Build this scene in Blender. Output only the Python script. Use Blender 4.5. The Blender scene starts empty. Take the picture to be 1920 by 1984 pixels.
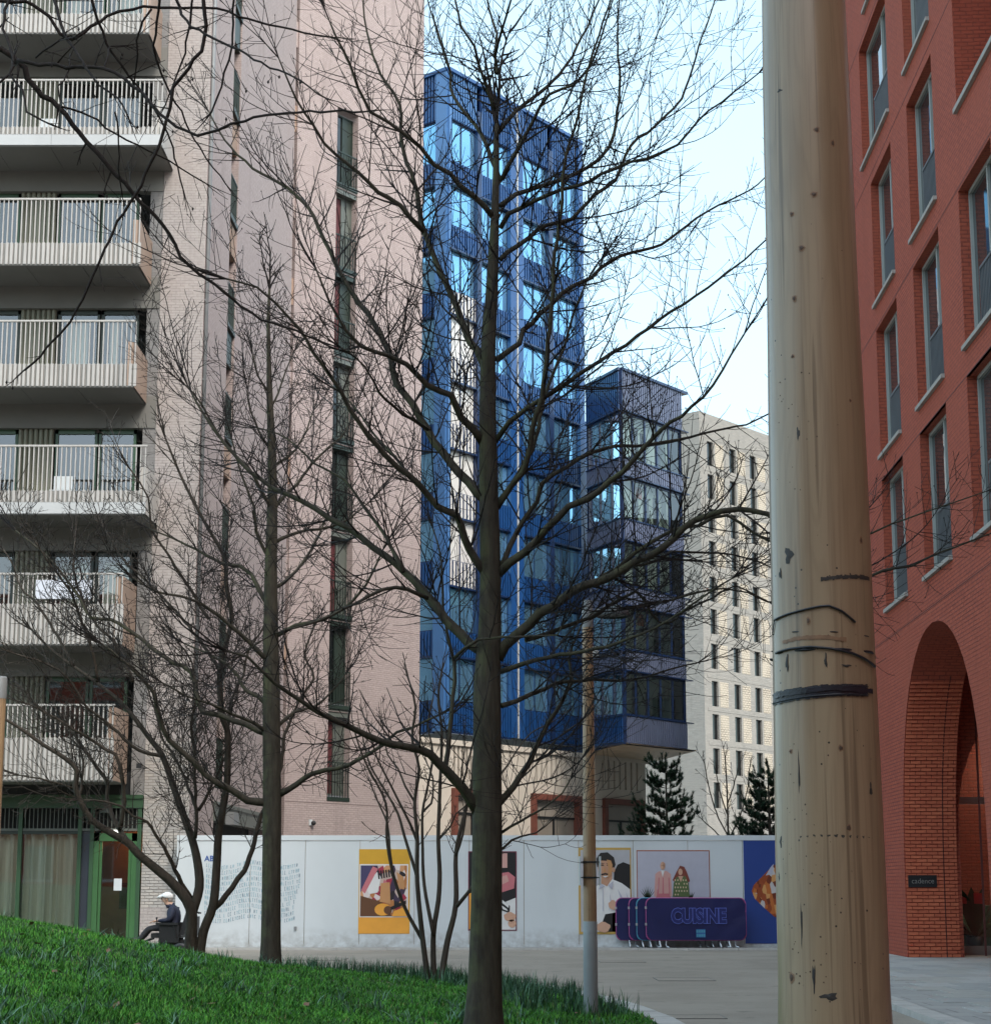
import bpy, bmesh, math, random
import numpy as np
from mathutils import Vector, Matrix
R = math.radians
random.seed(7); np.random.seed(7)
S = bpy.context.scene
COL = S.collection

# ------------------------------------------------------------------ camera, sky, sun, exposure
EYE = 1.5; FPX = 3400.0; CXP, CYP = 960.0, 1150.0; TH = math.atan((1720 - CYP) / FPX)
cam = bpy.data.cameras.new('camera'); camo = bpy.data.objects.new('camera', cam); COL.objects.link(camo)
camo.location = (0, 0, EYE); camo.rotation_euler = (R(90) + TH, 0, 0)
cam.sensor_fit = 'HORIZONTAL'; cam.sensor_width = 36; cam.lens = FPX / 1920 * 36
cam.shift_y = (CYP - 992) / 1920; cam.clip_start = 0.1; cam.clip_end = 3000
S.camera = camo
SUN_AZ, SUN_EL = 150.0, 46.0            # azimuth to the right of the view direction
w = bpy.data.worlds.new('World'); S.world = w; w.use_nodes = True
nt = w.node_tree; nt.nodes.clear()
sk = nt.nodes.new('ShaderNodeTexSky'); sk.sky_type = 'NISHITA'; sk.sun_disc = False
sk.sun_elevation = R(SUN_EL); sk.sun_rotation = R(SUN_AZ)
sk.altitude = 50; sk.air_density = 1.0; sk.dust_density = 4.0; sk.ozone_density = 2.0
bg = nt.nodes.new('ShaderNodeBackground'); bg.inputs['Strength'].default_value = 0.15
wo = nt.nodes.new('ShaderNodeOutputWorld')
# thin high cloud veil over the whole sky
tcw = nt.nodes.new('ShaderNodeTexCoord'); mpw = nt.nodes.new('ShaderNodeMapping'); mpw.inputs['Scale'].default_value = (1, 1, 2.6)
nzw = nt.nodes.new('ShaderNodeTexNoise'); nzw.inputs['Scale'].default_value = 1.7; nzw.inputs['Detail'].default_value = 5
mrw = nt.nodes.new('ShaderNodeMapRange'); mrw.inputs[1].default_value = 0.3; mrw.inputs[2].default_value = 0.7; mrw.inputs[3].default_value = 0.42; mrw.inputs[4].default_value = 0.74
mxw = nt.nodes.new('ShaderNodeMix'); mxw.data_type = 'RGBA'; mxw.inputs[7].default_value = (1.75, 2.5, 2.6, 1)
nt.links.new(tcw.outputs['Generated'], mpw.inputs[0]); nt.links.new(mpw.outputs[0], nzw.inputs['Vector']); nt.links.new(nzw.outputs[0], mrw.inputs[0])
nt.links.new(mrw.outputs[0], mxw.inputs[0]); nt.links.new(sk.outputs[0], mxw.inputs[6])
nt.links.new(mxw.outputs[2], bg.inputs[0]); nt.links.new(bg.outputs[0], wo.inputs[0])
sl = bpy.data.lights.new('sun', 'SUN'); slo = bpy.data.objects.new('sun', sl); COL.objects.link(slo)
sl.energy = 0.48; sl.angle = R(10); sl.color = (1.0, 0.95, 0.88)
sd = Vector((math.sin(R(SUN_AZ)) * math.cos(R(SUN_EL)), math.cos(R(SUN_AZ)) * math.cos(R(SUN_EL)), math.sin(R(SUN_EL))))
slo.rotation_euler = sd.to_track_quat('Z', 'Y').to_euler(); slo.location = (30, 30, 60)
vs = S.view_settings; vs.view_transform = 'Standard'; vs.look = 'None'; vs.gamma = 1; vs.use_curve_mapping = False
vs.exposure = 1.9
S.cycles.max_bounces = 8; S.cycles.transparent_max_bounces = 12

# ------------------------------------------------------------------ projection helpers (measuring the place)
CT, ST = math.cos(TH), math.sin(TH)
def ray(px, py):
    a, v = (px - CXP) / FPX, (CYP - py) / FPX
    return Vector((a, CT - v * ST, ST + v * CT))
def P(px, py, Y):
    r = ray(px, py); return Vector((0, 0, EYE)) + r * (Y / r.y)
def G(px, py, z=0.0):
    r = ray(px, py); return Vector((0, 0, EYE)) + r * ((z - EYE) / r.z)

class Frame:
    """a vertical plane: origin, heading d, outward normal n"""
    def __init__(s, x, y, az, flip=False):
        s.o = Vector((x, y, 0)); a = R(az); s.d = Vector((math.sin(a), math.cos(a), 0))
        s.n = Vector((math.cos(a), -math.sin(a), 0)) * (-1 if flip else 1); s.flip = flip
    def p(s, u, w, z): return s.o + s.d * u + s.n * w + Vector((0, 0, z))
    def hit(s, px, py, w=0.0):
        r = ray(px, py); c = Vector((0, 0, EYE)); o = s.o + s.n * w
        t = (o - c).dot(s.n) / r.dot(s.n); q = c + r * t
        return (q - o).dot(s.d), q.z
    def u(s, px, py=1300, w=0.0): return s.hit(px, py, w)[0]
    def z(s, px, py, w=0.0): return s.hit(px, py, w)[1]

# ------------------------------------------------------------------ materials
MAT = {}
def new_mat(name):
    m = bpy.data.materials.new(name); m.use_nodes = True; MAT[name] = m
    n = m.node_tree; b = n.nodes['Principled BSDF']; return m, n, b
def mixc(n, fac, a, b):
    x = n.nodes.new('ShaderNodeMix'); x.data_type = 'RGBA'
    if isinstance(fac, (int, float)): x.inputs[0].default_value = fac
    else: n.links.new(fac, x.inputs[0])
    for k, c in ((6, a), (7, b)):
        if isinstance(c, tuple): x.inputs[k].default_value = (*c, 1) if len(c) == 3 else c
        else: n.links.new(c, x.inputs[k])
    return x.outputs[2]
def noise(n, scale, detail=4, coord='Object', stretch=None, rough=0.6):
    tc = n.nodes.new('ShaderNodeTexCoord'); src = tc.outputs[coord]
    if stretch:
        mp = n.nodes.new('ShaderNodeMapping'); mp.inputs['Scale'].default_value = stretch
        n.links.new(src, mp.inputs[0]); src = mp.outputs[0]
    t = n.nodes.new('ShaderNodeTexNoise'); t.inputs['Scale'].default_value = scale
    t.inputs['Detail'].default_value = detail; t.inputs['Roughness'].default_value = rough
    n.links.new(src, t.inputs['Vector']); return t.outputs[0]
def ramp(n, src, a, b):
    r = n.nodes.new('ShaderNodeMapRange'); r.inputs[1].default_value = a; r.inputs[2].default_value = b
    n.links.new(src, r.inputs[0]); return r.outputs[0]
def bump(n, b, h, strength=0.3, dist=0.01):
    x = n.nodes.new('ShaderNodeBump'); x.inputs['Strength'].default_value = strength; x.inputs['Distance'].default_value = dist
    n.links.new(h, x.inputs['Height']); n.links.new(x.outputs[0], b.inputs['Normal'])
def plain(name, c, rough=0.6, var=0.18, scale=3.0, metal=0.0, bmp=0.0, bscale=40, stretch=None, spec=0.5, dirt=0.0):
    m, n, b = new_mat(name)
    lo = tuple(x * (1 - var) for x in c); hi = tuple(min(1, x * (1 + var)) for x in c)
    col = mixc(n, ramp(n, noise(n, scale, 5, stretch=stretch), 0.3, 0.7), lo, hi)
    if dirt:
        col = mixc(n, ramp(n, noise(n, scale * 0.35, 6, stretch=(1.5, 1.5, 0.35)), 0.52, 0.75), col, tuple(x * (1 - dirt) for x in c))
    n.links.new(col, b.inputs['Base Color'])
    b.inputs['Roughness'].default_value = rough; b.inputs['Metallic'].default_value = metal
    b.inputs['Specular IOR Level'].default_value = spec
    if bmp: bump(n, b, noise(n, bscale, 4, stretch=stretch), bmp, 0.01)
    return m
def brick(name, c1, c2, mortar, bw=0.225, rh=0.075, ms=0.01, bmp=0.6, rough=0.85, tint=0.12, grimy=0.15):
    m, n, b = new_mat(name)
    tc = n.nodes.new('ShaderNodeTexCoord')
    t = n.nodes.new('ShaderNodeTexBrick'); t.inputs['Scale'].default_value = 1
    t.inputs['Brick Width'].default_value = bw; t.inputs['Row Height'].default_value = rh
    t.inputs['Mortar Size'].default_value = ms; t.inputs['Mortar Smooth'].default_value = 0.3
    t.inputs['Color1'].default_value = (*c1, 1); t.inputs['Color2'].default_value = (*c2, 1); t.inputs['Mortar'].default_value = (*mortar, 1)
    n.links.new(tc.outputs['UV'], t.inputs['Vector'])
    col = mixc(n, ramp(n, noise(n, 0.35, 5, 'UV'), 0.35, 0.7), t.outputs['Color'], tuple(x * (1 - tint) for x in c1))
    col = mixc(n, ramp(n, noise(n, 9.0, 3, 'UV'), 0.45, 0.85), col, tuple(min(1, x * 1.25) for x in c2))
    if grimy:
        g = ramp(n, noise(n, 0.8, 6, 'UV', stretch=(2.2, 0.25, 1)), 0.55, 0.85)
        col = mixc(n, g, col, tuple(x * (1 - grimy * 2) for x in c1))
    n.links.new(col, b.inputs['Base Color']); b.inputs['Roughness'].default_value = rough
    inv = n.nodes.new('ShaderNodeMath'); inv.operation = 'SUBTRACT'; inv.inputs[0].default_value = 1
    n.links.new(t.outputs['Fac'], inv.inputs[1])
    ad = n.nodes.new('ShaderNodeMath'); ad.operation = 'MULTIPLY_ADD'; ad.inputs[1].default_value = 0.35
    n.links.new(noise(n, 30, 3, 'UV'), ad.inputs[0]); n.links.new(inv.outputs[0], ad.inputs[2])
    bump(n, b, ad.outputs[0], bmp, 0.012)
    return m
def mirror_glass(name, base, ior=2.4, rough=0.03, wob=0.02, vary=0.45):
    m, n, b = new_mat(name)
    b.inputs['Roughness'].default_value = rough; b.inputs['IOR'].default_value = ior
    n.links.new(mixc(n, ramp(n, noise(n, 0.25, 2), 0.4, 0.65), base, tuple(x * vary for x in base)), b.inputs['Base Color'])
    if wob: bump(n, b, noise(n, 0.7, 1), wob, 0.05)
    return m
def clear_glass(name, tint=(0.8, 0.88, 0.84), refl=0.16):
    m, n, b = new_mat(name)
    tr = n.nodes.new('ShaderNodeBsdfTransparent'); tr.inputs[0].default_value = (*tint, 1)
    gl = n.nodes.new('ShaderNodeBsdfGlossy'); gl.inputs['Roughness'].default_value = 0.02
    fr = n.nodes.new('ShaderNodeFresnel'); fr.inputs[0].default_value = 1.5
    ad = n.nodes.new('ShaderNodeMath'); ad.operation = 'ADD'; ad.inputs[1].default_value = refl - 0.04; ad.use_clamp = True
    n.links.new(fr.outputs[0], ad.inputs[0])
    mx = n.nodes.new('ShaderNodeMixShader'); n.links.new(ad.outputs[0], mx.inputs[0])
    n.links.new(tr.outputs[0], mx.inputs[1]); n.links.new(gl.outputs[0], mx.inputs[2])
    n.links.new(mx.outputs[0], n.nodes['Material Output'].inputs[0]); n.nodes.remove(b)
    return m
M_pink = brick('pink_brick', (0.46, 0.365, 0.34), (0.37, 0.295, 0.275), (0.25, 0.205, 0.195), grimy=0.22, tint=0.2)
M_pale = brick('pale_brick', (0.43, 0.38, 0.355), (0.365, 0.325, 0.305), (0.23, 0.205, 0.195))
M_red = brick('red_brick', (0.44, 0.092, 0.047), (0.35, 0.069, 0.037), (0.17, 0.036, 0.024), tint=0.22, ms=0.013, bmp=0.9, grimy=0.2)
M_cream = brick('cream_brick', (0.325, 0.30, 0.265), (0.215, 0.20, 0.18), (0.24, 0.22, 0.195), bw=0.44, rh=0.15, ms=0.02, bmp=0.8)
M_creamperf = brick('perforated_brick', (0.50, 0.43, 0.34), (0.46, 0.39, 0.30), (0.12, 0.10, 0.08), bw=0.44, rh=0.2, ms=0.05, bmp=1.0)
M_stone = plain('cream_stone', (0.58, 0.51, 0.43), 0.8, 0.06, 1.5, bmp=0.1, dirt=0.12)
M_blue = plain('blue_panel', (0.012, 0.062, 0.195), 0.28, 0.1, 0.8, spec=0.8)
M_bluedk = plain('dark_blue_metal', (0.007, 0.022, 0.075), 0.3, 0.1, 0.8, spec=0.7)
M_bluelt = plain('light_blue_metal', (0.05, 0.145, 0.33), 0.3, 0.08, 0.8, spec=0.9)
M_mauve = plain('mauve_blue_fin', (0.13, 0.15, 0.225), 0.38, 0.1, 1.0, spec=0.7)
M_tglass = mirror_glass('tower_glass', (0.27, 0.56, 0.80), 1.6, vary=0.85); M_tglass.node_tree.nodes['Principled BSDF'].inputs['Metallic'].default_value = 0.8
M_dglass = mirror_glass('dark_glass', (0.012, 0.016, 0.016), 1.7); M_rglass = mirror_glass('pale_reflecting_glass', (0.05, 0.06, 0.062), 2.3)
M_blind = plain('white_blind', (0.62, 0.59, 0.55), 0.45, 0.03, 1.0)
M_cglass = clear_glass('clear_glass')
M_green = plain('green_frame', (0.033, 0.08, 0.038), 0.4, 0.12, 1.5)
M_greendk = plain('dark_green_metal', (0.022, 0.034, 0.026), 0.45, 0.15, 1.5)
M_sage = plain('sage_metal', (0.115, 0.125, 0.108), 0.45, 0.12, 2)
M_flute = plain('fluted_sage_panel', (0.20, 0.20, 0.15), 0.55, 0.1, 2)
M_rail = plain('pale_railing_paint', (0.45, 0.425, 0.395), 0.45, 0.06, 2, dirt=0.2); M_railbk = plain('grey_backing_sheet', (0.24, 0.235, 0.22), 0.6, 0.08, 2, dirt=0.1)
M_fascia = plain('grey_white_fascia', (0.46, 0.465, 0.46), 0.5, 0.06, 1, dirt=0.15)
M_soffit = plain('grey_soffit', (0.175, 0.17, 0.16), 0.7, 0.08, 0.6)
M_tan = plain('tan_metal_side', (0.34, 0.24, 0.18), 0.4, 0.12, 1.2, dirt=0.15)
M_greybrick = brick('grey_brick', (0.24, 0.23, 0.22), (0.21, 0.2, 0.195), (0.17, 0.165, 0.16))
M_sunbrick = brick('sun_tinted_brick', (0.38, 0.25, 0.18), (0.33, 0.22, 0.16), (0.33, 0.22, 0.16))  # orange sun glow in the window slots put into the brick colour
M_curtain = plain('net_curtain', (0.70, 0.66, 0.57), 0.9, 0.1, 2, stretch=(6, 6, 0.3))
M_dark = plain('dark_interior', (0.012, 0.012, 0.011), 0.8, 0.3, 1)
M_black = plain('black_metal', (0.015, 0.015, 0.016), 0.45, 0.2, 4)
M_grey = plain('grey_metal', (0.22, 0.225, 0.225), 0.5, 0.12, 3, metal=0.0)
M_winframe = plain('grey_window_frame', (0.36, 0.375, 0.355), 0.45, 0.08, 2)
M_sill = plain('concrete_sill', (0.36, 0.34, 0.31), 0.8, 0.1, 4, bmp=0.15, dirt=0.3)
M_white = plain('white_hoarding_paint', (0.62, 0.655, 0.665), 0.40, 0.03, 0.7, bmp=0.05, bscale=2.5, dirt=0.13)
M_rust = plain('rust_red_frame', (0.17, 0.055, 0.038), 0.5, 0.2, 2)
M_redcurt = plain('maroon_blind', (0.085, 0.018, 0.02), 0.7, 0.15, 2)
M_skin = plain('skin', (0.50, 0.30, 0.21), 0.55, 0.08, 10)

# ------------------------------------------------------------------ mesh builder, things and parts
def empty(name, loc, label=None, cat=None, group=None):
    o = bpy.data.objects.new(name, None); o.location = loc; o.empty_display_size = 0.2; COL.objects.link(o)
    return tag(o, label, cat, group)
def tag(o, label=None, cat=None, group=None, kind=None):
    if label: o['label'] = label
    if cat: o['category'] = cat
    if group: o['group'] = group
    if kind: o['kind'] = kind
    return o
def rootloc(o):
    while o.parent: o = o.parent
    return Vector(o.location)
class MB:
    def __init__(s): s.v = []; s.f = []; s.mi = []
    def face(s, pts, mi=0):
        b = len(s.v); s.v.extend(tuple(p) for p in pts); s.f.append(tuple(range(b, b + len(pts)))); s.mi.append(mi)
    def box8(s, p, mi=0):
        b = len(s.v); s.v.extend(tuple(q) for q in p)
        for q in ((0, 3, 2, 1), (4, 5, 6, 7), (0, 1, 5, 4), (1, 2, 6, 5), (2, 3, 7, 6), (3, 0, 4, 7)):
            s.f.append(tuple(b + i for i in q)); s.mi.append(mi)
        return s
    def box(s, x0, x1, y0, y1, z0, z1, mi=0):
        return s.box8([(x0, y0, z0), (x1, y0, z0), (x1, y1, z0), (x0, y1, z0), (x0, y0, z1), (x1, y0, z1), (x1, y1, z1), (x0, y1, z1)], mi)
    def fbox(s, F, u0, u1, w0, w1, z0, z1, mi=0):
        return s.box8([F.p(*q) for q in ((u0, w1, z0), (u1, w1, z0), (u1, w0, z0), (u0, w0, z0), (u0, w1, z1), (u1, w1, z1), (u1, w0, z1), (u0, w0, z1))], mi)
    def fquad(s, F, u0, u1, z0, z1, w=0.0, mi=0):
        s.face([F.p(u0, w, z0), F.p(u1, w, z0), F.p(u1, w, z1), F.p(u0, w, z1)], mi); return s
    def wall(s, F, u0, u1, z0, z1, holes=(), w=0.0, depth=0.3, mi=0, mr=None):
        us = sorted({u0, u1, *[h[0] for h in holes], *[h[1] for h in holes]}); us = [u for u in us if u0 <= u <= u1]
        zs = sorted({z0, z1, *[h[2] for h in holes], *[h[3] for h in holes]}); zs = [z for z in zs if z0 <= z <= z1]
        for a, b in zip(us, us[1:]):
            run = None
            for c, d in zip(zs, zs[1:]):
                mu, mz = (a + b) / 2, (c + d) / 2
                if any(h[0] < mu < h[1] and h[2] < mz < h[3] for h in holes):
                    if run: s.fquad(F, a, b, run[0], run[1], w, mi); run = None
                else: run = (run[0], d) if run else (c, d)
            if run: s.fquad(F, a, b, run[0], run[1], w, mi)
        m2 = mi if mr is None else mr
        for h in holes:
            a, b, c, d = h[:4]; e = w - depth
            s.face([F.p(a, w, c), F.p(a, e, c), F.p(a, e, d), F.p(a, w, d)], m2)
            s.face([F.p(b, w, c), F.p(b, w, d), F.p(b, e, d), F.p(b, e, c)], m2)
            s.face([F.p(a, w, d), F.p(b, w, d), F.p(b, e, d), F.p(a, e, d)], m2)
            s.face([F.p(a, w, c), F.p(a, e, c), F.p(b, e, c), F.p(b, w, c)], m2)
        return s
    def tube(s, pts, rad, n=8, cap=True, mi=0):
        pts = [Vector(p) for p in pts]; k = len(pts)
        if isinstance(rad, (int, float)): rad = [rad] * k
        b = len(s.v); ref = None
        for i, p in enumerate(pts):
            t = (pts[min(i + 1, k - 1)] - pts[max(i - 1, 0)])
            if t.length < 1e-9: t = Vector((0, 0, 1))
            t.normalize()
            if ref is None: ref = t.orthogonal()
            a = ref - t * ref.dot(t)
            if a.length < 1e-6: a = t.orthogonal()
            a.normalize(); ref = a; c = t.cross(a)
            for j in range(n):
                an = 2 * math.pi * j / n; s.v.append(tuple(p + (a * math.cos(an) + c * math.sin(an)) * rad[i]))
        for i in range(k - 1):
            for j in range(n):
                q = b + i * n; j2 = (j + 1) % n
                s.f.append((q + j, q + j2, q + n + j2, q + n + j)); s.mi.append(mi)
        if cap and n > 2:
            s.f.append(tuple(b + j for j in range(n))[::-1]); s.mi.append(mi)
            s.f.append(tuple(b + (k - 1) * n + j for j in range(n))); s.mi.append(mi)
        return s
    def lathe(s, o, prof, n=24, mi=0):
        b = len(s.v); o = Vector(o)
        for r, z in prof:
            for j in range(n):
                a = 2 * math.pi * j / n; s.v.append((o.x + r * math.cos(a), o.y + r * math.sin(a), o.z + z))
        for i in range(len(prof) - 1):
            for j in range(n):
                q = b + i * n; j2 = (j + 1) % n
                s.f.append((q + j, q + j2, q + n + j2, q + n + j)); s.mi.append(mi)
        return s
    def ball(s, c, r, n=10, m=7, mi=0, squash=(1, 1, 1)):
        b = len(s.v)
        for i in range(m + 1):
            t = math.pi * i / m
            for j in range(n):
                a = 2 * math.pi * j / n
                s.v.append((c[0] + r * squash[0] * math.sin(t) * math.cos(a), c[1] + r * squash[1] * math.sin(t) * math.sin(a), c[2] + r * squash[2] * math.cos(t)))
        for i in range(m):
            for j in range(n):
                q = b + i * n; j2 = (j + 1) % n
                s.f.append((q + j, q + n + j, q + n + j2, q + j2)); s.mi.append(mi)
        return s
    def build(s, name, mats, parent=None, smooth=False, uv=True, local=False):
        if not isinstance(mats, (list, tuple)): mats = [mats]
        me = bpy.data.meshes.new(name)
        off = rootloc(parent) if (parent and not local) else Vector((0, 0, 0))
        me.from_pydata([(x - off.x, y - off.y, z - off.z) for x, y, z in s.v], [], s.f)
        for m in mats: me.materials.append(m)
        if len(mats) > 1: me.polygons.foreach_set('material_index', s.mi)
        if smooth: me.polygons.foreach_set('use_smooth', [True] * len(me.polygons))
        if uv:
            ul = me.uv_layers.new(name='UVMap'); dat = [0.0] * (2 * len(me.loops)); V = s.v
            for p in me.polygons:
                nn = p.normal
                if abs(nn.z) > 0.75: a = Vector((1, 0, 0)); b2 = Vector((0, 1, 0))
                else:
                    a = Vector((-nn.y, nn.x, 0)); a = a.normalized() if a.length > 1e-6 else Vector((1, 0, 0)); b2 = Vector((0, 0, 1))
                for li in p.loop_indices:
                    q = V[me.loops[li].vertex_index]
                    dat[2 * li] = q[0] * a.x + q[1] * a.y; dat[2 * li + 1] = q[0] * b2.x + q[1] * b2.y + q[2] * b2.z
            ul.data.foreach_set('uv', dat)
        me.update()
        o = bpy.data.objects.new(name, me); COL.objects.link(o)
        if parent: o.parent = parent
        return o
def inst(src, parent, loc=(0, 0, 0), rot=(0, 0, 0), scale=None):
    o = src.copy(); COL.objects.link(o); o.parent = parent; o.location = loc; o.rotation_euler = rot
    if scale: o.scale = scale
    return o
def dup(root, loc, rotz=None, label=None):
    r = root.copy(); COL.objects.link(r); r.location = loc
    if rotz is not None: r.rotation_euler = (0, 0, rotz)
    if label: r['label'] = label
    for ch in list(root.children):
        c = ch.copy(); COL.objects.link(c); c.parent = r
        for g in ch.children:
            d = g.copy(); COL.objects.link(d); d.parent = c
    return r
def text_faces(body, size, offset=0.0, sx=1.0, extrude=0.0):
    cu = bpy.data.curves.new('lettering', 'FONT'); cu.body = body; cu.size = size; cu.offset = offset; cu.extrude = extrude
    cu.align_x = 'CENTER'; cu.align_y = 'CENTER'; cu.resolution_u = 3
    ob = bpy.data.objects.new('lettering', cu); COL.objects.link(ob)
    dg = bpy.context.evaluated_depsgraph_get(); dg.update()
    me = bpy.data.meshes.new_from_object(ob.evaluated_get(dg))
    vs_ = [(v.co.x * sx, v.co.y, v.co.z) for v in me.vertices]; fs = [tuple(p.vertices) for p in me.polygons]
    bpy.data.objects.remove(ob); bpy.data.curves.remove(cu); bpy.data.meshes.remove(me)
    return vs_, fs

# ================================================================== GROUND
m, n, b = new_mat('tarmac')
c = mixc(n, ramp(n, noise(n, 0.5, 6), 0.38, 0.62), (0.20, 0.172, 0.138), (0.29, 0.252, 0.205))
c = mixc(n, ramp(n, noise(n, 90, 3), 0.35, 0.75), c, (0.32, 0.28, 0.23)); c = mixc(n, ramp(n, noise(n, 2.2, 6), 0.58, 0.75), c, (0.15, 0.13, 0.105))
n.links.new(c, b.inputs['Base Color']); b.inputs['Roughness'].default_value = 0.85; bump(n, b, noise(n, 120, 3), 0.4, 0.005); M_tarmac = m
M_pave = brick('granite_paving', (0.40, 0.385, 0.36), (0.30, 0.29, 0.275), (0.12, 0.115, 0.105), bw=0.9, rh=0.6, ms=0.014, bmp=0.5, grimy=0.3, tint=.25)
M_kerb = plain('kerb_concrete', (0.44, 0.42, 0.39), 0.8, 0.12, 4, bmp=0.2, dirt=0.25)
M_soil = plain('soil_under_grass', (0.035, 0.06, 0.018), 0.95, 0.3, 3, bmp=0.6)
tag(MB().box(-900, 900, -300, 1500, -0.5, -0.06).build('ground', M_pave), kind='structure')
# road sheet
rd = MB(); RPTS = [(-60, 43.3), (7.2, 43.3), (7.35, 41.0), (6.9, 38.2), (6.2, 35.6), (5.55, 31.0), (5.0, 24.0), (4.5, 12.0), (4.3, -10), (-60, -10)]
rd.face([(x, y, -0.004) for x, y in RPTS]); tag(rd.build('road', M_tarmac), kind='structure')
# pavements: strip before the hoarding and the plaza in front of the red building
tag(MB().box(-60, 14, 43.42, 62, -0.05, 0.035).build('pavement', M_pave), kind='structure')
pv = MB(); edge = RPTS[1:9]
poly = [(x + 0.32, y) for x, y in edge] + [(40, -10), (40, 43.4), (7.5, 43.4)]
pv.face([(x, y, 0.06) for x, y in poly]); tag(pv.build('plaza', M_pave), kind='structure')
kb = empty('kerb', (7.2, 43.3, 0)); kb['kind'] = 'structure'
def kerb_run(path, width, h, root, step=0.9):
    pts = [Vector((x, y, 0)) for x, y in path]; out = []
    for a, b_ in zip(pts, pts[1:]):
        k = max(1, round((b_ - a).length / step))
        out += [a + (b_ - a) * (i / k) for i in range(k)]
    out.append(pts[-1])
    for a, b_ in zip(out, out[1:]):
        d = (b_ - a).normalized(); nn = Vector((-d.y, d.x, 0)); g = d * 0.006
        mb = MB(); q = [a + g, b_ - g, b_ - g + nn * width, a + g + nn * width]; c2 = 0.012
        q2 = [a + g + nn * c2, b_ - g + nn * c2, b_ - g + nn * (width - c2), a + g + nn * (width - c2)]
        z0, z1 = -0.05, h + random.uniform(-0.004, 0.004)
        mb.box8([(p.x, p.y, z0) for p in q] + [(p.x, p.y, z1) for p in q2])
        mb.build('kerb_stone', M_kerb, root)
kerb_run(edge[:8], 0.30, 0.07, kb)
kb2 = empty('kerb', (0, 43.3, 0)); kb2['kind'] = 'structure'
kerb_run([(-16, 43.30), (7.1, 43.30)], 0.12, 0.05, kb2, 1.2)
# grass bank
EDGE = [(-14.0, 48.0), (-8.3, 38.9), (-5.6, 35.4), (-3.8, 33.0), (-2.0, 30.3), (-0.4, 28.2), (0.35, 26.7), (0.9, 25.0), (1.25, 23.4), (1.5, 21.6), (1.68, 19.9), (1.78, 17.0), (1.8, 12.0), (1.7, 4.0), (1.6, -6)]
EA = np.array(EDGE[:-1]); EB = np.array(EDGE[1:])
def edge_s(X, Y):
    p = np.stack([X, Y], -1)[..., None, :]; d = EB - EA; t = np.clip(((p - EA) * d).sum(-1) / (d * d).sum(-1), 0, 1)
    q = EA + t[..., None] * d; dist = np.sqrt(((p - q) ** 2).sum(-1)); i = dist.argmin(-1)
    cr = d[i, 0] * (np.stack([X, Y], -1) - EA[i])[..., 1] - d[i, 1] * (np.stack([X, Y], -1) - EA[i])[..., 0]
    return np.where(cr < 0, 1, -1) * dist.min(-1)
def bank(X, Y):
    X = np.asarray(X, float); Y = np.asarray(Y, float); s = edge_s(X, Y); sp = np.maximum(s, 0)
    f = 0.05 * sp + 0.0135 * sp ** 2; g = np.maximum(0.045 * Y, 0.0) * np.clip(0.45 + (1.2 - X) / 9.5, 0.3, 1.15)
    k = 6.0; z = -np.log(np.exp(-k * f) + np.exp(-k * g)) / k + math.log(2) / k * np.exp(-sp * 2)
    z = np.where(s > 0, np.maximum(z, 0.0) + 0.035 * np.minimum(sp, 1) + 0.02 * np.sin(X * 2.1 + Y) * np.sin(Y * 1.3) * np.minimum(sp, 1), np.maximum(-0.3, s * 0.8))
    return z
# outside check: which side is inside
if edge_s(np.array([-5.0]), np.array([20.0]))[0] < 0:
    _es = edge_s
    def edge_s(X, Y): return -_es(X, Y)
gx = np.arange(-16, 2.6, 0.25); gy = np.arange(-2, 52, 0.3); XX, YY = np.meshgrid(gx, gy); ZZ = bank(XX, YY)
nx, ny = len(gx), len(gy); vv = np.stack([XX, YY, ZZ], -1).reshape(-1, 3)
ff = [(j * nx + i, j * nx + i + 1, (j + 1) * nx + i + 1, (j + 1) * nx + i) for j in range(ny - 1) for i in range(nx - 1) if max(ZZ[j, i], ZZ[j + 1, i + 1], ZZ[j, i + 1], ZZ[j + 1, i]) > -0.05]
me = bpy.data.meshes.new('grass_bank'); me.from_pydata(vv.tolist(), [], ff); me.materials.append(M_soil); me.polygons.foreach_set('use_smooth', [True] * len(ff))
o = bpy.data.objects.new('grass_bank', me); COL.objects.link(o); tag(o, kind='structure')
kb3 = empty('kerb', (1.7, 19.9, 0)); kb3['kind'] = 'structure'
kerb_run(list(reversed(EDGE[3:14])), -0.26, 0.09, kb3)
def bz(x, y): return float(bank(np.array([x]), np.array([y]))[0])
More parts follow.
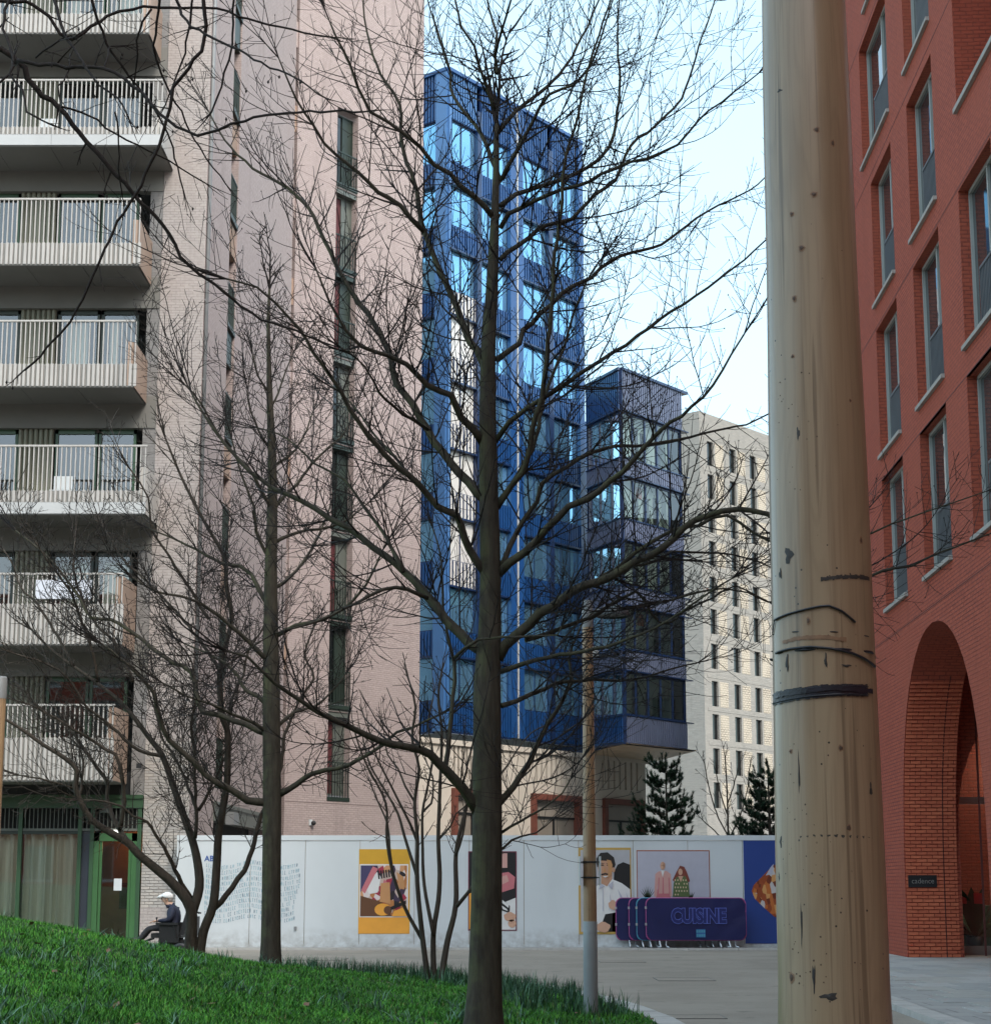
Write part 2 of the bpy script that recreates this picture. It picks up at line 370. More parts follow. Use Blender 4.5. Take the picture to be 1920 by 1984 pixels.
def blades(name, X, Y, L, W, lean, mats, mi, parent=None, seg=3):
    N = len(X); Z = bank(X, Y) - 0.01
    az = np.random.rand(N) * 2 * np.pi; dx, dy = np.cos(az), np.sin(az)
    side = np.stack([-dy, dx, np.zeros(N)], -1); V = np.zeros((N, seg * 2 + 1, 3))
    for k in range(seg + 1):
        t = k / seg; hor = lean * L * t ** 2; up = L * t * (1 - 0.35 * lean * t)
        c = np.stack([X + dx * hor, Y + dy * hor, Z + up], -1); wd = W * (1 - t ** 1.6) * 0.5
        if k < seg: V[:, 2 * k] = c - side * wd[:, None]; V[:, 2 * k + 1] = c + side * wd[:, None]
        else: V[:, 2 * seg] = c
    base = (np.arange(N) * (seg * 2 + 1))[:, None]; tr = []
    for k in range(seg - 1):
        tr += [[2 * k, 2 * k + 1, 2 * k + 3], [2 * k, 2 * k + 3, 2 * k + 2]]
    tr.append([2 * seg - 2, 2 * seg - 1, 2 * seg]); tr = np.array(tr); T = len(tr)
    F = (base[:, :, None] + tr[None]).reshape(-1, 3)
    me = bpy.data.meshes.new(name); me.vertices.add(N * (seg * 2 + 1)); me.vertices.foreach_set('co', V.reshape(-1))
    me.loops.add(F.size); me.loops.foreach_set('vertex_index', F.reshape(-1).astype(np.int32))
    me.polygons.add(len(F)); me.polygons.foreach_set('loop_start', (np.arange(len(F)) * 3).astype(np.int32)); me.polygons.foreach_set('loop_total', np.full(len(F), 3, np.int32))
    for m_ in mats: me.materials.append(m_)
    me.polygons.foreach_set('material_index', np.repeat(mi, T).astype(np.int32)); me.update(calc_edges=True); me.validate()
    o = bpy.data.objects.new(name, me); COL.objects.link(o)
    if parent: o.parent = parent
    return o
def leaf(name, c, rough=0.5):
    m, n, b = new_mat(name)
    n.links.new(mixc(n, ramp(n, noise(n, 1.3, 4), 0.35, 0.65), tuple(x * 0.72 for x in c), tuple(x * 1.3 for x in c)), b.inputs['Base Color'])
    b.inputs['Roughness'].default_value = rough + .12; b.inputs['Specular IOR Level'].default_value = .22; return m
ML = [leaf('grass_blade', (0.058, 0.23, 0.021)), leaf('light_grass_blade', (0.12, 0.34, 0.042)), leaf('dark_grass_blade', (0.016, 0.085, 0.011)), leaf('dry_blade', (0.20, 0.19, 0.07))]
MD = [leaf('bulb_leaf', (0.045, 0.12, 0.045), 0.38), leaf('blue_green_bulb_leaf', (0.13, 0.25, 0.16), 0.33), leaf('dark_bulb_leaf', (0.018, 0.055, 0.03), 0.4)]
def scatter(N, ymin=10, ymax=38):
    out = []
    while sum(len(a[0]) for a in out) < N:
        u = np.random.rand(N); Y = 1 / (1 / ymax + u * (1 / ymin - 1 / ymax)); px = np.random.uniform(-420, 1300, N)
        X = (px - 960) / 3447 * Y; s = edge_s(X, Y); ok = s > 0.03
        out.append((X[ok], Y[ok]))
    return np.concatenate([a[0] for a in out])[:N], np.concatenate([a[1] for a in out])[:N]
X, Y = scatter(300000); N = len(X)
cl = np.sin(X * 3.1 + np.sin(Y * 2.3)) * np.sin(Y * 2.7 + X) * 0.5 + 0.5
tag(blades('grass', X, Y, np.random.uniform(0.04, 0.09, N) * (0.7 + 0.6 * cl), np.random.uniform(0.007, 0.013, N), np.random.uniform(0.2, 1.0, N), ML,
           np.random.choice(4, N, p=[0.45, 0.23, 0.30, 0.02])), 'short green grass covering the bank at the foot of the trees', 'grass', kind='stuff')
# bulb leaves: loose patches in the grass
cx, cy = scatter(820, 10, 30); xs, ys = [], []
for a, b_ in zip(cx, cy):
    if math.sin(a * 1.7 + 2) + math.sin(b_ * 1.1) * 0.9 + random.uniform(-.8, .8) < 0.0: continue
    k = random.randint(6, 15); xs.append(a + np.random.randn(k) * 0.055); ys.append(b_ + np.random.randn(k) * 0.055)
X = np.concatenate(xs); Y = np.concatenate(ys); N = len(X)
tag(blades('bulb_leaves', X, Y, np.random.uniform(0.11, 0.23, N), np.random.uniform(0.010, 0.017, N), np.random.uniform(0.3, 1.15, N), MD, np.random.choice(3, N, p=[.4, .4, .2]), seg=4),
    'blue green strap leaves of bulbs pushing up through the grass', 'bulb leaves', kind='stuff')
xs, ys = [], []
for k in range(260):
    t = random.random(); seg = random.choice([3, 4, 4, 5, 5, 6, 6, 7, 7, 8, 9, 9]); a = Vector(EDGE[seg]); b_ = Vector(EDGE[seg + 1]); q = a + (b_ - a) * t
    d = (b_ - a).normalized(); nn = Vector((d.y, -d.x)); off = random.uniform(0.12, 0.5 if seg < 5 else 1.3)
    if edge_s(np.array([q.x + nn.x * .3]), np.array([q.y + nn.y * .3]))[0] < 0: nn = -nn
    q = q + nn * off; kk = random.randint(9, 20); xs.append(q.x + np.random.randn(kk) * 0.06); ys.append(q.y + np.random.randn(kk) * 0.06)
X = np.concatenate(xs); Y = np.concatenate(ys); N = len(X)
tag(blades('edging_leaves', X, Y, np.random.uniform(0.14, 0.31, N), np.random.uniform(0.010, 0.016, N), np.random.uniform(0.1, 0.6, N), MD, np.random.choice(3, N, p=[.45, .2, .35]), seg=4),
    'taller dark upright bulb leaves along the kerb edge of the bank', 'bulb leaves', kind='stuff')
M_iron = plain('cast_iron', (0.15, 0.135, 0.115), 0.6, 0.2, 6)
def cover(px, py, w, d, label):
    g = G(px, py, 0); mb = MB(); x, y = g.x, g.y
    rt = empty('manhole_cover', (x, y, 0), label, 'manhole cover')
    mb.box(x - w / 2, x + w / 2, y - d / 2, y + d / 2, -0.05, 0.003); mb.build('cover_plate', M_tarmac, rt)
    fr = MB()
    for a in ((x - w / 2 - .02, x + w / 2 + .02, y - d / 2 - .03, y - d / 2), (x - w / 2 - .02, x + w / 2 + .02, y + d / 2, y + d / 2 + .03), (x - w / 2 - .02, x - w / 2, y - d / 2, y + d / 2), (x + w / 2, x + w / 2 + .02, y - d / 2, y + d / 2)):
        fr.box(*a, -0.05, 0.005)
    fr.build('cover_frame', M_iron, rt)
# separate slabs of the plaza
PS = [plain('paving_slab_%s' % k, c_, .8, .1, 3, bmp=.15, dirt=.2) for k, c_ in zip(('grey', 'warm', 'pale'), ((.33, .325, .31), (.36, .345, .315), (.39, .38, .36)))]
plz = bpy.data.objects['plaza']; proto = {}
for iy in range(33):
    for ix in range(9):
        y_ = 14.6 + .9 * iy; x_ = 4.75 + .6 * ix + (.3 if iy % 2 else 0)
        if x_ < np.interp(-(y_ + .45), [-p[1] for p in RPTS[1:9]], [p[0] for p in RPTS[1:9]]) + .68 or x_ < np.interp(-y_, [-p[1] for p in RPTS[1:9]], [p[0] for p in RPTS[1:9]]) + .68 or y_ > 42.4: continue
        mi_ = random.randrange(3)
        if mi_ not in proto:
            q_ = MB(); e = .004; q_.box8([Vector(t) for t in ((e, e, 0), (.6 - e, e, 0), (.6 - e, .9 - e, 0), (e, .9 - e, 0), (e + .003, e + .003, .012), (.597 - e, e + .003, .012), (.597 - e, .897 - e, .012), (e + .003, .897 - e, .012))]); o = q_.build('paving_slab', PS[mi_], plz, local=True); proto[mi_] = o
        else: o = proto[mi_].copy(); COL.objects.link(o)
        o.location = (x_, y_, .058 + random.uniform(-.002, .002))
# a few fallen leaves
X, Y = scatter(150, 10, 26); Z = bank(X, Y); mb = MB()
for x_, y_, z_ in zip(X, Y, Z):
    a_ = random.uniform(0, 6.28); l_ = random.uniform(.03, .055); d_ = Vector((math.cos(a_), math.sin(a_), random.uniform(-.3, .6))) * l_; n_ = Vector((-math.sin(a_), math.cos(a_), random.uniform(-.4, .4))) * l_ * .6; p_ = Vector((x_, y_, z_ + random.uniform(.03, .07)))
    mb.face([p_ - d_, p_ + n_, p_ + d_, p_ - n_])
tag(mb.build('fallen_leaves', plain('dead_leaf', (.17, .09, .05), .8, .35, 9), uv=False), 'scattered brown dead leaves lying on the grass bank', 'leaves', kind='stuff')
cover(1325, 1898, 0.9, 1.0, 'rectangular manhole cover in the tarmac right of the lamp post')
cover(1338, 1971, 0.75, 0.55, 'manhole cover nearest the grass tip at the bottom of the road')
cover(612, 1859, 1.25, 1.1, 'wide manhole cover in the road between the straight trunk and the yellow poster')
cover(1205, 1864, 0.9, 0.6, 'small manhole cover in the road in front of the stacked barriers')

# ================================================================== LEFT APARTMENT TOWER
YB, YW = 43.3, 45.0
XR = P(369, 1490, YW).x; XL = P(277, 1600, YW).x
apt = empty('apartment_tower', (XR, YW, 0), 'pale pink brick apartment tower with rows of white railed balconies and tall green window slots', 'building')
FP = Frame(XL, YW, 90); FA = Frame(XR, YW, 1.75)
UA = FA.u(545, 1500); q = FA.p(UA, 0, 0); FB = Frame(q.x, q.y, 38.5); UB = FB.u(813, 1300)
HT = 40.0
# frontal pier: bricks built one by one low down, brick material above
wp = XR - XL
mb = MB(); mb.wall(FP, 0, wp, 5.2, HT, w=0.0); mb.build('pier_wall', M_pale, apt)
mb = MB(); mb.wall(FP, 0, wp, 0, 5.2, w=-0.012); mb.fquad(FP, 0, wp, 5.19, 5.2, -0.006); bw_ = mb.build('pier_base', plain('pale_mortar', (0.30, 0.275, 0.25), 0.9, 0.1, 8), apt)
def brick_field(F, u0, u1, z0, z1, mats, parent, w0=-0.05, L=0.215, H=0.065, j=0.01, skip=None, limit=300, proud=0.0, off=None):
    """separate bricks in running bond, mesh data shared between alike bricks"""
    cache = {}; cnt = 0; rest = MB(); row = 0; z = z0
    while z + H <= z1 + 1e-6:
        u = u0 - (L + j) / 2 * (row % 2)
        while u < u1 - 0.02:
            a, b_ = max(u, u0), min(u + L, u1)
            if b_ - a > 0.03 and not (skip and skip((a + b_) / 2, z + H / 2)):
                ln = round(b_ - a, 3); mi = random.randrange(len(mats)); pr = random.uniform(-0.003, 0.004) + proud + (off(z + H / 2) if off else 0)
                if cnt < limit:
                    k = (ln, mi)
                    if k not in cache:
                        q_ = MB(); FF = Frame(0, 0, 0); FF.d, FF.n, FF.o = F.d, F.n, Vector((0, 0, 0)); e = 0.004
                        q_.box8([FF.p(*t) for t in ((e, 0, e), (ln - e, 0, e), (ln, w0, 0), (0, w0, 0), (e, 0, H - e), (ln - e, 0, H - e), (ln, w0, H), (0, w0, H))])
                        o = q_.build('brick', mats[mi], parent, local=True); cache[k] = o
                    else:
                        o = cache[k].copy(); COL.objects.link(o)
                    o.location = F.p(a, pr, z) - rootloc(parent)
                else: rest.fbox(F, a, b_, w0, pr, z, z + H, mi)
                cnt += 1
            u += L + j
        z += H + j; row += 1
    if rest.f: tag(rest.build('bricks', mats, parent), kind='stuff')
PB = [plain('pale_brick_%s' % k, c, 0.85, 0.1, 12, bmp=0.25) for k, c in zip(('sand', 'grey', 'buff'), ((0.42, 0.39, 0.36), (0.385, 0.36, 0.335), (0.45, 0.41, 0.37)))]
brick_field(FP, 0, wp, 1.0, 5.2, PB, apt)
mb = MB(); mb.wall(FP, 0, wp, 0, 1.0, w=-0.002); mb.build('pier_foot', M_pale, apt)
# downpipe recess at the corner of the pier
mb = MB(); mb.tube([FA.p(0.12, 0.05, 5.0), FA.p(0.12, 0.05, HT)], 0.055, 8)
for z in np.arange(6, HT, 2.2): mb.fbox(FA, 0.05, 0.19, 0.0, 0.04, z, z + 0.05)
mb.build('downpipe', M_grey, apt, smooth=True)
# receding wall A with a window slot and a service entrance
zA = [4.75 + 3.3 * k for k in range(11)]
uA0, uA1 = FA.u(419, 1450), FA.u(434, 1450)
g0, g1, gz = FA.u(413, 1600), FA.u(512, 1600), FA.z(470, 1569)
mb = MB(); mb.wall(FA, 0, UA, 0, HT, [(uA0, uA1, 4.2, HT - .2), (g0, g1, 0.0, gz)], depth=0.55); mb.build('side_wall', M_pink, apt)
mb = MB(); mb.fquad(FA, g0, g1, 0, gz, -0.5); mb.build('service_doorway', M_dark, apt)
mb = MB(); mb.fbox(FA, g0 - .05, g1 + .05, -0.3, 0.05, gz - 0.5, gz - 0.02); mb.fbox(FA, g0 - .05, g1 + .08, -0.3, 0.09, gz - 0.09, gz + 0.02); mb.build('entrance_lintel', M_sage, apt)
mb = MB(); gl = FA.p(FA.u(438, 1585), 0.0, gz - 0.42)
mb.fbox(FA, FA.u(434, 1585), FA.u(444, 1585), 0.05, 0.28, gz - 0.55, gz - 0.2); mb.build('bulkhead_lamp', M_grey, apt)
zB0 = FB.z(655, 1552) ; zB1 = FB.z(675, 215); stB = 3.27
uB0, uB1 = FB.u(634, 1500), FB.u(677, 1500)
c0, c1 = 0.02, FB.u(553, 1450)
mb = MB(); mb.wall(FB, 0, UB, 0, HT, [(uB0, uB1, zB0, zB1), (c0, c1, 0.0, HT - .2)], depth=0.45); mb.wall(FB, UB, UB, 0, 1)
for k in range(12): q_ = MB(); q_.fbox(FB, c1 + .02, UB - .01, -.05, .003, 4.4 + stB * k, 4.425 + stB * k); q_.build('movement_joint', plain('pink_joint', (.2, .15, .14), .8, .1) if not k else MAT['pink_joint'], apt)
FE = Frame(*FB.p(UB, 0, 0).xy, 38.5 - 90); mb.fquad(FE, 0, 32, 0, HT)
mb.build('end_wall', M_pink, apt)
mb = MB(); mb.fquad(FB, 0, UB, 0, 0); 
mb = MB(); mb.face([FP.p(-12, -12, HT), FP.p(wp, -0, HT), FA.p(UA, 0, HT), FB.p(UB, 0, HT), FE.p(32, 0, HT)]); mb.build('roof', M_soffit, apt)
def slot_storey(F, u0, u1, z, h, variant, wd=-0.3, red=False, blue=False, bars=True):
    """one storey of a window slot: frame, pane, side panel, guard rail"""
    sp = u0 + (u1 - u0) * 0.52
    fr = MB(); t = 0.055
    for a, b_, c_, d_ in ((u0, u0 + t, z, z + h), (sp - t / 2, sp + t / 2, z, z + h), (u1 - t, u1, z, z + h), (u0, u1, z, z + t), (u0, u1, z + h - t, z + h)):
        fr.fbox(F, a, b_, wd - 0.06, wd + 0.02, c_, d_)
    fr.fbox(F, sp, u1 - t, wd - 0.05, wd - 0.01, z + t, z + h - t)
    f = fr.build('window', M_greendk if variant % 2 else M_sage, apt)
    pn = MB(); pn.fquad(F, u0 + t, sp - t / 2, z + t, z + h - t, wd - 0.035); pn.build('pane', M_dglass if not red else M_redcurt, f)
    if bars:
        g = MB(); rz = z + 1.12
        g.fbox(F, u0 + .01, u1 - .01, -0.06, -0.015, rz, rz + 0.045)
        k = max(4, int((u1 - u0) / 0.13))
        for i in range(k + 1):
            uu = u0 + 0.02 + (u1 - u0 - 0.04) * i / k; g.fbox(F, uu - 0.011, uu + 0.011, -0.05, -0.025, z - 0.1, rz)
        g.fbox(F, u0 - .01, u1 + .01, -0.1, 0.02, z - 0.22, z - 0.08)
        g.build('guard_rail', M_greendk, apt)
zz = zB0 + 0.2; k = 0
while zz + 2.6 < zB1 + 0.3:
    slot_storey(FB, uB0, uB1, zz, min(2.75, zB1 - zz), k, red=k in (0, 5, 6, 2)); k += 1; zz += stB
    if zz < zB1 - .3:
        mb = MB(); mb.fbox(FB, uB0 + .004, uB1 - .004, -0.4, -0.03, zz - 0.5, zz - 0.22); mb.build('spandrel_panel', M_sage if k % 2 else M_greendk, apt)
for k, z in enumerate(zA[:-1]):
    slot_storey(FA, uA0, uA1, z - 0.3, 2.1, k + 1, wd=-0.35)
    mb = MB(); mb.fbox(FA, uA0 + .003, uA1 - .003, -0.5, -0.05 - 0.02 * (k % 2), z + 1.8, z + 2.75); mb.build('brick_infill', M_sunbrick if k % 3 else M_greendk, apt)
    mb = MB(); mb.fbox(FB, c0 + .004, c1 - .004, -0.4, -0.06, z + 0.9, z + 1.9); mb.build('slot_infill', M_sunbrick if k % 2 else M_pink, apt)
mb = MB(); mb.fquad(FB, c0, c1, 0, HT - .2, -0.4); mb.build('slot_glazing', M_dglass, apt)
# camera fixed to end wall
cq = FB.hit(601, 1594); mb = MB(); mb.fbox(FB, cq[0] - .07, cq[0] + .07, 0, 0.05, cq[1] - .1, cq[1] + .1)
rt = empty('security_camera', FB.p(cq[0], 0, cq[1]), 'small white and black dome camera on the pink brick above the hoarding', 'camera')
mb.build('bracket', M_white, rt); mb = MB(); mb.ball(FB.p(cq[0] + .05, 0.12, cq[1] - 0.02), 0.085); mb.build('dome', M_black, rt, smooth=True)
# --- balcony front: back wall, windows, ground floor
XW0 = -15.5
FW = Frame(XW0, YW + 0.2, 90); UW = XL - XW0
M_lint = plain('grey_lintel', (0.17, 0.165, 0.15), 0.75, 0.08, 1)
rails = [5.96 + 3.3 * k for k in range(8)]                     # rail tops, lowest balcony first
for k, rt_ in enumerate(rails):
    zf = rt_ - 1.5 if k else rt_ - 1.55; top = rt_ + 1.42        # floor and underside of the next slab
    pxo = [17, 28, 36, 42, 44, 50, 58, 66][k]
    def ux(px): return FW.u(px + pxo - 44, 1720 - (rt_ - 1.5) * 3495 / 45)
    mb = MB(); mb.fbox(FW, 0, UW - 0.02, -0.05, 0.22, top - 0.5, top + 0.36); mb.build('lintel', M_lint, apt)
    edges = [0.0, ux(-118), ux(-60), ux(-42), ux(44)]
    # fluted panel between the windows
    fl = MB(); a, b_ = ux(44), ux(113); nfl = 7
    for i in range(nfl):
        c_ = a + (b_ - a) * (i + .5) / nfl; hw = (b_ - a) / nfl / 2
        for j in range(5):
            t0, t1 = math.pi * j / 5, math.pi * (j + 1) / 5
            fl.face([FW.p(c_ - hw * math.cos(t0), 0.02 + .09 * math.sin(t0), zf), FW.p(c_ - hw * math.cos(t1), 0.02 + .09 * math.sin(t1), zf), FW.p(c_ - hw * math.cos(t1), 0.02 + .09 * math.sin(t1), top - .5), FW.p(c_ - hw * math.cos(t0), 0.02 + .09 * math.sin(t0), top - .5)])
    fl.build('fluted_panel', M_flute, apt, smooth=True)
    for (p0, p1) in ((-118, -40), (-38, 43), (116, 197), (200, 272)):
        a, b_ = ux(p0), min(ux(p1), UW - 0.12)
        fr = MB(); t = 0.07
        for aa in ((a, a + t, zf, top - .5), (b_ - t, b_, zf, top - .5), (a, b_, top - .62, top - .5), (a, b_, zf, zf + .1)): fr.fbox(FW, aa[0], aa[1], -0.06, 0.03, aa[2], aa[3])
        f = fr.build('window', M_greendk if k % 2 else M_green, apt)
        pn = MB(); pn.fquad(FW, a + t, b_ - t, zf + .1, top - .62, -0.02); pn.build('pane', M_cglass, f)
        if (p0 > 0 and k in (1, 3, 6)) or (p0 < -50 and k in (2, 4)):
            inn = MB(); m_ = (a + b_) / 2
            inn.fbox(FW, a + .15, a + 0.15 + random.uniform(.2, .7), -0.5, -0.42, zf + .1, top - .7); inn.build('curtain', M_curtain, f)
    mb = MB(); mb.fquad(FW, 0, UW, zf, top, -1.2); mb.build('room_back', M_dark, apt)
# side return of the recess (grey brick) and ground floor structure
mb = MB(); FS = Frame(XL, YW, 0, flip=True); mb.fquad(FS, -0.0, 0.25, 0, HT, 0.0); mb.fbox(FW, UW - 0.35, UW - 0.004, 0.0, 0.19, 3.8, HT); mb.build('recess_return', M_greybrick, apt)
Bx = [  # right end px, py of right end, bottom of ribs, bars from, rail top, fascia
    (220, 1450, 4.10, 5.15, 0), (236, 1200, 7.48, 8.50, 0), (283, 960, 11.10, 11.40, 1), (260, 720, 14.13, 14.72, 0),
    (270, 480, 17.39, 17.97, 0), (315, 250, 20.95, 21.16, 1), (290, 45, 23.80, 24.35, 0), (290, -190, 27.1, 27.6, 0)]
for k, (px, py, zb, zc, fa) in enumerate(Bx):
    rt_ = rails[k]; xr = P(px, py, YB).x; xl = XW0; zd = zb - (0.3 if fa else 0.0)
    dk = MB(); dk.box(xl, xr - .03, YB + .06, YW + .2, zd + .02, zd + .3); dk.box(xl, xr, YB, YB + .06, zd - 0.03, zd + .02)
    bal = dk.build('balcony', M_soffit, apt)
    pn = MB()                                                   # soffit boards
    x = xr - 0.05
    while x > xl:
        x2 = max(xl, x - 1.45); pn.box(x2 + .012, x, YB + .08, YW + 0.15, zd - 0.006, zd + .018); x = x2
    pn.build('soffit_board', M_soffit, bal)
    if fa:
        x = xr
        while x > xl:
            x2 = max(xl, x - 1.45); q_ = MB(); q_.box(x2 + .008, x, YB - 0.03, YB - 0.002, zd, zb - .01); q_.build('fascia_panel', M_fascia, bal); x = x2
    rb = MB(); sp = 0.118; x = xl; rb.box(xl, xr, YB + .022, YB + .035, zb, zc, 1); i = 0
    while x < xr - .01:
        rb.box(x, x + random.choice((.05, .062, .072)), YB - 0.03, YB + 0.02, zb, zc); x += sp
    rb.build('ribbed_panel', [M_rail, M_railbk], bal)
    br = MB(); x = xl
    while x < xr - .01:
        br.box(x + .012, x + 0.038, YB - 0.03, YB + 0.015, zc, rt_ - .02); x += sp
    tag(br.build('railing_bars', M_rail, bal), kind='stuff')
    hr = MB(); hr.box(xl, xr, YB - 0.045, YB + 0.03, rt_ - .025, rt_ + .02); hr.build('handrail', M_rail, bal)
    sd_ = MB()
    arc = [(xr - 0.18 + 0.18 * math.sin(t), YB + 0.18 - 0.18 * math.cos(t)) for t in np.linspace(0, math.pi / 2, 6)] + [(xr, YW - 0.05)]
    st = rt_ - (0.05 if k in (0, 1) else 0.55)
    for (x0, y0), (x1, y1) in zip(arc, arc[1:]): sd_.face([(x0, y0, zd), (x1, y1, zd), (x1, y1, st), (x0, y0, st)])
    sd_.build('side_screen', M_tan if k != 2 and k != 5 else M_rail, bal, smooth=True)
# things kept on the balconies
# ground floor shopfront
zt0, zt1, zg0, zg1 = 3.5, 3.77, 2.96, 3.48
FG = Frame(XW0, YW + 0.05, 90)
def ug(px, py=1700): return FG.u(px, py)
mb = MB(); mb.fbox(FG, 0, UW - .01, -0.1, 0.08, zt0, zt1); mb.fbox(FG, 0, UW - .01, -0.1, 0.12, zt1 - .04, zt1 + .06); mb.build('green_fascia', M_green, apt)
mb = MB(); mb.fbox(FG, 0, UW - .01, -0.4, -0.1, zt1 + .06, 4.4); mb.build('slab_edge', M_black, apt)
gr = MB(); gr.fbox(FG, 0, UW - .01, -0.03, 0.02, zg0 - .04, zg0 + .02)
for u in np.arange(0.05, UW - .05, 0.105): gr.fbox(FG, u, u + .02, -0.02, 0.015, zg0, zt0)
tag(gr.build('vent_grille', M_sage, apt), kind='stuff')
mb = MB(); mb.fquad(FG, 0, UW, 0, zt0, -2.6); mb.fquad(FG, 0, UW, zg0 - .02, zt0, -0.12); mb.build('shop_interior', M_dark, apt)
posts = [ug(-118), ug(-30), ug(36), ug(152), ug(176), ug(268)]
for a in posts:
    mb = MB(); mb.fbox(FG, a - .05, a + .05, -0.06, 0.05, 0, zt0); mb.build('mullion', M_green, apt)
def shop_win(a, b_):
    f = MB(); f.fbox(FG, a, b_, -0.04, 0.02, 0.0, 0.14); f.fbox(FG, a, b_, -0.04, 0.02, zg0 - .12, zg0 - .05); f = f.build('shop_window', M_greendk, apt)
    pn = MB(); pn.fquad(FG, a, b_, 0.14, zg0 - .1, -0.01); pn.build('pane', M_cglass, f)
    cu = MB(); n_ = int((b_ - a) / 0.045)
    pts = [(a + (b_ - a) * i / n_, -0.22 + 0.085 * math.sin(i * 1.25 + math.sin(i * .37) * 1.5) + .02 * random.random()) for i in range(n_ + 1)]
    for (u0, w0), (u1, w1) in zip(pts, pts[1:]): cu.face([FG.p(u0, w0, .1), FG.p(u1, w1, .1), FG.p(u1, w1, zg0 - .12), FG.p(u0, w0, zg0 - .12)])
    cu.build('curtain', M_curtain, f, smooth=True)
for a, b_ in ((posts[0] + .05, posts[1] - .05), (posts[1] + .05, posts[2] - .05), (posts[2] + .05, posts[3] - .05)): shop_win(a, b_)
mb = MB(); mb.fbox(FG, posts[3] + .05, posts[4] - .05, -0.1, -0.02, 0, zg0 - .05); mb.build('dark_side_panel', plain('slate_panel', (0.03, 0.036, 0.05), 0.4, 0.1), apt)
# door
da, db, dz = ug(178), ug(266), zg0 - .1
df = MB(); df.fbox(FG, da, da + .16, -0.05, 0.03, 0, dz); df.fbox(FG, db - .16, db, -0.05, 0.03, 0, dz); df.fbox(FG, da, db, -0.05, 0.03, dz - .2, dz)
df.fbox(FG, da + .17, da + .24, -0.05, 0.0, 0, dz - .21); df.fbox(FG, db - .24, db - .17, -0.05, 0.0, 0, dz - .21); df.fbox(FG, da + .17, db - .17, -0.05, 0.0, 0.0, .16)
dr = df.build('door', plain('bright_green_frame', (0.045, 0.13, 0.045), 0.4, 0.1, 2), apt)
mb = MB(); mb.fquad(FG, da + .24, db - .24, .16, dz - .21, -0.02); mb.build('pane', M_cglass, dr)
mb = MB(); mb.fbox(FG, da - .2, db + .2, -1.9, -1.8, 0, zg0); mb.build('lobby_wall', plain('lobby_wood', (0.16, 0.075, 0.04), 0.5, 0.25, 2), dr)
mb = MB()
for i in range(3):
    for j in range(3): mb.fbox(FG, da + .58 + i * .19, da + .73 + i * .19, -1.79, -1.76, 2.02 - .2 * j, 2.06 - .2 * j + (.06 if j == 0 else 0))
mb.build('post_boxes', plain('brass', (0.5, 0.26, 0.08), 0.4, 0.1, 3), dr)
mb = MB(); mb.fbox(FG, da + .56, da + .76, -0.018, -0.012, 1.42, 1.72); mb.build('paper_notice', M_white, dr)
mb = MB(); mb.fbox(FG, da + .34, db - .36, -1.79, -1.77, .95, 1.62); mb.fbox(FG, da + .40, db - .42, -1.77, -1.76, 1.01, 1.56, 1); mb.build('framed_picture', [M_black, M_dark], dr)
def glow(name, p, e, c):
    l = bpy.data.lights.new(name, 'POINT'); l.energy = e; l.color = c; l.shadow_soft_size = .12; o = bpy.data.objects.new(name, l); o.location = p; COL.objects.link(o)
glow('lobby_light', FG.p((da + db) / 2 + .25, -1.35, 2.6), 2.6, (1, .5, .22))
mb = MB(); mb.fbox(FG, ug(209, 1612), ug(229, 1612), -0.02, 0.05, zg0 - .09, zg0 - .02)
m, n, b = new_mat('lit_sign'); b.inputs['Base Color'].default_value = (.8, .8, .8, 1); b.inputs['Emission Color'].default_value = (1, .97, .9, 1); b.inputs['Emission Strength'].default_value = 0.55
mb.build('door_light', m, apt)
lq = P(205, 1566, YW - .15); mb = MB(); mb.lathe((lq.x, lq.y, lq.z - .12), [(0.15, 0), (0.13, .05), (.05, .13), (.03, .2)], 14); mb.lathe((lq.x, lq.y, lq.z - .12), [(0.0, .04), (0.14, .005)], 14)
rt = empty('wall_lamp', (lq.x, lq.y + .1, lq.z), 'small green dome lamp hung on the green fascia above the shop door', 'lamp'); mb.build('shade', M_sage, rt, smooth=True)
mb = MB(); mb.tube([(lq.x, lq.y, lq.z + .06), (lq.x, lq.y, lq.z + .14), (lq.x, YW + .0, lq.z + .16)], .015, 6); mb.build('arm', M_greendk, rt)
mb = MB(); bq = P(264, 1484, YB + 1.0); mb.box(bq.x, bq.x + .13, bq.y, bq.y + .14, bq.z - .06, bq.z + .06)
rt = empty('security_camera', (bq.x, bq.y, bq.z), 'small black box camera on the grey recess beside the lowest balcony', 'camera'); mb.build('housing', M_black, rt)
mb = MB(); mb.tube([(bq.x + .06, bq.y + .1, bq.z), (bq.x + .06, YW - .01, bq.z)], .02, 6); mb.build('bracket', M_black, rt)

# ================================================================== BLUE TOWER, ANNEX AND PODIUM
YT = 84.0
c0 = P(866, 600, YT); FR = Frame(c0.x, c0.y, 38.5); FL = Frame(c0.x, c0.y, 38.5 - 90, flip=True)
tw = empty('blue_tower', (c0.x, c0.y, 0), 'tall blue clad tower with ribbed bands and sky reflecting windows', 'building')
ZT, ZB = 42.8, 8.9; SILL = [38.0 - 3.45 * k for k in range(9)]; WH = 2.2
UT = FR.u(1128, 600)
core = MB(); core.wall(FR, 0, UT, ZB, ZT, w=-0.35); core.wall(FL, 0, 11, ZB, ZT, w=-0.35)
FQ = Frame(*FR.p(UT, 0, 0).xy, 38.5 - 90); core.fquad(FQ, 0, 11, ZB, ZT, 0)
core.face([FR.p(0, 0, ZT), FR.p(UT, 0, ZT), FQ.p(11, 0, ZT), FL.p(11, 0, ZT)]); core.build('core_wall', M_bluedk, tw)
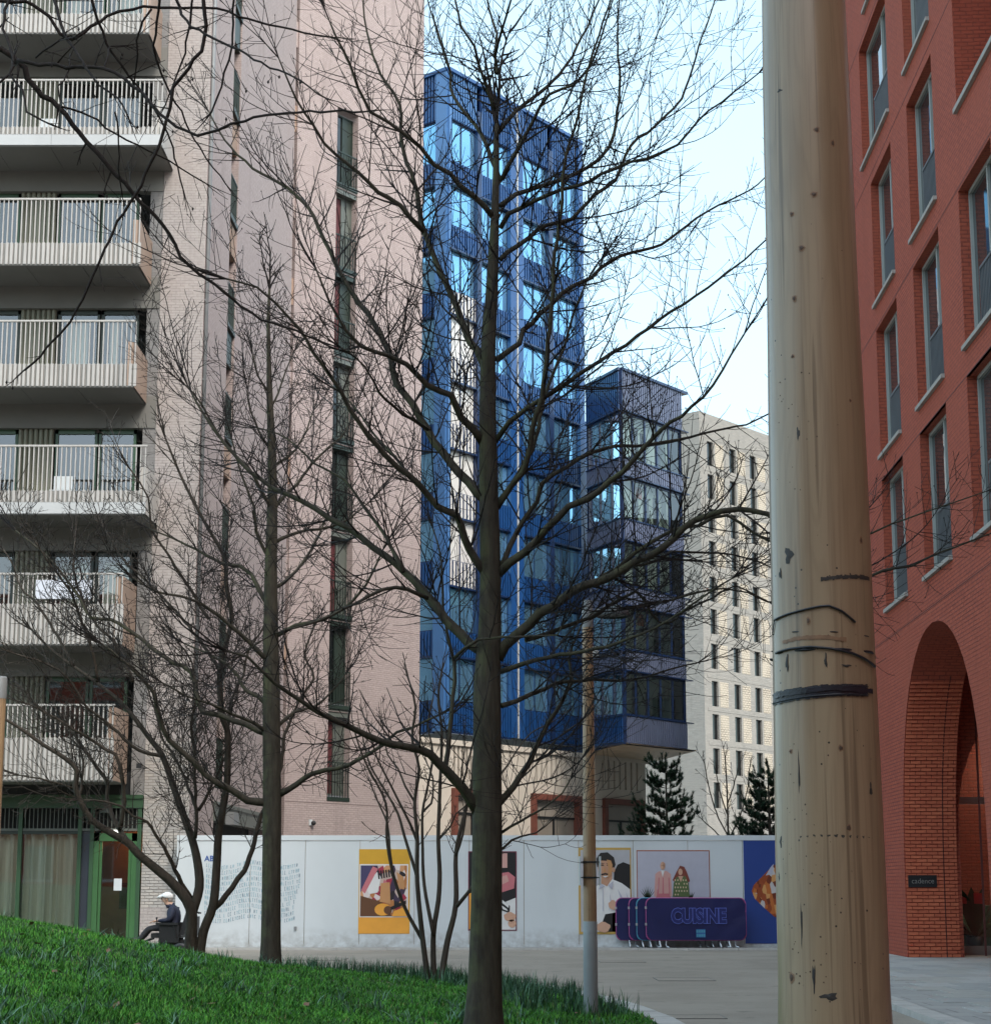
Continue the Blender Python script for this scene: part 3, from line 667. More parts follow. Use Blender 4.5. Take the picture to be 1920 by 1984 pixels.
sf = MB(); sf.face([FR.p(0, 0.1, ZB), FR.p(UT, 0.1, ZB), FQ.p(11, 0, ZB), FL.p(11, 0.1, ZB)]); sf.build('soffit', M_soffit, tw)
def ribs(F, u0, u1, z0, z1, parent, back, ribm, sp=0.2, rw=0.085, dp=0.09, w=-0.04, name='cladding_panel'):
    r = MB(); r.fbox(F, u0, u1, w - .1, w, z0, z1, 0); k = max(2, round((u1 - u0) / sp)); s_ = (u1 - u0) / k
    for i in range(k):
        c_ = u0 + s_ * (i + .5); r.fbox(F, c_ - rw / 2, c_ + rw / 2, w + .001, w + dp, z0 + .02, z1 - .02, 1)
    return r.build(name, [back, ribm], parent)
def ut(px): return FR.u(px, 350)
pil = [(0.0, ut(870)), (ut(986), ut(997)), (ut(1001), ut(1010)), (ut(1117), UT)]
fins = [(ut(923), ut(931)), (ut(1060), ut(1068))]
bays = [(ut(870.5), ut(923), 2), (ut(931), ut(986), 3), (ut(1010.5), ut(1060), 2), (ut(1068), ut(1117), 3)]
for a, b_ in pil:
    mb = MB(); mb.fbox(FR, a, b_, -0.3, 0.12, ZB, ZT); mb.build('pilaster', M_blue if a > 0.5 else M_bluelt, tw)
mb = MB(); mb.fbox(FR, ut(998), ut(1000), -0.2, 0.14, ZB, ZT); mb.build('silver_strip', M_fascia, tw)
for a, b_ in fins:
    mb = MB(); mb.fbox(FR, a, b_, -0.2, 0.10, ZB, ZT - 1.5); mb.build('fin', M_bluedk, tw)
mb = MB(); mb.fbox(FR, 0, UT, -0.3, 0.16, ZT - .12, ZT + .06); mb.fbox(FL, 0, 11, -0.3, 0.16, ZT - .12, ZT + .06); mb.build('parapet_cap', M_blue, tw)
def window(F, a, b_, n_, z0, z1, parent, gm, frm, w=-0.16, t=0.05, blind=None):
    f = MB(); f.fbox(F, a, b_, w - .04, w + .05, z0, z0 + t); f.fbox(F, a, b_, w - .04, w + .05, z1 - t, z1)
    for i in range(n_ + 1):
        c_ = a + (b_ - a) * i / n_; f.fbox(F, max(a, c_ - t / 2), min(b_, c_ + t / 2), w - .04, w + .05, z0, z1)
    f = f.build('window', frm, parent)
    for i in range(n_):
        pn = MB(); u0 = a + (b_ - a) * i / n_ + t / 2; u1 = a + (b_ - a) * (i + 1) / n_ - t / 2
        pn.fquad(F, u0, u1, z0 + t, z1 - t, w + random.uniform(-.004, .004)); pn.build('pane', gm[i] if isinstance(gm, list) else gm, f)
    return f
tops = [s + WH for s in SILL]
M_whiterefl = plain('painted_white_reflection', (0.60, 0.57, 0.53), 0.12, 0.04, 0.6, spec=0.9)  # bright building's reflection painted as a white pane and rib backing colour
for bi, (a, b_, n_) in enumerate(bays):
    ribs(FR, a, b_, tops[0], ZT - .12, tw, M_bluedk, M_blue if bi else M_bluelt)
    for k, s_ in enumerate(SILL):
        gm = M_whiterefl if (bi == 0 and k in (3, 4, 5, 6)) else M_tglass
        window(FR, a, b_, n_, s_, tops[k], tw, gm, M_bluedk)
        z0 = tops[k + 1] if k < 8 else ZB
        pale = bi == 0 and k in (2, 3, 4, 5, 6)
        ribs(FR, a, b_, z0, s_, tw, M_whiterefl if pale else M_bluedk, M_bluedk if pale else M_blue, **(dict(sp=.27, rw=.05, dp=.05) if pale else {}))
        mb = MB(); mb.fbox(FR, a, b_, -0.1, 0.1, z0 - .09, z0 + .0); mb.build('head_trim', M_bluedk, tw)
pw_ = FL.u(846, 350); mb = MB(); mb.fbox(FL, 0.0, pw_, -0.3, 0.1, ZB, ZT - .1); mb.build('pilaster', M_bluelt, tw)
for k, s_ in enumerate(SILL):
    for (a, b_) in ((pw_, pw_ + 2.6), (pw_ + 2.9, pw_ + 5.5)):
        window(FL, a, b_, 2, s_, tops[k], tw, M_tglass, M_bluedk)
        z0 = tops[k + 1] if k < 8 else ZB
        ribs(FL, a, b_, z0, s_, tw, M_bluedk, M_blue)
        mb = MB(); mb.fbox(FL, a, b_, -0.1, 0.1, z0 - .09, z0); mb.build('head_trim', M_bluedk, tw)
        if k == 0: ribs(FL, a, b_, tops[0], ZT - .12, tw, M_bluedk, M_blue)
# annex: prow shaped block
YX = 86.0
a0 = P(1206, 1100, YX); GR = Frame(a0.x, a0.y, 39.5); GL = Frame(a0.x, a0.y, -25.6, flip=True)
ax = empty('blue_annex', (a0.x, a0.y, 0), 'lower blue block with a sharp corner, glass storeys and thin projecting ledges', 'building')
AL = 3.6; AR = GR.u(1325, 1100); AZT = GR.z(1205, 713); AZB = 8.5
zs = [GR.z(1206, y) for y in (793, 885, 919, 1003, 1044, 1132, 1170, 1257, 1297, 1384)]
zs = [AZT - 2.0 + 0.0] + [0] * 9
sills = [AZT - 2.15 - 2.15 - 3.3 * k for k in range(5)]
if True:
    top0 = GR.z(1206, 793); sills = [GR.z(1206, y) for y in (885, 1003, 1132, 1257, 1384)]; heads = [GR.z(1206, y) for y in (793, 919, 1044, 1170, 1297)]
def wedge(d, zlo, zhi, m, name):
    t = math.tan(R((39.5 + 25.6) / 2)); far = GR.o + GR.d * (AR - d) + GL.d * (AL - d)
    pl = [GR.p(d / t, -d, 0), GR.p(AR - d, -d, 0), far, GL.p(AL - d, -d, 0)]
    mb = MB(); mb.box8([Vector((p.x, p.y, zlo)) for p in pl] + [Vector((p.x, p.y, zhi)) for p in pl]); return mb.build(name, m, ax)
lk = MB(); lk.fbox(Frame(*FR.p(UT, 0, 0).xy, 38.5), -0.2, 4.5, -3, -0.6, AZB, AZT - .6); lk.build('link_wall', M_blue, ax)
M_anx = mirror_glass('annex_glass', (0.03, 0.045, 0.04), 1.6)
M_white_post = plain('white_column', (0.62, 0.66, 0.60), 0.5, 0.05, 1)
M_inter = plain('pale_interior_wall', (0.66, 0.70, 0.63), 0.7, 0.12, 0.8)
M_oranger = plain('orange_interior_panel', (0.50, 0.13, 0.05), 0.6, 0.1, 1)
def band(z0, z1, name='band'):
    ribs(GR, 0.02, AR, z0, z1, ax, M_bluedk, M_mauve, sp=0.17, rw=0.075, w=0.0, dp=.07); ribs(GL, 0.02, AL, z0, z1, ax, M_bluedk, M_blue if z1 > AZT - 1 or z0 < AZB + .1 else M_mauve, sp=0.2, w=0.0, dp=.07)
def ledge(z, over=0.55, th=0.05, out=.1):
    mb = MB(); mb.fbox(GR, .0, AR + over, -0.3, out, z - th, z); mb.fbox(GL, 0.0, AL, -0.3, out, z - th + .001, z - .001); mb.build('ledge', M_bluedk, ax)
band(heads[0], AZT - .1); ledge(AZT, .45, .14, .15); ledge(heads[0])
for k in range(5):
    zb = heads[k + 1] if k < 4 else AZB
    band(zb, sills[k] - .06); ledge(sills[k]); ledge(zb)
    z0, z1 = sills[k], heads[k] - .06
    window(GR, 0.05, AR - .02, 5, z0, z1, ax, M_cglass, M_bluedk, w=-0.12, t=.09)
    window(GL, 0.05, AL, 3, z0, z1, ax, M_cglass, M_bluedk, w=-0.12, t=.09)
    wedge(.16, z0 - .5, z0 - .02, M_inter, 'floor_slab'); wedge(.16, z1 + .03, z1 + .4, M_inter, 'ceiling_slab'); wedge(.75, z0 - .02, z1 + .03, M_inter, 'inner_wall')
    for u_ in (.55, AR - .95): mb = MB(); mb.fbox(GR, u_, u_ + .24, -.62, -.4, z0, z1); mb.build('column', M_white_post, ax)
    for i in range(3):
        u_ = 1.9 + i * 1.0 + random.uniform(-.2, .2); mb = MB(); mb.fbox(GR, u_, u_ + random.uniform(.2, .5), -.745, -.70, z0, z1 - random.uniform(.2, .8)); mb.build('glazed_partition', random.choice([M_white_post, M_dglass, M_bluedk]), ax)
    u_ = random.uniform(1.9, 2.3); mb = MB(); mb.fbox(GL, u_, u_ + .7, -.745, -.70, z0 + .5, z1 - .4); mb.build('orange_panel', M_oranger, ax)
    mb = MB(); mb.fbox(GL, u_ - .6, u_ - .05, -.745, -.70, z0, z1); mb.build('dark_panel', M_dglass, ax)
    if k in (1, 3): u_ = random.uniform(1.9, 2.4); mb = MB(); mb.fbox(GR, u_, u_ + .5, -.70, -.66, z1 - .7, z1 - .1); mb.build('orange_panel', M_oranger, ax)
GS = Frame(*GR.p(AR, 0, 0).xy, -25.6); mb = MB()
mb.fquad(GS, 0, AL, AZB, AZT, -.02); mb.fquad(Frame(*GL.p(AL, 0, 0).xy, 39.5), 0, AR, AZB, AZT, 0); mb.build('side_wall', M_bluedk, ax)
mb = MB(); mb.fbox(GR, 0, .06, -.1, .1, AZB, AZT - .15); mb.build('corner_trim', M_bluedk, ax)
# soffit of boards
fo = FR
sb = MB(); p0, p1 = GR.p(0, .1, AZB), GR.p(AR + .7, .1, AZB); n_ = 9
e0 = FR.p(FR.u(1135, 1450), 0.02, AZB); e1 = FR.p(FR.u(1250, 1460) + 1.0, .02, AZB)
for i in range(n_):
    t0, t1 = i / n_, (i + .94) / n_
    sb = MB(); A = [p0.lerp(e0, t0), p0.lerp(e0, t1), p1.lerp(e1, t1), p1.lerp(e1, t0)]
    sb.box8([q_ - Vector((0, 0, .05)) for q_ in A] + [q_ for q_ in A]); sb.build('soffit_board', plain('timber_soffit', (0.42, 0.31, 0.20), 0.6, 0.15, 2) if i == 0 else MAT['timber_soffit'], ax)
# podium
pd = empty('stone_podium', FR.p(0, 0, 0), 'cream stone podium with vertical slots and rust red window frames under the blue tower', 'building')
UPR = FR.u(1251, 1530); slots = []
for (x0, x1, k, y0, y1) in ((1040, 1116, 9, 1456, 1522), (1168, 1234, 7, 1466, 1530), (880, 945, 9, 1440, 1508)):
    for i in range(k):
        px = x0 + (x1 - x0) * i / (k - 1); u_ = FR.u(px, 1490); slots.append((u_ - .075, u_ + .075, FR.z((x0 + x1) / 2, y1), FR.z((x0 + x1) / 2, y0)))
zh = FR.z(1200, 1550); wins = [(FR.u(1028, 1590), FR.u(1122, 1590), 0.5, zh), (FR.u(1167, 1590), FR.u(1244, 1590), .5, zh), (FR.u(874, 1590), FR.u(960, 1590), .5, zh)]
mb = MB(); mb.wall(FR, -4, UPR, 0, 8.45, slots + wins, depth=0.28, w=0.0); FQ2 = Frame(*FR.p(UPR, 0, 0).xy, 38.5 - 90); mb.fquad(FQ2, 0, 12, 0, 8.45); mb.fbox(FR, -4, UPR + .1, -0.02, .12, 8.25, 8.5)
mb.fquad(FL, 0, 14, 0, 8.45, 0.002)
mb.build('wall', M_stone, pd)
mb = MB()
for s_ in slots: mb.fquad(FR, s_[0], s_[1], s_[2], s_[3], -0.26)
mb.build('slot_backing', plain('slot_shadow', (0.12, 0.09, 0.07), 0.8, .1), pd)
for a, b_, z0, z1 in wins:
    f = MB(); t = .28
    f.fbox(FR, a, a + t, -0.25, .22, z0, z1); f.fbox(FR, b_ - t, b_, -0.25, .22, z0, z1); f.fbox(FR, a, b_, -0.25, .221, z1 - t, z1 + .02)
    f = f.build('window', M_rust, pd)
    mb = MB(); mb.fbox(FR, a + t, b_ - t, -.2, -.12, z1 - 1.1, z1 - t); mb.build('header_panel', plain('taupe_panel', (.30, .26, .22), .6, .08, 1), f)
    mb = MB(); mb.fquad(FR, a + t, b_ - t, z0, z1 - 1.1, -0.15); mb.build('pane', plain('taupe_blind_glass', (.27, .23, .19), .15, .25, .5, spec=.8), f)
    mb = MB(); mb.fbox(FR, a + t, b_ - t, -.14, -.08, z1 - 1.2, z1 - 1.1); mb.fbox(FR, (a + b_) / 2 - .05, (a + b_) / 2 + .05, -.14, -.08, z0, z1 - 1.1); mb.build('glazing_bar', M_black, f)

# ================================================================== CREAM BRICK BLOCK FAR BEHIND
YC = 150.0
k0 = P(1362, 1200, YC); CR = Frame(k0.x, k0.y, 41); CLf = Frame(k0.x, k0.y, 41 - 90, flip=True)
cb = empty('cream_brick_block', (k0.x, k0.y, 0), 'far cream brick block with columns of narrow dark windows', 'building')
CT_ = CR.z(1375, 803)
rows = [(590, 742), (775, 893), None]
cols = [(1377.5, 1390), (1421, 1433.5), (1461, 1473), (1504, 1515), (1540, 1551)]
zr = [CR.z(1385, y) for y in (859, 922, 987, 1050, 1119, 1181, 1248, 1320, 1384, 1450, 1516)]
holes = []; 
for ci, (x0, x1) in enumerate(cols):
    for zt in zr: holes.append((CR.u(x0, 1250), CR.u(x1, 1250), zt - 2.2, zt))
mb = MB(); mb.wall(CR, 0, 34, 0, CT_, holes, depth=.35); mb.face([CR.p(0, 0, CT_), CR.p(34, 0, CT_), CR.p(34, -16, CT_), CR.p(0, -16, CT_)]); mb.build('wall', M_cream, cb)
mb = MB(); mb.fquad(CLf, 0, 16, 0, CT_ + .001); mb.build('grey_end_wall', brick('grey_buff_brick', (.36, .33, .29), (.25, .23, .205), (.30, .275, .245), bw=.44, rh=.15, ms=.02, bmp=.9), cb)
for i, (a, b_, z0, z1) in enumerate(holes):
    f = MB(); f.fbox(CR, a, a + .07, -.3, -.2, z0, z1); f.fbox(CR, b_ - .07, b_, -.3, -.2, z0, z1); f.fbox(CR, a, b_, -.3, -.2, z1 - .07, z1); f = f.build('window', M_black, cb)
    mb = MB(); mb.fquad(CR, a, b_, z0, z1, -.26); mb.build('pane', M_dglass, f)
    if True:
        mb = MB(); mb.fbox(CR, b_ + .25, b_ + 1.55, -.1, .012, z0, z1); mb.build('perforated_panel', M_creamperf, cb)
for z in zr:
    mb = MB(); mb.fbox(CR, 0.5, 30, -.1, .03, z + .25, z + .55); mb.build('string_course', M_cream, cb)
# unseen block added behind the timber pole for shade and darker tower reflections
nb = empty('added_unseen_block', (9.8, 47, 0), 'unseen plain brick block added behind the red building for shade and dark reflections', 'building')
NF = Frame(9.6, 47, 8.6, flip=True); NE = Frame(9.6, 47, 98.6); HN = 22.0
mb = MB(); hs = [(2 + 4.2 * i, 3.4 + 4.2 * i, 3 + 3.3 * j, 5.2 + 3.3 * j) for i in range(14) for j in range(5)]
mb.wall(NF, 0, 64, 0, HN, hs, depth=.3); mb.fquad(NE, 0, 24, 0, HN); mb.face([NF.p(0, 0, HN), NF.p(64, 0, HN), NF.p(64, -24, HN), NF.p(0, -24, HN)]); mb.build('wall', M_cream, nb)
mb = MB(); mb.fquad(NF, 0, 64, 0, HN, -.28); mb.build('glazing', M_dglass, nb)

ob_ = empty('opposite_building', (-10, -26, 0), 'brick building across the green seen only as a reflection in the windows', 'building')
OF = Frame(30, -26, -90); hs = [(3 + 4.0 * i, 4.8 + 4.0 * i, 2 + 3.2 * j, 4.2 + 3.2 * j) for i in range(19) for j in range(6)]
mb = MB(); mb.wall(OF, 0, 80, 0, 21, hs, depth=.25); mb.build('wall', M_red, ob_); mb = MB(); mb.fquad(OF, 0, 80, 0, 21, -.2); mb.build('glazing', M_dglass, ob_)
mb = MB()
for h in hs: mb.fbox(OF, h[0] - .1, h[1] + .1, -.05, .06, h[2] - .15, h[2]); mb.fbox(OF, h[0] + .8, h[0] + .9, -.18, -.1, h[2], h[3]); mb.fbox(OF, h[0], h[0] + .08, -.18, -.1, h[2], h[3]); mb.fbox(OF, h[1] - .08, h[1], -.18, -.1, h[2], h[3])
tag(mb.build('window_trim', M_white, ob_), kind='stuff')

# ================================================================== RED BRICK BUILDING
DR = 7.4; az = R(1.75)
RF = Frame(DR * math.cos(az), -DR * math.sin(az), 1.75, flip=True)
rbld = empty('red_brick_building', RF.p(33.9, 0, 0), 'red brick building with deep windows and a tall arched arcade', 'building')
U0, U1, ZH = -14.0, 40.6, 28.0; UC, HW, AH, AD = 33.75, 3.58, 6.55, 1.1
wrows = [7.5, 10.95, 14.45, 18.1, 21.6]; wc = [37.05, 33.0, 29.0, 24.9, 20.8, 16.7, 12.6]
holes = []
for j, z in enumerate(wrows):
    for i, u_ in enumerate(wc):
        du = 0.0
        if i == 2 and j == 3: holes.append((u_ - 2.6, u_ + 1.0, 15.35, 24.0)); continue
        if i == 2 and j == 2: continue
        holes.append((u_ - 1.17 + du, u_ + 1.17 + du + (.85 if (i == 0 and j == 3) else 0), z, z + 2.9))
archs = [UC, UC - 8.3, UC - 16.6, UC - 24.9]
mb = MB(); mb.wall(RF, U0, U1, 6.75, ZH, holes, depth=0.36)
def aw(h): return HW * math.sqrt(max(0.0, 1 - (h / AH) ** 3.6)) if h < AH else 0.0
hz = [0, .6, 1.2, 1.9, 2.6, 3.2, 3.8, 4.3, 4.8, 5.2, 5.55, 5.85, 6.1, 6.3, 6.42, 6.5, AH, 6.75]
cuts = [U0] + [(archs[i] + archs[i + 1]) / 2 for i in range(3)][::-1] + [U1]
arr = archs[::-1]
for i, uc in enumerate(arr):
    a, b_ = cuts[i], cuts[i + 1]
    for h0, h1 in zip(hz, hz[1:]):
        w0, w1 = aw(h0), aw(h1)
        for sgn, en in ((-1, a), (1, b_)):
            pts = [RF.p(en, 0, h0), RF.p(uc + sgn * w0, 0, h0), RF.p(uc + sgn * w1, 0, h1), RF.p(en, 0, h1)]
            mb.face(pts)
            if h1 <= AH: mb.face([RF.p(uc + sgn * w0, 0, h0), RF.p(uc + sgn * w0, -AD, h0), RF.p(uc + sgn * w1, -AD, h1), RF.p(uc + sgn * w1, 0, h1)])
# far end wall, chamfered
RE = Frame(*RF.p(U1, 0, 0).xy, 1.75 + 90); mb.fquad(RE, 0, 26, 0, ZH); mb.face([RF.p(U0, 0, ZH), RF.p(U1, 0, ZH), RF.p(U1, -26, ZH), RF.p(U0, -26, ZH)])
mb.build('wall', M_red, rbld)
# inner lining of the arcade: transverse wall with its own arch, vault, back wall and shopfront
UFAR = UC + HW
tw_ = MB(); FTr = Frame(*RF.p(UFAR, -0.02, 0).xy, 91.75)      # faces the camera, u runs into the building
PW = 1.15
for h0, h1 in zip(hz, hz[1:]):
    def iw(h): return PW + (2.3 * (1 - math.sqrt(max(0, 1 - ((h - 2.9) / 2.9) ** 2))) if h > 2.9 and h < 5.8 else (0 if h <= 2.9 else 2.3))
    tw_.face([FTr.p(0, 0, h0), FTr.p(iw(h0), 0, h0), FTr.p(iw(h1), 0, h1), FTr.p(0, 0, h1)])
    tw_.face([FTr.p(iw(h0), 0, h0), FTr.p(iw(h0), -.9, h0), FTr.p(iw(h1), -.9, h1), FTr.p(iw(h1), 0, h1)])
tw_.fquad(FTr, 2.0, 5.5, 5.7, 6.75); tw_.fquad(FTr, 3.2, 5.5, 0, 6.75)
tw_.build('arcade_wall', M_red, rbld)
mb = MB(); RB = [plain('red_brick_%s' % k, c, 0.85, 0.12, 12, bmp=0.3) for k, c in zip(('deep', 'mid', 'orange'), ((0.50, 0.118, 0.058), (0.54, 0.132, 0.064), (0.58, 0.15, 0.072)))]
brick_field(FTr, 0.005, AD - .03, 0.07, 5.75, RB, rbld, w0=-0.09, proud=0.02, off=lambda z: HW - aw(z))
mb = MB()
for z0_, z1_ in zip(np.arange(.06, 5.6, .3), np.arange(.36, 5.9, .3)): mb.face([FTr.p(.78, HW - aw(z0_) + .027, z0_), FTr.p(.80, HW - aw(z0_) + .027, z0_), FTr.p(.80, HW - aw(z1_) + .027, z1_), FTr.p(.78, HW - aw(z1_) + .027, z1_)])
mb.build('movement_joint', plain('brick_joint', (.07, .02, .016), .8, .1), rbld)
mb = MB(); mb.face([RF.p(U0, -.3, 6.7), RF.p(U1, -.3, 6.7), RF.p(U1, -25, 6.7), RF.p(U0, -25, 6.7)]); mb.build('arcade_ceiling', M_red, rbld)
mb = MB(); mb.fquad(RF, U0, U1, 0, 6.7, -5.4); mb.build('arcade_back_wall', M_red, rbld)
mb = MB(); mb.fbox(FTr, PW + .42, PW + .46, -.02, .01, 0.1, 6.2); mb.build('movement_joint', plain('joint_sealant', (.11, .03, .024), .7, .1), rbld)
gf = MB(); FGl = Frame(*FTr.p(0, -1.6, 0).xy, 91.75)
for a, b_, c_, d_ in ((PW + .1, PW + .2, .06, 6.5), (PW + 1.9, PW + 2.0, .06, 6.5), (PW, 5.5, 3.3, 3.45), (PW, 5.5, .06, .25), (PW + .95, PW + 1.02, 3.45, 6.5)): gf.fbox(FGl, a, b_, -.05, .05, c_, d_)
gf = gf.build('shopfront', M_winframe, rbld)
mb = MB(); mb.fquad(FGl, PW, 5.5, .25, 6.5, -.02); mb.build('pane', M_cglass, gf)
mb = MB(); mb.fquad(FGl, PW - .5, 6, 0, 6.6, -3); mb.build('shop_back_wall', plain('dim_shop_wall', (.34, .31, .25), .8, .3, .6), gf)
mb = MB(); mb.fbox(FGl, PW + .4, 4, -1.8, -1.2, 0, 1.1); mb.build('shop_counter', plain('green_counter', (.06, .13, .09), .5, .1), gf)
for sx in (PW + .24, PW + .62):
    mb = MB(); mb.fbox(FGl, sx, sx + .22, .0, .004, 1.15, 1.38); mb.build('window_sticker', plain('red_sticker', (.45, .05, .04), .5, .05) if sx < PW + .5 else MAT['red_sticker'], gf)
glow('shop_light', FGl.p(PW + 2.2, -1.6, 4.2), 60, (1, .92, .78))
# shop plant with large leaves
sp_ = FGl.p(PW + .75, -.6, .06); pl_ = empty('potted_plant', sp_, 'large leaved potted plant behind the glass inside the arch', 'plant')
mb = MB(); mb.lathe((sp_.x, sp_.y, sp_.z), [(0, 0), (.16, 0), (.2, .38), (.17, .38), (.16, .3), (0, .3)], 14); mb.build('pot', M_black, pl_, smooth=True)
for i in range(16):
    a = random.uniform(0, 6.28); L_ = random.uniform(.5, .95); h = random.uniform(.5, 1.6); mb = MB(); st = sp_ + Vector((0, 0, .3)); k_ = []
    for j in range(6):
        t = j / 5; k_.append(st + Vector((math.cos(a) * L_ * t, math.sin(a) * L_ * t, h * t - .5 * L_ * t * t)))
    dn = Vector((-math.sin(a), math.cos(a), 0))
    for j in range(5):
        wa, wb = .13 * math.sin(math.pi * j / 5) + .012, .13 * math.sin(math.pi * (j + 1) / 5) + .004
        mb.face([k_[j] - dn * wa, k_[j] + dn * wa, k_[j + 1] + dn * wb, k_[j + 1] - dn * wb])
    mb.build('leaf', MD[2], pl_)
# windows of the red building
for j, h in enumerate(holes):
    a, b_, z0, z1 = h; w_ = -.22
    if a < 14: continue
    if z1 - z0 > 5:
        mb = MB(); mb.fquad(RF, a, b_, z0, z1, -1.7)
        for e in (a, b_): mb.face([RF.p(e, -.36, z0), RF.p(e, -1.7, z0), RF.p(e, -1.7, z1), RF.p(e, -.36, z1)])
        mb.face([RF.p(a, -.36, z0), RF.p(b_, -.36, z0), RF.p(b_, -1.7, z0), RF.p(a, -1.7, z0)]); mb.build('loggia_wall', M_red, rbld)
        mb = MB(); mb.fbox(RF, a - .02, b_ + .02, -.35, .07, z0 - .09, z0 + .004); mb.build('loggia_sill', M_sill, rbld); continue
    f = MB(); t = .07
    for q_ in ((a, a + t, z0, z1), (b_ - t, b_, z0, z1), (a, b_, z1 - t, z1), (a, b_, z0, z0 + t), (a + (b_ - a) * .42, a + (b_ - a) * .42 + t, z0, z1)):
        f.fbox(RF, q_[0], q_[1], w_ - .05, w_ + .04, q_[2], q_[3])
    f = f.build('window', M_winframe, rbld)
    for (u0, u1) in ((a + t, a + (b_ - a) * .42), (a + (b_ - a) * .42 + t, b_ - t)):
        pn = MB(); pn.fquad(RF, u0, u1, z0 + t, z1 - t, w_ - .01); pn.build('pane', M_rglass, f)
    gr = MB(); g0_, g1_ = a + .02, a + (b_ - a) * .62
    gr.fbox(RF, g0_, g1_, -.12, -.08, z0 + 1.1, z0 + 1.15); gr.fbox(RF, g0_, g1_, -.12, -.08, z0 + .08, z0 + .12)
    k_ = int((g1_ - g0_) / .1)
    for i in range(k_ + 1): c_ = g0_ + (g1_ - g0_) * i / k_; gr.fbox(RF, c_ - .018, c_ + .018, -.115, -.09, z0 + .1, z0 + 1.12)
    gr.build('guard_rail', plain('slate_rail_paint', (.085, .095, .10), .45, .1) if 'slate_rail_paint' not in MAT else MAT['slate_rail_paint'], f)
    s_ = MB(); s_.fbox(RF, a - .02, b_ + .02, -.35, .07, z0 - .075, z0 + .004); s_.build('sill', M_sill, f)
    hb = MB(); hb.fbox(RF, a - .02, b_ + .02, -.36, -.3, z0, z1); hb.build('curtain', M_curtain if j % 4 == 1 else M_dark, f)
for z in (6.85, 10.4, 13.9, 17.55, 21.1):
    mb = MB(); mb.fbox(RF, U0, U1, -.05, .004, z, z + .018); mb.build('movement_joint', MAT['joint_sealant'], rbld)
# sign on the pier
sq = FTr.hit(1787, 1708); sgn = empty('shop_sign', FTr.p(sq[0], .02, sq[1]), 'small black sign with grey lettering on the red brick pier in the arch', 'sign')
mb = MB(); mb.fbox(FTr, sq[0] - .30, sq[0] + .29, .018, .05, sq[1] - .125, sq[1] + .125); mb.build('board', M_black, sgn)
def put_text(F, body, u_, z, size, mat, parent, w, off=0.0, sx=1.0, name='lettering'):
    v_, f_ = text_faces(body, size, off, sx); mb = MB(); b0 = len(mb.v)
    mb.v = [tuple(F.p(u_ + x, w, z + y)) for x, y, _ in v_]; mb.f = f_; mb.mi = [0] * len(f_)
    return mb.build(name, mat, parent)
put_text(FTr, 'cadence', sq[0], sq[1] + .0, .155, plain('sign_letter_grey', (.30, .29, .27), .5, .05), sgn, .053, off=-.002, sx=.93)
mb = MB(); lp = RF.p(27.6, .0, 4.6); mb.tube([RF.p(27.4, .0, 4.75), RF.p(27.4, .14, 4.7)], .02, 6); mb.ball(RF.p(27.4, .16, 4.7), .05)
sl_ = empty('spot_lamp', RF.p(27.4, 0, 4.7), 'tiny white spot lamp on the right hand springing of the red arch', 'lamp'); mb.build('lamp_head', M_white, sl_)

# ================================================================== HOARDING, POSTERS, BARRIERS
YH = 44.4
def HX(px): return P(px, 1730, YH).x
def HZ(py): return P(1000, py, YH).z
ho = empty('hoarding', (HX(900), YH, 0), 'long white painted site hoarding of flat panels in front of the buildings', 'hoarding')
FH = Frame(0, YH, 90); xL, xRr = HX(340), 9.6
hz1 = HZ(1619)
jx = [340] + [378 + 106.2 * i for i in range(14)]
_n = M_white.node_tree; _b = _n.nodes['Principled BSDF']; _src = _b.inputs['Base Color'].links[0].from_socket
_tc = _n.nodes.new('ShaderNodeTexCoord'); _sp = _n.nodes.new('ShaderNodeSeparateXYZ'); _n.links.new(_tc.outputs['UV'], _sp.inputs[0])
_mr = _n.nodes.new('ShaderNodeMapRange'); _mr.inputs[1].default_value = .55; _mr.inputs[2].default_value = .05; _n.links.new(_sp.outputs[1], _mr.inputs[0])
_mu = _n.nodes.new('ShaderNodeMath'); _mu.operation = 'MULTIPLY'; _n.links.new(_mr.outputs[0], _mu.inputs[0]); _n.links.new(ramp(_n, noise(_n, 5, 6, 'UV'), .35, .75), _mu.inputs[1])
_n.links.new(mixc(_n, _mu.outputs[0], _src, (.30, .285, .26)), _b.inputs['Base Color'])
M_blueboard = plain('blue_board', (0.02, 0.055, 0.24), 0.4, 0.05, 1)
xs_ = [HX(p) for p in jx if HX(p) < xRr] + [xRr]
for i, (a, b_) in enumerate(zip(xs_, xs_[1:])):
    pr = random.uniform(-.005, .005); q_ = MB(); e = .006
    q_.box8([Vector((a + e, YH + pr, .1)), Vector((b_ - e, YH + pr + random.uniform(-.002, .002), .1)), Vector((b_ - e, YH + .03, .1)), Vector((a + e, YH + .03, .1)),
             Vector((a + e, YH + pr, hz1 - .13)), Vector((b_ - e, YH + pr, hz1 - .13)), Vector((b_ - e, YH + .03, hz1 - .13)), Vector((a + e, YH + .03, hz1 - .13))])
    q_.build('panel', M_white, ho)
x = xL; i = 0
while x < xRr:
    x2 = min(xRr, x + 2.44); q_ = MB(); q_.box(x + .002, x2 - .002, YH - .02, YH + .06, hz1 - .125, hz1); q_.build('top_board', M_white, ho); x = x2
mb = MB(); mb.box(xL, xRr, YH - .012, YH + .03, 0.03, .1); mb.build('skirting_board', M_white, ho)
mb = MB(); mb.box(xL, xL + .03, YH + .031, YH + 4.0, 0.03, hz1); mb.build('return_panel', M_white, ho)
mb = MB()
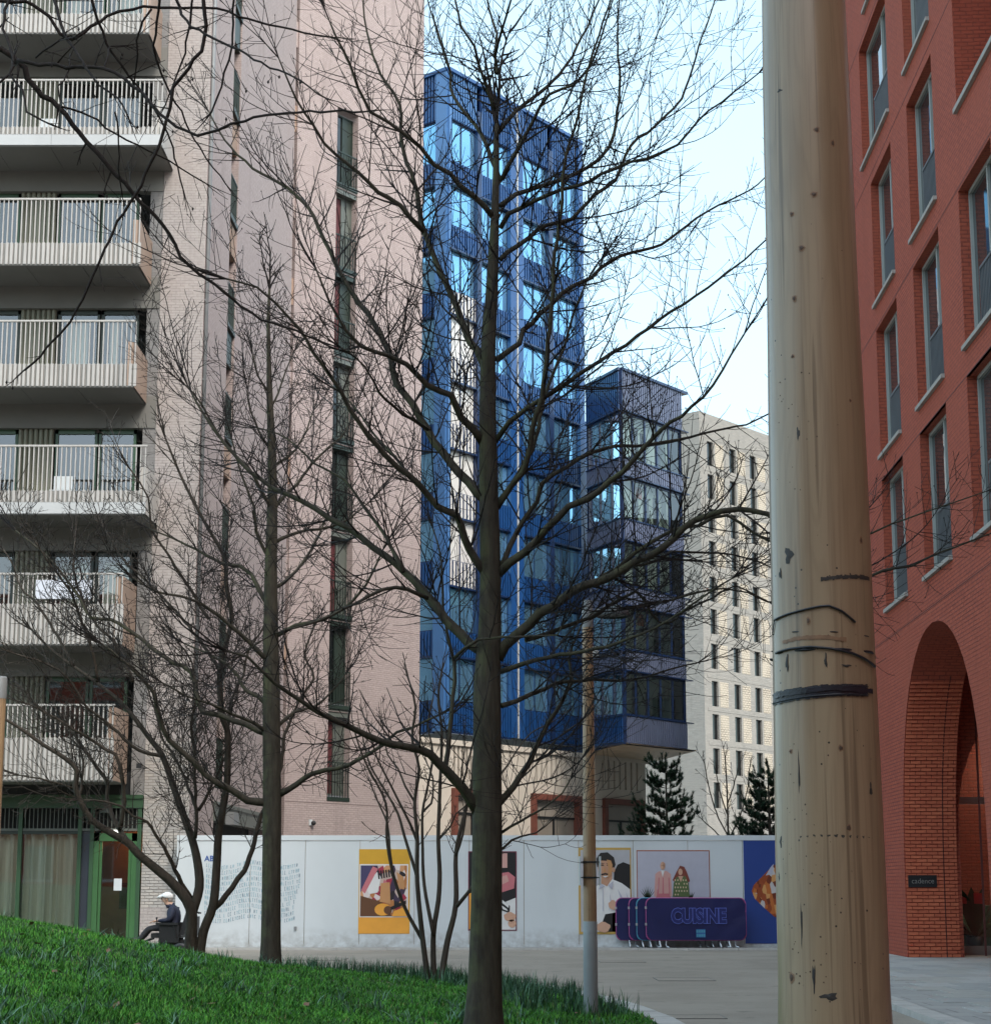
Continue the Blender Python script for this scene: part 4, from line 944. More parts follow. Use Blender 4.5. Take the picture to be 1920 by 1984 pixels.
for a in xs_[1:-1]: mb.box(a - .04, a + .04, YH + .032, YH + .12, 0, hz1)
mb.build('timber_post', plain('rough_timber', (.35, .25, .15), .8, .2, 3), ho)
def col(name, c, r=0.45): return MAT.get(name) or plain(name, c, r, 0.05, 4)
class Print:
    """flat printed picture: layers of ink polygons, coordinates in photograph-free poster space 0..1"""
    def __init__(s, label, px0, px1, py0, py1, cat='poster', name='poster'):
        s.x0, s.x1, s.z0, s.z1 = HX(px0), HX(px1), HZ(py1), HZ(py0)
        s.o = empty(name, ((s.x0 + s.x1) / 2, YH - .02, s.z0), label, cat); s.k = 0
        s.bx0, s.bx1, s.by0, s.by1 = px0, px1, py0, py1
    def base(s, m, name='backing'):
        mb = MB(); mb.box(s.x0, s.x1, YH - .012, YH - .0035, s.z0, s.z1); mb.build(name, m, s.o); s.k = 1
    def q(s, name, m, polys, px=True):
        mb = MB(); s.k += 1; y = YH - .012 - .0018 * s.k
        for pl in polys: mb.face([(HX(a), y, HZ(b_)) for a, b_ in pl])
        mb.build(name, m, s.o)
def rect(a, b_, c_, d_): return [(a, c_), (a, d_), (b_, d_), (b_, c_)]
def blob(cx, cy, rx, ry, n=14, w=0.0): return [(cx + rx * math.cos(-6.2832 * i / n) * (1 + w * math.sin(i * 2.3)), cy + ry * math.sin(-6.2832 * i / n) * (1 + w * math.cos(i * 1.7))) for i in range(n)]
def collage(name, cols, scale):
    m, n, b = new_mat(name)
    tc = n.nodes.new('ShaderNodeTexCoord'); mp = n.nodes.new('ShaderNodeMapping'); mp.inputs['Rotation'].default_value = (0, 0.5, 0); mp.inputs['Scale'].default_value = (1, 1, .6)
    n.links.new(tc.outputs['Object'], mp.inputs[0]); vo = n.nodes.new('ShaderNodeTexVoronoi'); vo.inputs['Scale'].default_value = scale; n.links.new(mp.outputs[0], vo.inputs['Vector'])
    cr = n.nodes.new('ShaderNodeValToRGB'); cr.color_ramp.interpolation = 'CONSTANT'; e = cr.color_ramp.elements
    while len(e) < len(cols): e.new(0.5)
    for i, c_ in enumerate(cols): e[i].position = i / len(cols); e[i].color = (*c_, 1)
    sp2 = n.nodes.new('ShaderNodeSeparateColor'); n.links.new(vo.outputs['Color'], sp2.inputs[0]); n.links.new(sp2.outputs[0], cr.inputs[0]); n.links.new(cr.outputs[0], b.inputs['Base Color'])
    b.inputs['Roughness'].default_value = .45; return m
C = {k: col('ink_' + k, v) for k, v in dict(yellow=(.62, .34, .03), orange=(.80, .36, .05), black=(.012, .011, .012), white=(.72, .70, .68), pink=(.55, .17, .19), tan=(.52, .26, .11), brown=(.13, .055, .025), maroon=(.16, .02, .05),
     skin=(.50, .27, .17), lskin=(.60, .35, .24), grey=(.42, .41, .43), lilac=(.46, .45, .52), hair=(.02, .016, .015), rose=(.60, .33, .29), gold=(.50, .32, .08), green=(.10, .14, .05), rust=(.32, .075, .02), sand=(.66, .50, .33), auburn=(.20, .045, .03), purple=(.06, .05, .12), denim=(.05, .06, .10), dgreen=(.03, .05, .025)).items()}
# 1 yellow poster with a square photograph of costume pieces
p = Print('tall yellow and orange poster with a square photograph of striped and pink fabrics', 695, 794, 1646, 1810); p.base(C['yellow'])
p.q('lower_band', C['orange'], [rect(695.5, 793.5, 1777, 1809.5)]); p.q('white_border', C['white'], [rect(696.5, 791, 1675, 1778)])
p.q('photograph', collage('costume_photo', [(.02, .016, .02), (.36, .03, .06), (.55, .42, .36), (.45, .18, .06), (.05, .03, .06), (.60, .30, .14), (.70, .62, .6)], 9.0), [rect(698.5, 788.5, 1677.5, 1776)])
p.q('dark_corner', C['purple'], [[(698.5, 1677.5), (698.5, 1730), (712, 1706), (721, 1677.5)]])
p.q('brown_floor', C['brown'], [[(698.5, 1736), (698.5, 1776), (760, 1776), (740, 1748)]])
p.q('pale_cloth', C['white'], [[(708, 1720), (716, 1733), (732, 1730), (738, 1700), (730, 1690)]])
p.q('pink_strap', C['pink'], [[(700, 1725), (707, 1732), (732, 1684), (722, 1679)], [(736, 1735), (744, 1742), (752, 1712), (744, 1704)]])
p.q('stripes', C['black'], [[(731 + i * 5, 1688 - i * .5), (733 + i * 5, 1704 - i), (736 + i * 5, 1704 - i), (734 + i * 5, 1687 - i * .5)] for i in range(6)])
p.q('tan_limb', C['tan'], [[(738, 1712), (736, 1748), (757, 1752), (755, 1710)], [(768, 1690), (774, 1722), (784, 1724), (782, 1700)]])
p.q('orange_shoe', C['orange'], [blob(742, 1763, 16, 12)]); p.q('shoe_opening', C['brown'], [blob(752, 1764, 8, 8)])
p.q('dark_strap', C['black'], [[(757, 1758), (758, 1764), (787, 1752), (787, 1745)]]); p.q('orange_floor', C['orange'], [[(760, 1776), (764, 1766), (788.5, 1756), (788.5, 1776)]])
# 2 dark poster half behind the trunk
p = Print('dark maroon edged poster half hidden behind the big centre trunk', 907, 1001, 1650, 1804); p.base(C['maroon'])
p.q('black_field', C['black'], [rect(909, 999, 1652, 1802)]); p.q('yellow_band', C['orange'], [rect(909, 918, 1731, 1801)]); p.q('white_ground', C['white'], [[(930, 1802), (999, 1802), (999, 1740), (960, 1756)]])
p.q('pink_cloth', C['pink'], [[(962, 1694), (962, 1733), (996, 1722), (998, 1700), (985, 1690)]]); p.q('pale_sleeve', C['rose'], [[(968, 1700), (970, 1716), (986, 1708), (982, 1696)]])
p.q('small_picture', C['rose'], [rect(968, 983, 1654, 1682)]); p.q('striped_cloth', C['black'], [[(970, 1740), (970, 1764), (987, 1770), (988, 1756)]]); p.q('white_stripe', C['white'], [[(973, 1744), (973, 1750), (985, 1760), (986, 1754)], [(972, 1755), (974, 1762), (984, 1766), (982, 1762)]])
p.q('hands', C['lskin'], [blob(988, 1777, 12, 9, w=.1), blob(992, 1790, 8, 8)])
# 3 portrait of a smiling man in a white shirt
p = Print('gold framed portrait poster of a smiling dark haired man in a white shirt', 1121, 1223, 1643, 1811); p.base(C['gold'], 'frame')
p.q('picture_ground', C['grey'], [rect(1125, 1221, 1647.5, 1806)]); p.q('dark_chair', C['black'], [[(1190, 1690), (1185, 1806), (1221, 1806), (1221, 1676), (1208, 1671), (1197, 1676)], [(1166, 1766), (1166, 1806), (1200, 1806), (1200, 1770)]])
p.q('shirt', C['white'], [[(1158, 1716), (1140, 1730), (1130, 1760), (1135, 1806), (1160, 1806), (1172, 1772), (1196, 1768), (1221, 1760), (1221, 1724), (1205, 1712), (1186, 1704)]])
p.q('neck', C['skin'], [[(1166, 1695), (1164, 1712), (1176, 1718), (1186, 1704), (1186, 1688)]]); p.q('hair', C['hair'], [[(1157, 1680), (1156, 1664), (1164, 1653), (1178, 1652), (1190, 1662), (1193, 1676), (1188, 1690)][::-1]])
p.q('face', C['skin'], [blob(1173, 1683, 14, 21)]); p.q('hairline', C['hair'], [[(1158, 1672), (1160, 1659), (1172, 1654), (1186, 1660), (1190, 1674), (1184, 1669), (1166, 1668)][::-1]]); p.q('ear', C['skin'], [blob(1189, 1686, 3, 5)])
p.q('eyes', C['hair'], [rect(1164, 1170, 1676, 1678), rect(1176, 1182, 1676, 1678), rect(1163, 1171, 1673, 1674), rect(1175, 1183, 1673, 1674)]); p.q('moustache', C['hair'], [[(1164, 1694), (1166, 1697), (1173, 1695), (1180, 1697), (1182, 1694), (1173, 1692)]])
p.q('face_shade', C['tan'], [[(1176, 1666), (1179, 1684), (1177, 1703), (1185, 1694), (1187, 1676), (1184, 1668)]]); p.q('shirt_folds', C['lilac'], [[(1142, 1732), (1148, 1760), (1145, 1790), (1151, 1762)], [(1196, 1722), (1203, 1745), (1199, 1764), (1208, 1744)], [(1181, 1730), (1185, 1750), (1179, 1766), (1182, 1750)], [(1212, 1728), (1216, 1744), (1213, 1760), (1219, 1746)]]); p.q('nose', C['tan'], [[(1171, 1680), (1169, 1690), (1175, 1690)]]); p.q('smile', C['white'], [[(1167, 1698), (1173, 1701), (1179, 1698)]])
p.q('shirt_placket', C['lilac'], [rect(1167, 1168.5, 1722, 1766), [(1164, 1712), (1160, 1724), (1172, 1718)], [(1178, 1716), (1186, 1724), (1188, 1708)]]); p.q('hand', C['lskin'], [blob(1187, 1754, 9, 9, w=.12)]); p.q('hand', C['lskin'], [blob(1168, 1797, 14, 10, w=.1)])
# 4 couple standing side by side
p = Print('wide thin framed poster of a couple in a pink suit and a green patterned dress', 1234, 1376, 1648, 1770); p.base(C['rust'], 'frame')
p.q('picture_ground', C['lilac'], [rect(1235.5, 1374.5, 1650, 1768)]); p.q('palm_leaves', C['dgreen'], [[(1252, 1744), (1239 + 4.5 * i, 1714 + abs(i - 3.5) * 3), (1256, 1744)] for i in range(8)] + [[(1336, 1744), (1330 + 4 * i, 1728), (1340, 1744)] for i in range(5)])
p.q('trousers', C['pink'], [[(1270, 1724), (1272, 1768), (1300, 1768), (1299, 1724)]]); p.q('suit_jacket', C['rose'], [[(1276, 1689), (1270, 1694), (1267, 1737), (1272, 1738), (1275, 1712), (1276, 1732), (1297, 1732), (1296, 1712), (1298, 1738), (1302, 1737), (1300, 1694), (1292, 1688)]])
p.q('jacket_shade', C['pink'], [[(1284, 1700), (1283, 1732), (1286, 1732), (1286, 1702)], [(1276, 1700), (1274, 1732), (1276, 1732), (1278, 1702)], [(1295, 1700), (1296, 1732), (1298, 1732), (1297, 1702)]]); p.q('shirt_front', C['white'], [[(1281, 1687), (1284, 1700), (1288, 1687)]]); p.q('mans_head', C['lskin'], [blob(1284.5, 1678, 5, 8)])
p.q('head_shade', C['skin'], [[(1285, 1671), (1285, 1685), (1289, 1680), (1289, 1673)], [(1281, 1677), (1281, 1678.5), (1288, 1678.5), (1288, 1677)]]); p.q('long_hair', C['auburn'], [[(1318, 1678), (1311, 1690), (1303, 1706), (1310, 1712), (1330, 1712), (1337, 1708), (1331, 1690), (1326, 1680)]]); p.q('dress', C['green'], [[(1311, 1700), (1305, 1712), (1303, 1738), (1336, 1738), (1334, 1712), (1328, 1698)]])
p.q('womans_head', C['lskin'], [blob(1318.5, 1690, 4.2, 6.5), [(1314, 1698), (1319, 1710), (1324, 1698)]]); p.q('dress_pattern', C['sand'], [blob(1308 + 5.2 * (i % 5) + (i // 5) % 2 * 2, 1706 + 7 * (i // 5), 1.3, 2.0, 6) for i in range(22) if abs(1308 + 5.2 * (i % 5) - 1319) > 4 or i > 8])
# 5 blue panel with food picture
p = Print('dark blue poster panel with an orange glazed dish at the right end by the pole', 1442, 1548, 1625, 1829); p.base(M_blueboard)
p.q('dish', collage('glazed_food', [(.30, .06, .015), (.50, .14, .03), (.16, .03, .01), (.62, .30, .10), (.34, .07, .02), (.55, .50, .48)], 11), [[(1456, 1727), (1462, 1742), (1480, 1760), (1500, 1778), (1530, 1780), (1530, 1690), (1508, 1672), (1494, 1682), (1474, 1702), (1460, 1716)]])
p.q('pale_edge', C['lilac'], [[(1484, 1697), (1497, 1694), (1500, 1674), (1494, 1681)]])
# hand painted word and lettered grid
p = Print('blue hand painted word at the left end of the hoarding', 396, 432, 1657, 1672, 'lettering', 'painted_word'); p.k = 0
put_text(FH, 'ABLE', HX(411), HZ(1664.5), .19, plain('blue_marker', (.02, .08, .30), .5, .05), p.o, .006, off=.004, name='letters')
lt = empty('letter_grid', (HX(485), YH - .01, HZ(1785)), 'wavy printed block of tiny pale blue letters at the left end of the hoarding', 'lettering')
mg = [MB(), MB()]
for j in range(11):
    for i in range(42):
        u_ = i / 41; v_ = j / 10; px = 398 + 175 * u_ + 5 * math.sin(v_ * 5.5) * (0.2 + u_); py = 1680 + 104 * v_ + 5 * math.sin(u_ * 9.5)
        if random.random() < .08: continue
        cx_, cz_ = HX(px), HZ(py); w_, h_ = random.uniform(.022, .036), random.uniform(.075, .10); sh = .012 * math.cos(v_ * 5.5); g = mg[1 if random.random() < .3 else 0]; y = YH - .0055; t = .011
        for a, b_, c_, d_ in random.choice([((0, t, 0, h_), (0, w_, 0, t)), ((0, t, 0, h_), (w_ - t, w_, 0, h_), (0, w_, h_ / 2, h_ / 2 + t)), ((w_ / 2 - t / 2, w_ / 2 + t / 2, 0, h_), (0, w_, h_ - t, h_)), ((0, t, 0, h_), (0, w_, h_ - t, h_), (0, w_, 0, t))]):
            g.face([(cx_ + a, y, cz_ + c_), (cx_ + b_, y, cz_ + c_), (cx_ + b_ + sh, y, cz_ + d_), (cx_ + a + sh, y, cz_ + d_)])
tag(mg[0].build('small_letters', col('pale_blue_ink', (.24, .43, .50)), lt), kind='stuff'); tag(mg[1].build('grey_letters', col('grey_blue_ink', (.17, .27, .34)), lt), kind='stuff')
mb = MB(); mb.box(HX(571), HX(576), YH - .03, YH - .003, HZ(1803), HZ(1796)); tag(mb.build('socket_box', M_grey), 'small grey box fixed low on the hoarding beside the yellow poster', 'box')

# crowd barriers
M_navy = plain('navy_banner', (.007, .010, .075), .45, .15, 1.2, bmp=.3, bscale=3)
M_navy2 = plain('navy_lettering', (.012, .018, .12), .45, .05); M_lilacline = plain('lilac_line', (.11, .15, .52), .45, .05)
M_pinktape = plain('pink_tape', (.36, .07, .22), .45, .1); M_cyantape = plain('cyan_tape', (.07, .28, .40), .45, .1); M_galv = plain('galvanised_tube', (.46, .48, .5), .35, .1, 4, metal=.6)
def barrier(px, Y, label, edge_m, lettering=False):
    x0 = P(px, 1780, Y).x; W = 192 * Y / 3447; zt = P(px, 1741, Y).z; zb = P(px, 1822, Y).z
    r_ = empty('crowd_barrier', (x0 + W / 2, Y, .035), label, 'barrier', 'crowd barriers stacked against the hoarding')
    rr = .14; out = []
    for cx_, cz_, a0 in ((x0 + W - rr, zt - rr, 0), (x0 + rr, zt - rr, 90), (x0 + rr, zb + rr, 180), (x0 + W - rr, zb + rr, 270)):
        for k in range(5): a = R(a0 + 22.5 * k); out.append((cx_ + rr * math.cos(a), cz_ + rr * math.sin(a)))
    # banner front with soft folds
    nxb, nzb = 26, 8; mb = MB(); g = {}
    def wob(x, z): return .012 * math.sin((x - x0) * 2.1 + (z - zb) * 4) + .018 * max(0, (x - x0) / W - .55) * math.sin((x - x0) * 9 - (z - zb) * 11)
    for i in range(nxb + 1):
        x = x0 + W * i / nxb; ins = 0
        ed = min(x - x0, x0 + W - x); ins = rr - math.sqrt(max(0, rr * rr - (rr - ed) ** 2)) if ed < rr else 0
        for j in range(nzb + 1):
            z = zb + ins + (zt - zb - 2 * ins) * j / nzb; g[i, j] = len(mb.v); mb.v.append((x, Y - .045 + wob(x, z), z))
    for i in range(nxb):
        for j in range(nzb): mb.f.append((g[i, j], g[i + 1, j], g[i + 1, j + 1], g[i, j + 1])); mb.mi.append(0)
    mb.build('banner', M_navy, r_, smooth=True)
    mb = MB(); mb.face([(x, Y + .03, z) for x, z in out]); mb.build('banner_back', M_navy, r_)
    mb = MB(); mb.tube([(x, Y - .01, z) for x, z in out + out[:1]], .017, 8, cap=False); mb.build('edge_tape', edge_m, r_, smooth=True)
    for fx in (x0 + .32, x0 + W - .42):
        mb = MB(); mb.tube([(fx, Y, zb + .05), (fx, Y, .2), (fx + .0, Y - .34, .06)], .022, 8); mb.tube([(fx, Y, .22), (fx, Y + .2, .06)], .022, 8); mb.tube([(fx + .16, Y, zb + .02), (fx + .16, Y, .08), (fx + .2, Y - .28, .06)], .02, 8); mb.build('foot', M_galv, r_, smooth=True)
    for hz_ in (.35, .75):
        mb = MB(); mb.box(x0 - .035, x0 + .012, Y - .05, Y + .0, zb + hz_, zb + hz_ + .06); mb.build('hook', M_galv, r_)
    if lettering:
        FB_ = Frame(x0 + W / 2, Y, 90)
        put_text(FB_, 'CUISINE', .06, (zt + zb) / 2 + .06, .47, M_lilacline, r_, .085, off=.034, sx=.78, name='lettering_outline')
        put_text(FB_, 'CUISINE', .06, (zt + zb) / 2 + .06, .47, M_navy2, r_, .0875, off=.020, sx=.78, name='lettering')
        mb = MB()
        for j in range(2):
            for i in range(4): mb.box(x0 + W / 2 + .0 + .055 * i, x0 + W / 2 + .043 + .055 * i, Y - .072, Y - .0715, zb + .08 + .1 * j, zb + .14 + .1 * j)
        mb.build('small_logo', M_cyantape, r_)
        mb = MB(); mb.box(x0 + W / 2 - .01, x0 + W / 2 + .22, Y - .07, Y - .069, zb + .06, zb + .26); mb.build('logo_patch', col('logo_blue', (.03, .12, .3)), r_)
    return r_
barrier(1252, 43.75, 'front crowd barrier with a navy banner and outlined lettering', M_pinktape, True)
barrier(1234, 43.93, 'second crowd barrier with cyan edging just behind the lettered one', M_cyantape)
barrier(1219, 44.1, 'third crowd barrier with pink edging in the stack', M_pinktape)
barrier(1194, 44.27, 'rearmost crowd barrier sticking out furthest left of the stack', M_pinktape)

# ================================================================== TIMBER POLE, LAMP POSTS
def timber(name, c1, c2, c3, rough=.34, ks=1.0):
    m, n, b = new_mat(name)
    g = noise(n, 9 * ks, 5, stretch=(1, 1, .035), rough=.55); g2 = noise(n, 60 * ks, 4, stretch=(1, 1, .02))
    col_ = mixc(n, ramp(n, g, .32, .68), c1, c2); col_ = mixc(n, ramp(n, g2, .5, .95), col_, c3)
    col_ = mixc(n, ramp(n, noise(n, 3.0 * ks, 3, stretch=(1, 1, .3)), .55, .8), col_, tuple(x * .78 for x in c2))
    g3 = noise(n, 34 * ks, 3, stretch=(1, 1, .012)); col_ = mixc(n, ramp(n, g3, .60, .68), col_, tuple(x * .62 for x in c2))
    g4 = noise(n, 5 * ks, 2, stretch=(1, 1, .12)); sn = n.nodes.new('ShaderNodeMath'); sn.operation = 'SINE'; sm_ = n.nodes.new('ShaderNodeMath'); sm_.operation = 'MULTIPLY'; sm_.inputs[1].default_value = 85; n.links.new(g4, sm_.inputs[0]); n.links.new(sm_.outputs[0], sn.inputs[0])
    fa = n.nodes.new('ShaderNodeMath'); fa.operation = 'MULTIPLY'; fa.inputs[1].default_value = .2; n.links.new(ramp(n, sn.outputs[0], .3, 1.0), fa.inputs[0]); col_ = mixc(n, fa.outputs[0], col_, tuple(x * .7 for x in c2))
    tc = n.nodes.new('ShaderNodeTexCoord'); vo = n.nodes.new('ShaderNodeTexVoronoi'); vo.inputs['Scale'].default_value = 26 * ks; n.links.new(tc.outputs['Object'], vo.inputs['Vector'])
    lt_ = n.nodes.new('ShaderNodeMath'); lt_.operation = 'LESS_THAN'; lt_.inputs[1].default_value = .085; n.links.new(vo.outputs['Distance'], lt_.inputs[0])
    ms = n.nodes.new('ShaderNodeMath'); ms.operation = 'MULTIPLY'; n.links.new(lt_.outputs[0], ms.inputs[0]); n.links.new(ramp(n, noise(n, 2.4 * ks, 2), .50, .56), ms.inputs[1])
    col_ = mixc(n, ms.outputs[0], col_, (.02, .015, .012)); n.links.new(col_, b.inputs['Base Color'])
    b.inputs['Roughness'].default_value = rough; b.inputs['Coat Weight'].default_value = .35; b.inputs['Coat Roughness'].default_value = .22
    bump(n, b, g2, .12, .004); return m
M_pole = timber('varnished_pole_timber', (.335, .247, .155), (.262, .184, .112), (.165, .108, .064), .36)
YP = 5.5
def pole_geom(py):
    k = [(0, 1557.5, 159), (660, 1577, 178.5), (1320, 1594.5, 199), (1984, 1619, 216)]
    c_ = np.interp(py, [a[0] for a in k], [a[1] for a in k]); w_ = np.interp(py, [a[0] for a in k], [a[2] for a in k])
    q_ = P(c_, py, YP); zc = (q_.y) * CT + (q_.z - EYE) * ST; return q_.x, q_.z, w_ * zc / FPX / 2
ps = [pole_geom(y) for y in (1984, 1320, 660, 0)]
zpr = sorted((z, r) for x, z, r in ps); PX_ = sum(x for x, _, _ in ps) / 4
def prad(z): return float(np.interp(z, [a[0] for a in zpr], [a[1] for a in zpr]))
pole = empty('timber_pole', (PX_, YP, 0), 'thick varnished timber pole close to the camera with dark straps and knots', 'pole')
mb = MB(); zz = list(np.linspace(0.0, 5.2, 40)); ext = lambda z: prad(z) if z <= zpr[-1][0] else zpr[-1][1] - (z - zpr[-1][0]) * .012
mb.lathe((PX_, YP, 0), [(ext(z) + (0.004 if z < zpr[0][0] else 0) + .0012 * math.sin(z * 5), z) for z in zz], 48); mb.build('shaft', M_pole, pole, smooth=True)
M_knot = plain('timber_knot', (.07, .04, .025), .6, .3, 30); M_knotring = plain('timber_knot_rim', (.22, .125, .07), .5, .2, 30); M_tape = plain('black_tape', (.012, .013, .02), .35, .2, 20, bmp=.3); M_stainm = plain('black_stain', (.03, .026, .024), .6, .4, 25)
def on_pole(px, py, lift=.0):
    x, z, r = pole_geom(py); rr_ = ray(px, py)
    # intersect ray with cylinder of radius r
    c = Vector((0, 0, EYE)); dx, dy = rr_.x, rr_.y; ox, oy = c.x - PX_, c.y - YP; r2 = prad(z) + lift
    A_ = dx * dx + dy * dy; B_ = 2 * (ox * dx + oy * dy); C_ = ox * ox + oy * oy - r2 * r2; D_ = max(0, B_ * B_ - 4 * A_ * C_); t = (-B_ - math.sqrt(D_)) / (2 * A_)
    q_ = c + rr_ * t; return q_, math.atan2(q_.y - YP, q_.x - PX_)
def pole_patch(name, px, py, w_, h_, m, lift=.0012, n_=10, wob=.15, parent=pole):
    q_, a = on_pole(px, py); z0 = q_.z; r_ = prad(z0); mb = MB(); rim = []; pts = []
    for i in range(n_):
        t = 6.2832 * i / n_; f = 1 + wob * math.sin(3 * t + px) + wob * .6 * math.sin(5 * t + py)
        aa = a + w_ / 2 * f * math.cos(t) / r_; zz_ = z0 + h_ / 2 * f * math.sin(t); rr2 = prad(zz_) + .0006; pts.append((PX_ + rr2 * math.cos(aa), YP + rr2 * math.sin(aa), zz_))
    ctr = (PX_ + (r_ + lift + .001) * math.cos(a), YP + (r_ + lift + .001) * math.sin(a), z0)
    for i in range(n_): mb.face([ctr, pts[i], pts[(i + 1) % n_]])
    return mb.build(name, m, parent)
for px, py, w_, h_ in ((1582, 251, .016, .018), (1577, 376, .018, .016), (1534, 414, .012, .013), (1553, 480, .016, .016), (1539, 578, .012, .018), (1536, 690, .010, .011), (1613, 277, .012, .02), (1647, 776, .009, .01), (1566, 1203, .010, .02), (1532, 1456, .010, .012), (1629, 1450, .014, .016), (1534, 1895, .018, .026), (1668, 1047, .012, .02), (1644, 1605, .016, .018)):
    pole_patch('knot_rim', px, py, w_ * 1.35, h_ * 1.3, M_knotring, .0004); pole_patch('knot', px, py, w_, h_, M_knot, .0014)
for px, py, w_, h_ in ((1528, 1076, .03, .05), (1512, 1112, .014, .03), (1513, 1632, .018, .04), (1510, 1700, .012, .03), (1607, 1932, .05, .02), (1577, 1895, .010, .075), (1525, 1285, .012, .05), (1600, 1280, .008, .045), (1640, 1290, .03, .008), (1547, 840, .014, .04), (1687, 1530, .012, .04), (1511, 175, .03, .012), (1548, 1500, .006, .11), (1553, 1790, .007, .12)):
    pole_patch('stain', px, py, w_, h_, M_stainm, .0012, 14, .3)
rr_ = random.Random(4)
for i in range(70):
    py = rr_.choice([rr_.uniform(700, 980), rr_.uniform(1420, 1960), rr_.uniform(1640, 1900)]); px = 1495 + (py - 1320) * .024 + abs(rr_.gauss(0, 60)) + 20
    s_ = rr_.uniform(.003, .0065); pole_patch('insect_hole', px, py, s_, s_, M_knot, .0008, 6, .05)
def band(name, pts, hw, m, lift=.003, th=None):
    mb = MB(); L = []
    for px, py in pts:
        q_, a = on_pole(px, py, .0005); L.append((a, q_.z))
    # densify
    Q = []
    for (a0_, z0), (a1_, z1) in zip(L, L[1:]):
        for k in range(8): t = k / 8; Q.append((a0_ + (a1_ - a0_) * t, z0 + (z1 - z0) * t))
    Q.append(L[-1])
    if th: mb.tube([(PX_ + (prad(z) + th) * math.cos(a), YP + (prad(z) + th) * math.sin(a), z) for a, z in Q], th, 8)
    else:
        for (a0_, z0), (a1_, z1) in zip(Q, Q[1:]):
            j0, j1 = random.uniform(-.002, .002), random.uniform(-.002, .002); r0, r1 = prad(z0) + lift, prad(z1) + lift
            mb.face([(PX_ + r0 * math.cos(a0_), YP + r0 * math.sin(a0_), z0 - hw + j0), (PX_ + r1 * math.cos(a1_), YP + r1 * math.sin(a1_), z1 - hw + j0), (PX_ + r1 * math.cos(a1_), YP + r1 * math.sin(a1_), z1 + hw + j1), (PX_ + r0 * math.cos(a0_), YP + r0 * math.sin(a0_), z0 + hw + j1)])
    return mb.build(name, m, pole, smooth=bool(th))
band('tape_band', [(1499, 1356), (1520, 1350), (1560, 1343), (1600, 1339), (1640, 1337), (1680, 1339)], .019, M_tape); band('tape_band', [(1502, 1350), (1545, 1341), (1620, 1333), (1688, 1341)], .008, M_tape, .0065)
for d_ in (-.013, .013): band('tape_edge', [(1499, 1356 - d_ * 600), (1520, 1350 - d_ * 600), (1560, 1343 - d_ * 600), (1600, 1339 - d_ * 600), (1640, 1337 - d_ * 600), (1680, 1339 - d_ * 600)], 0, M_tape, th=.003)
band('cable_tie', [(1495, 1278), (1505, 1266), (1530, 1258), (1570, 1254), (1610, 1257), (1650, 1266), (1680, 1281), (1693, 1292)], 0, M_tape, th=.0042)
band('cable_tie', [(1502, 1202), (1520, 1193), (1550, 1184), (1590, 1175), (1606, 1174), (1630, 1184), (1656, 1206)], 0, M_tape, th=.0036)
band('cord', [(1496, 1262), (1497, 1230), (1501, 1204)], 0, M_tape, th=.0018)
band('old_strap_mark', [(1590, 1122), (1620, 1119), (1650, 1117), (1684, 1121)], .006, M_stainm, .001); band('old_strap_mark', [(1516, 1245), (1545, 1237), (1590, 1234), (1640, 1240)], .006, M_knotring, .0008); band('old_strap_mark', [(1545, 1622), (1600, 1619), (1640, 1621), (1690, 1624)], .003, M_stainm, .0008)
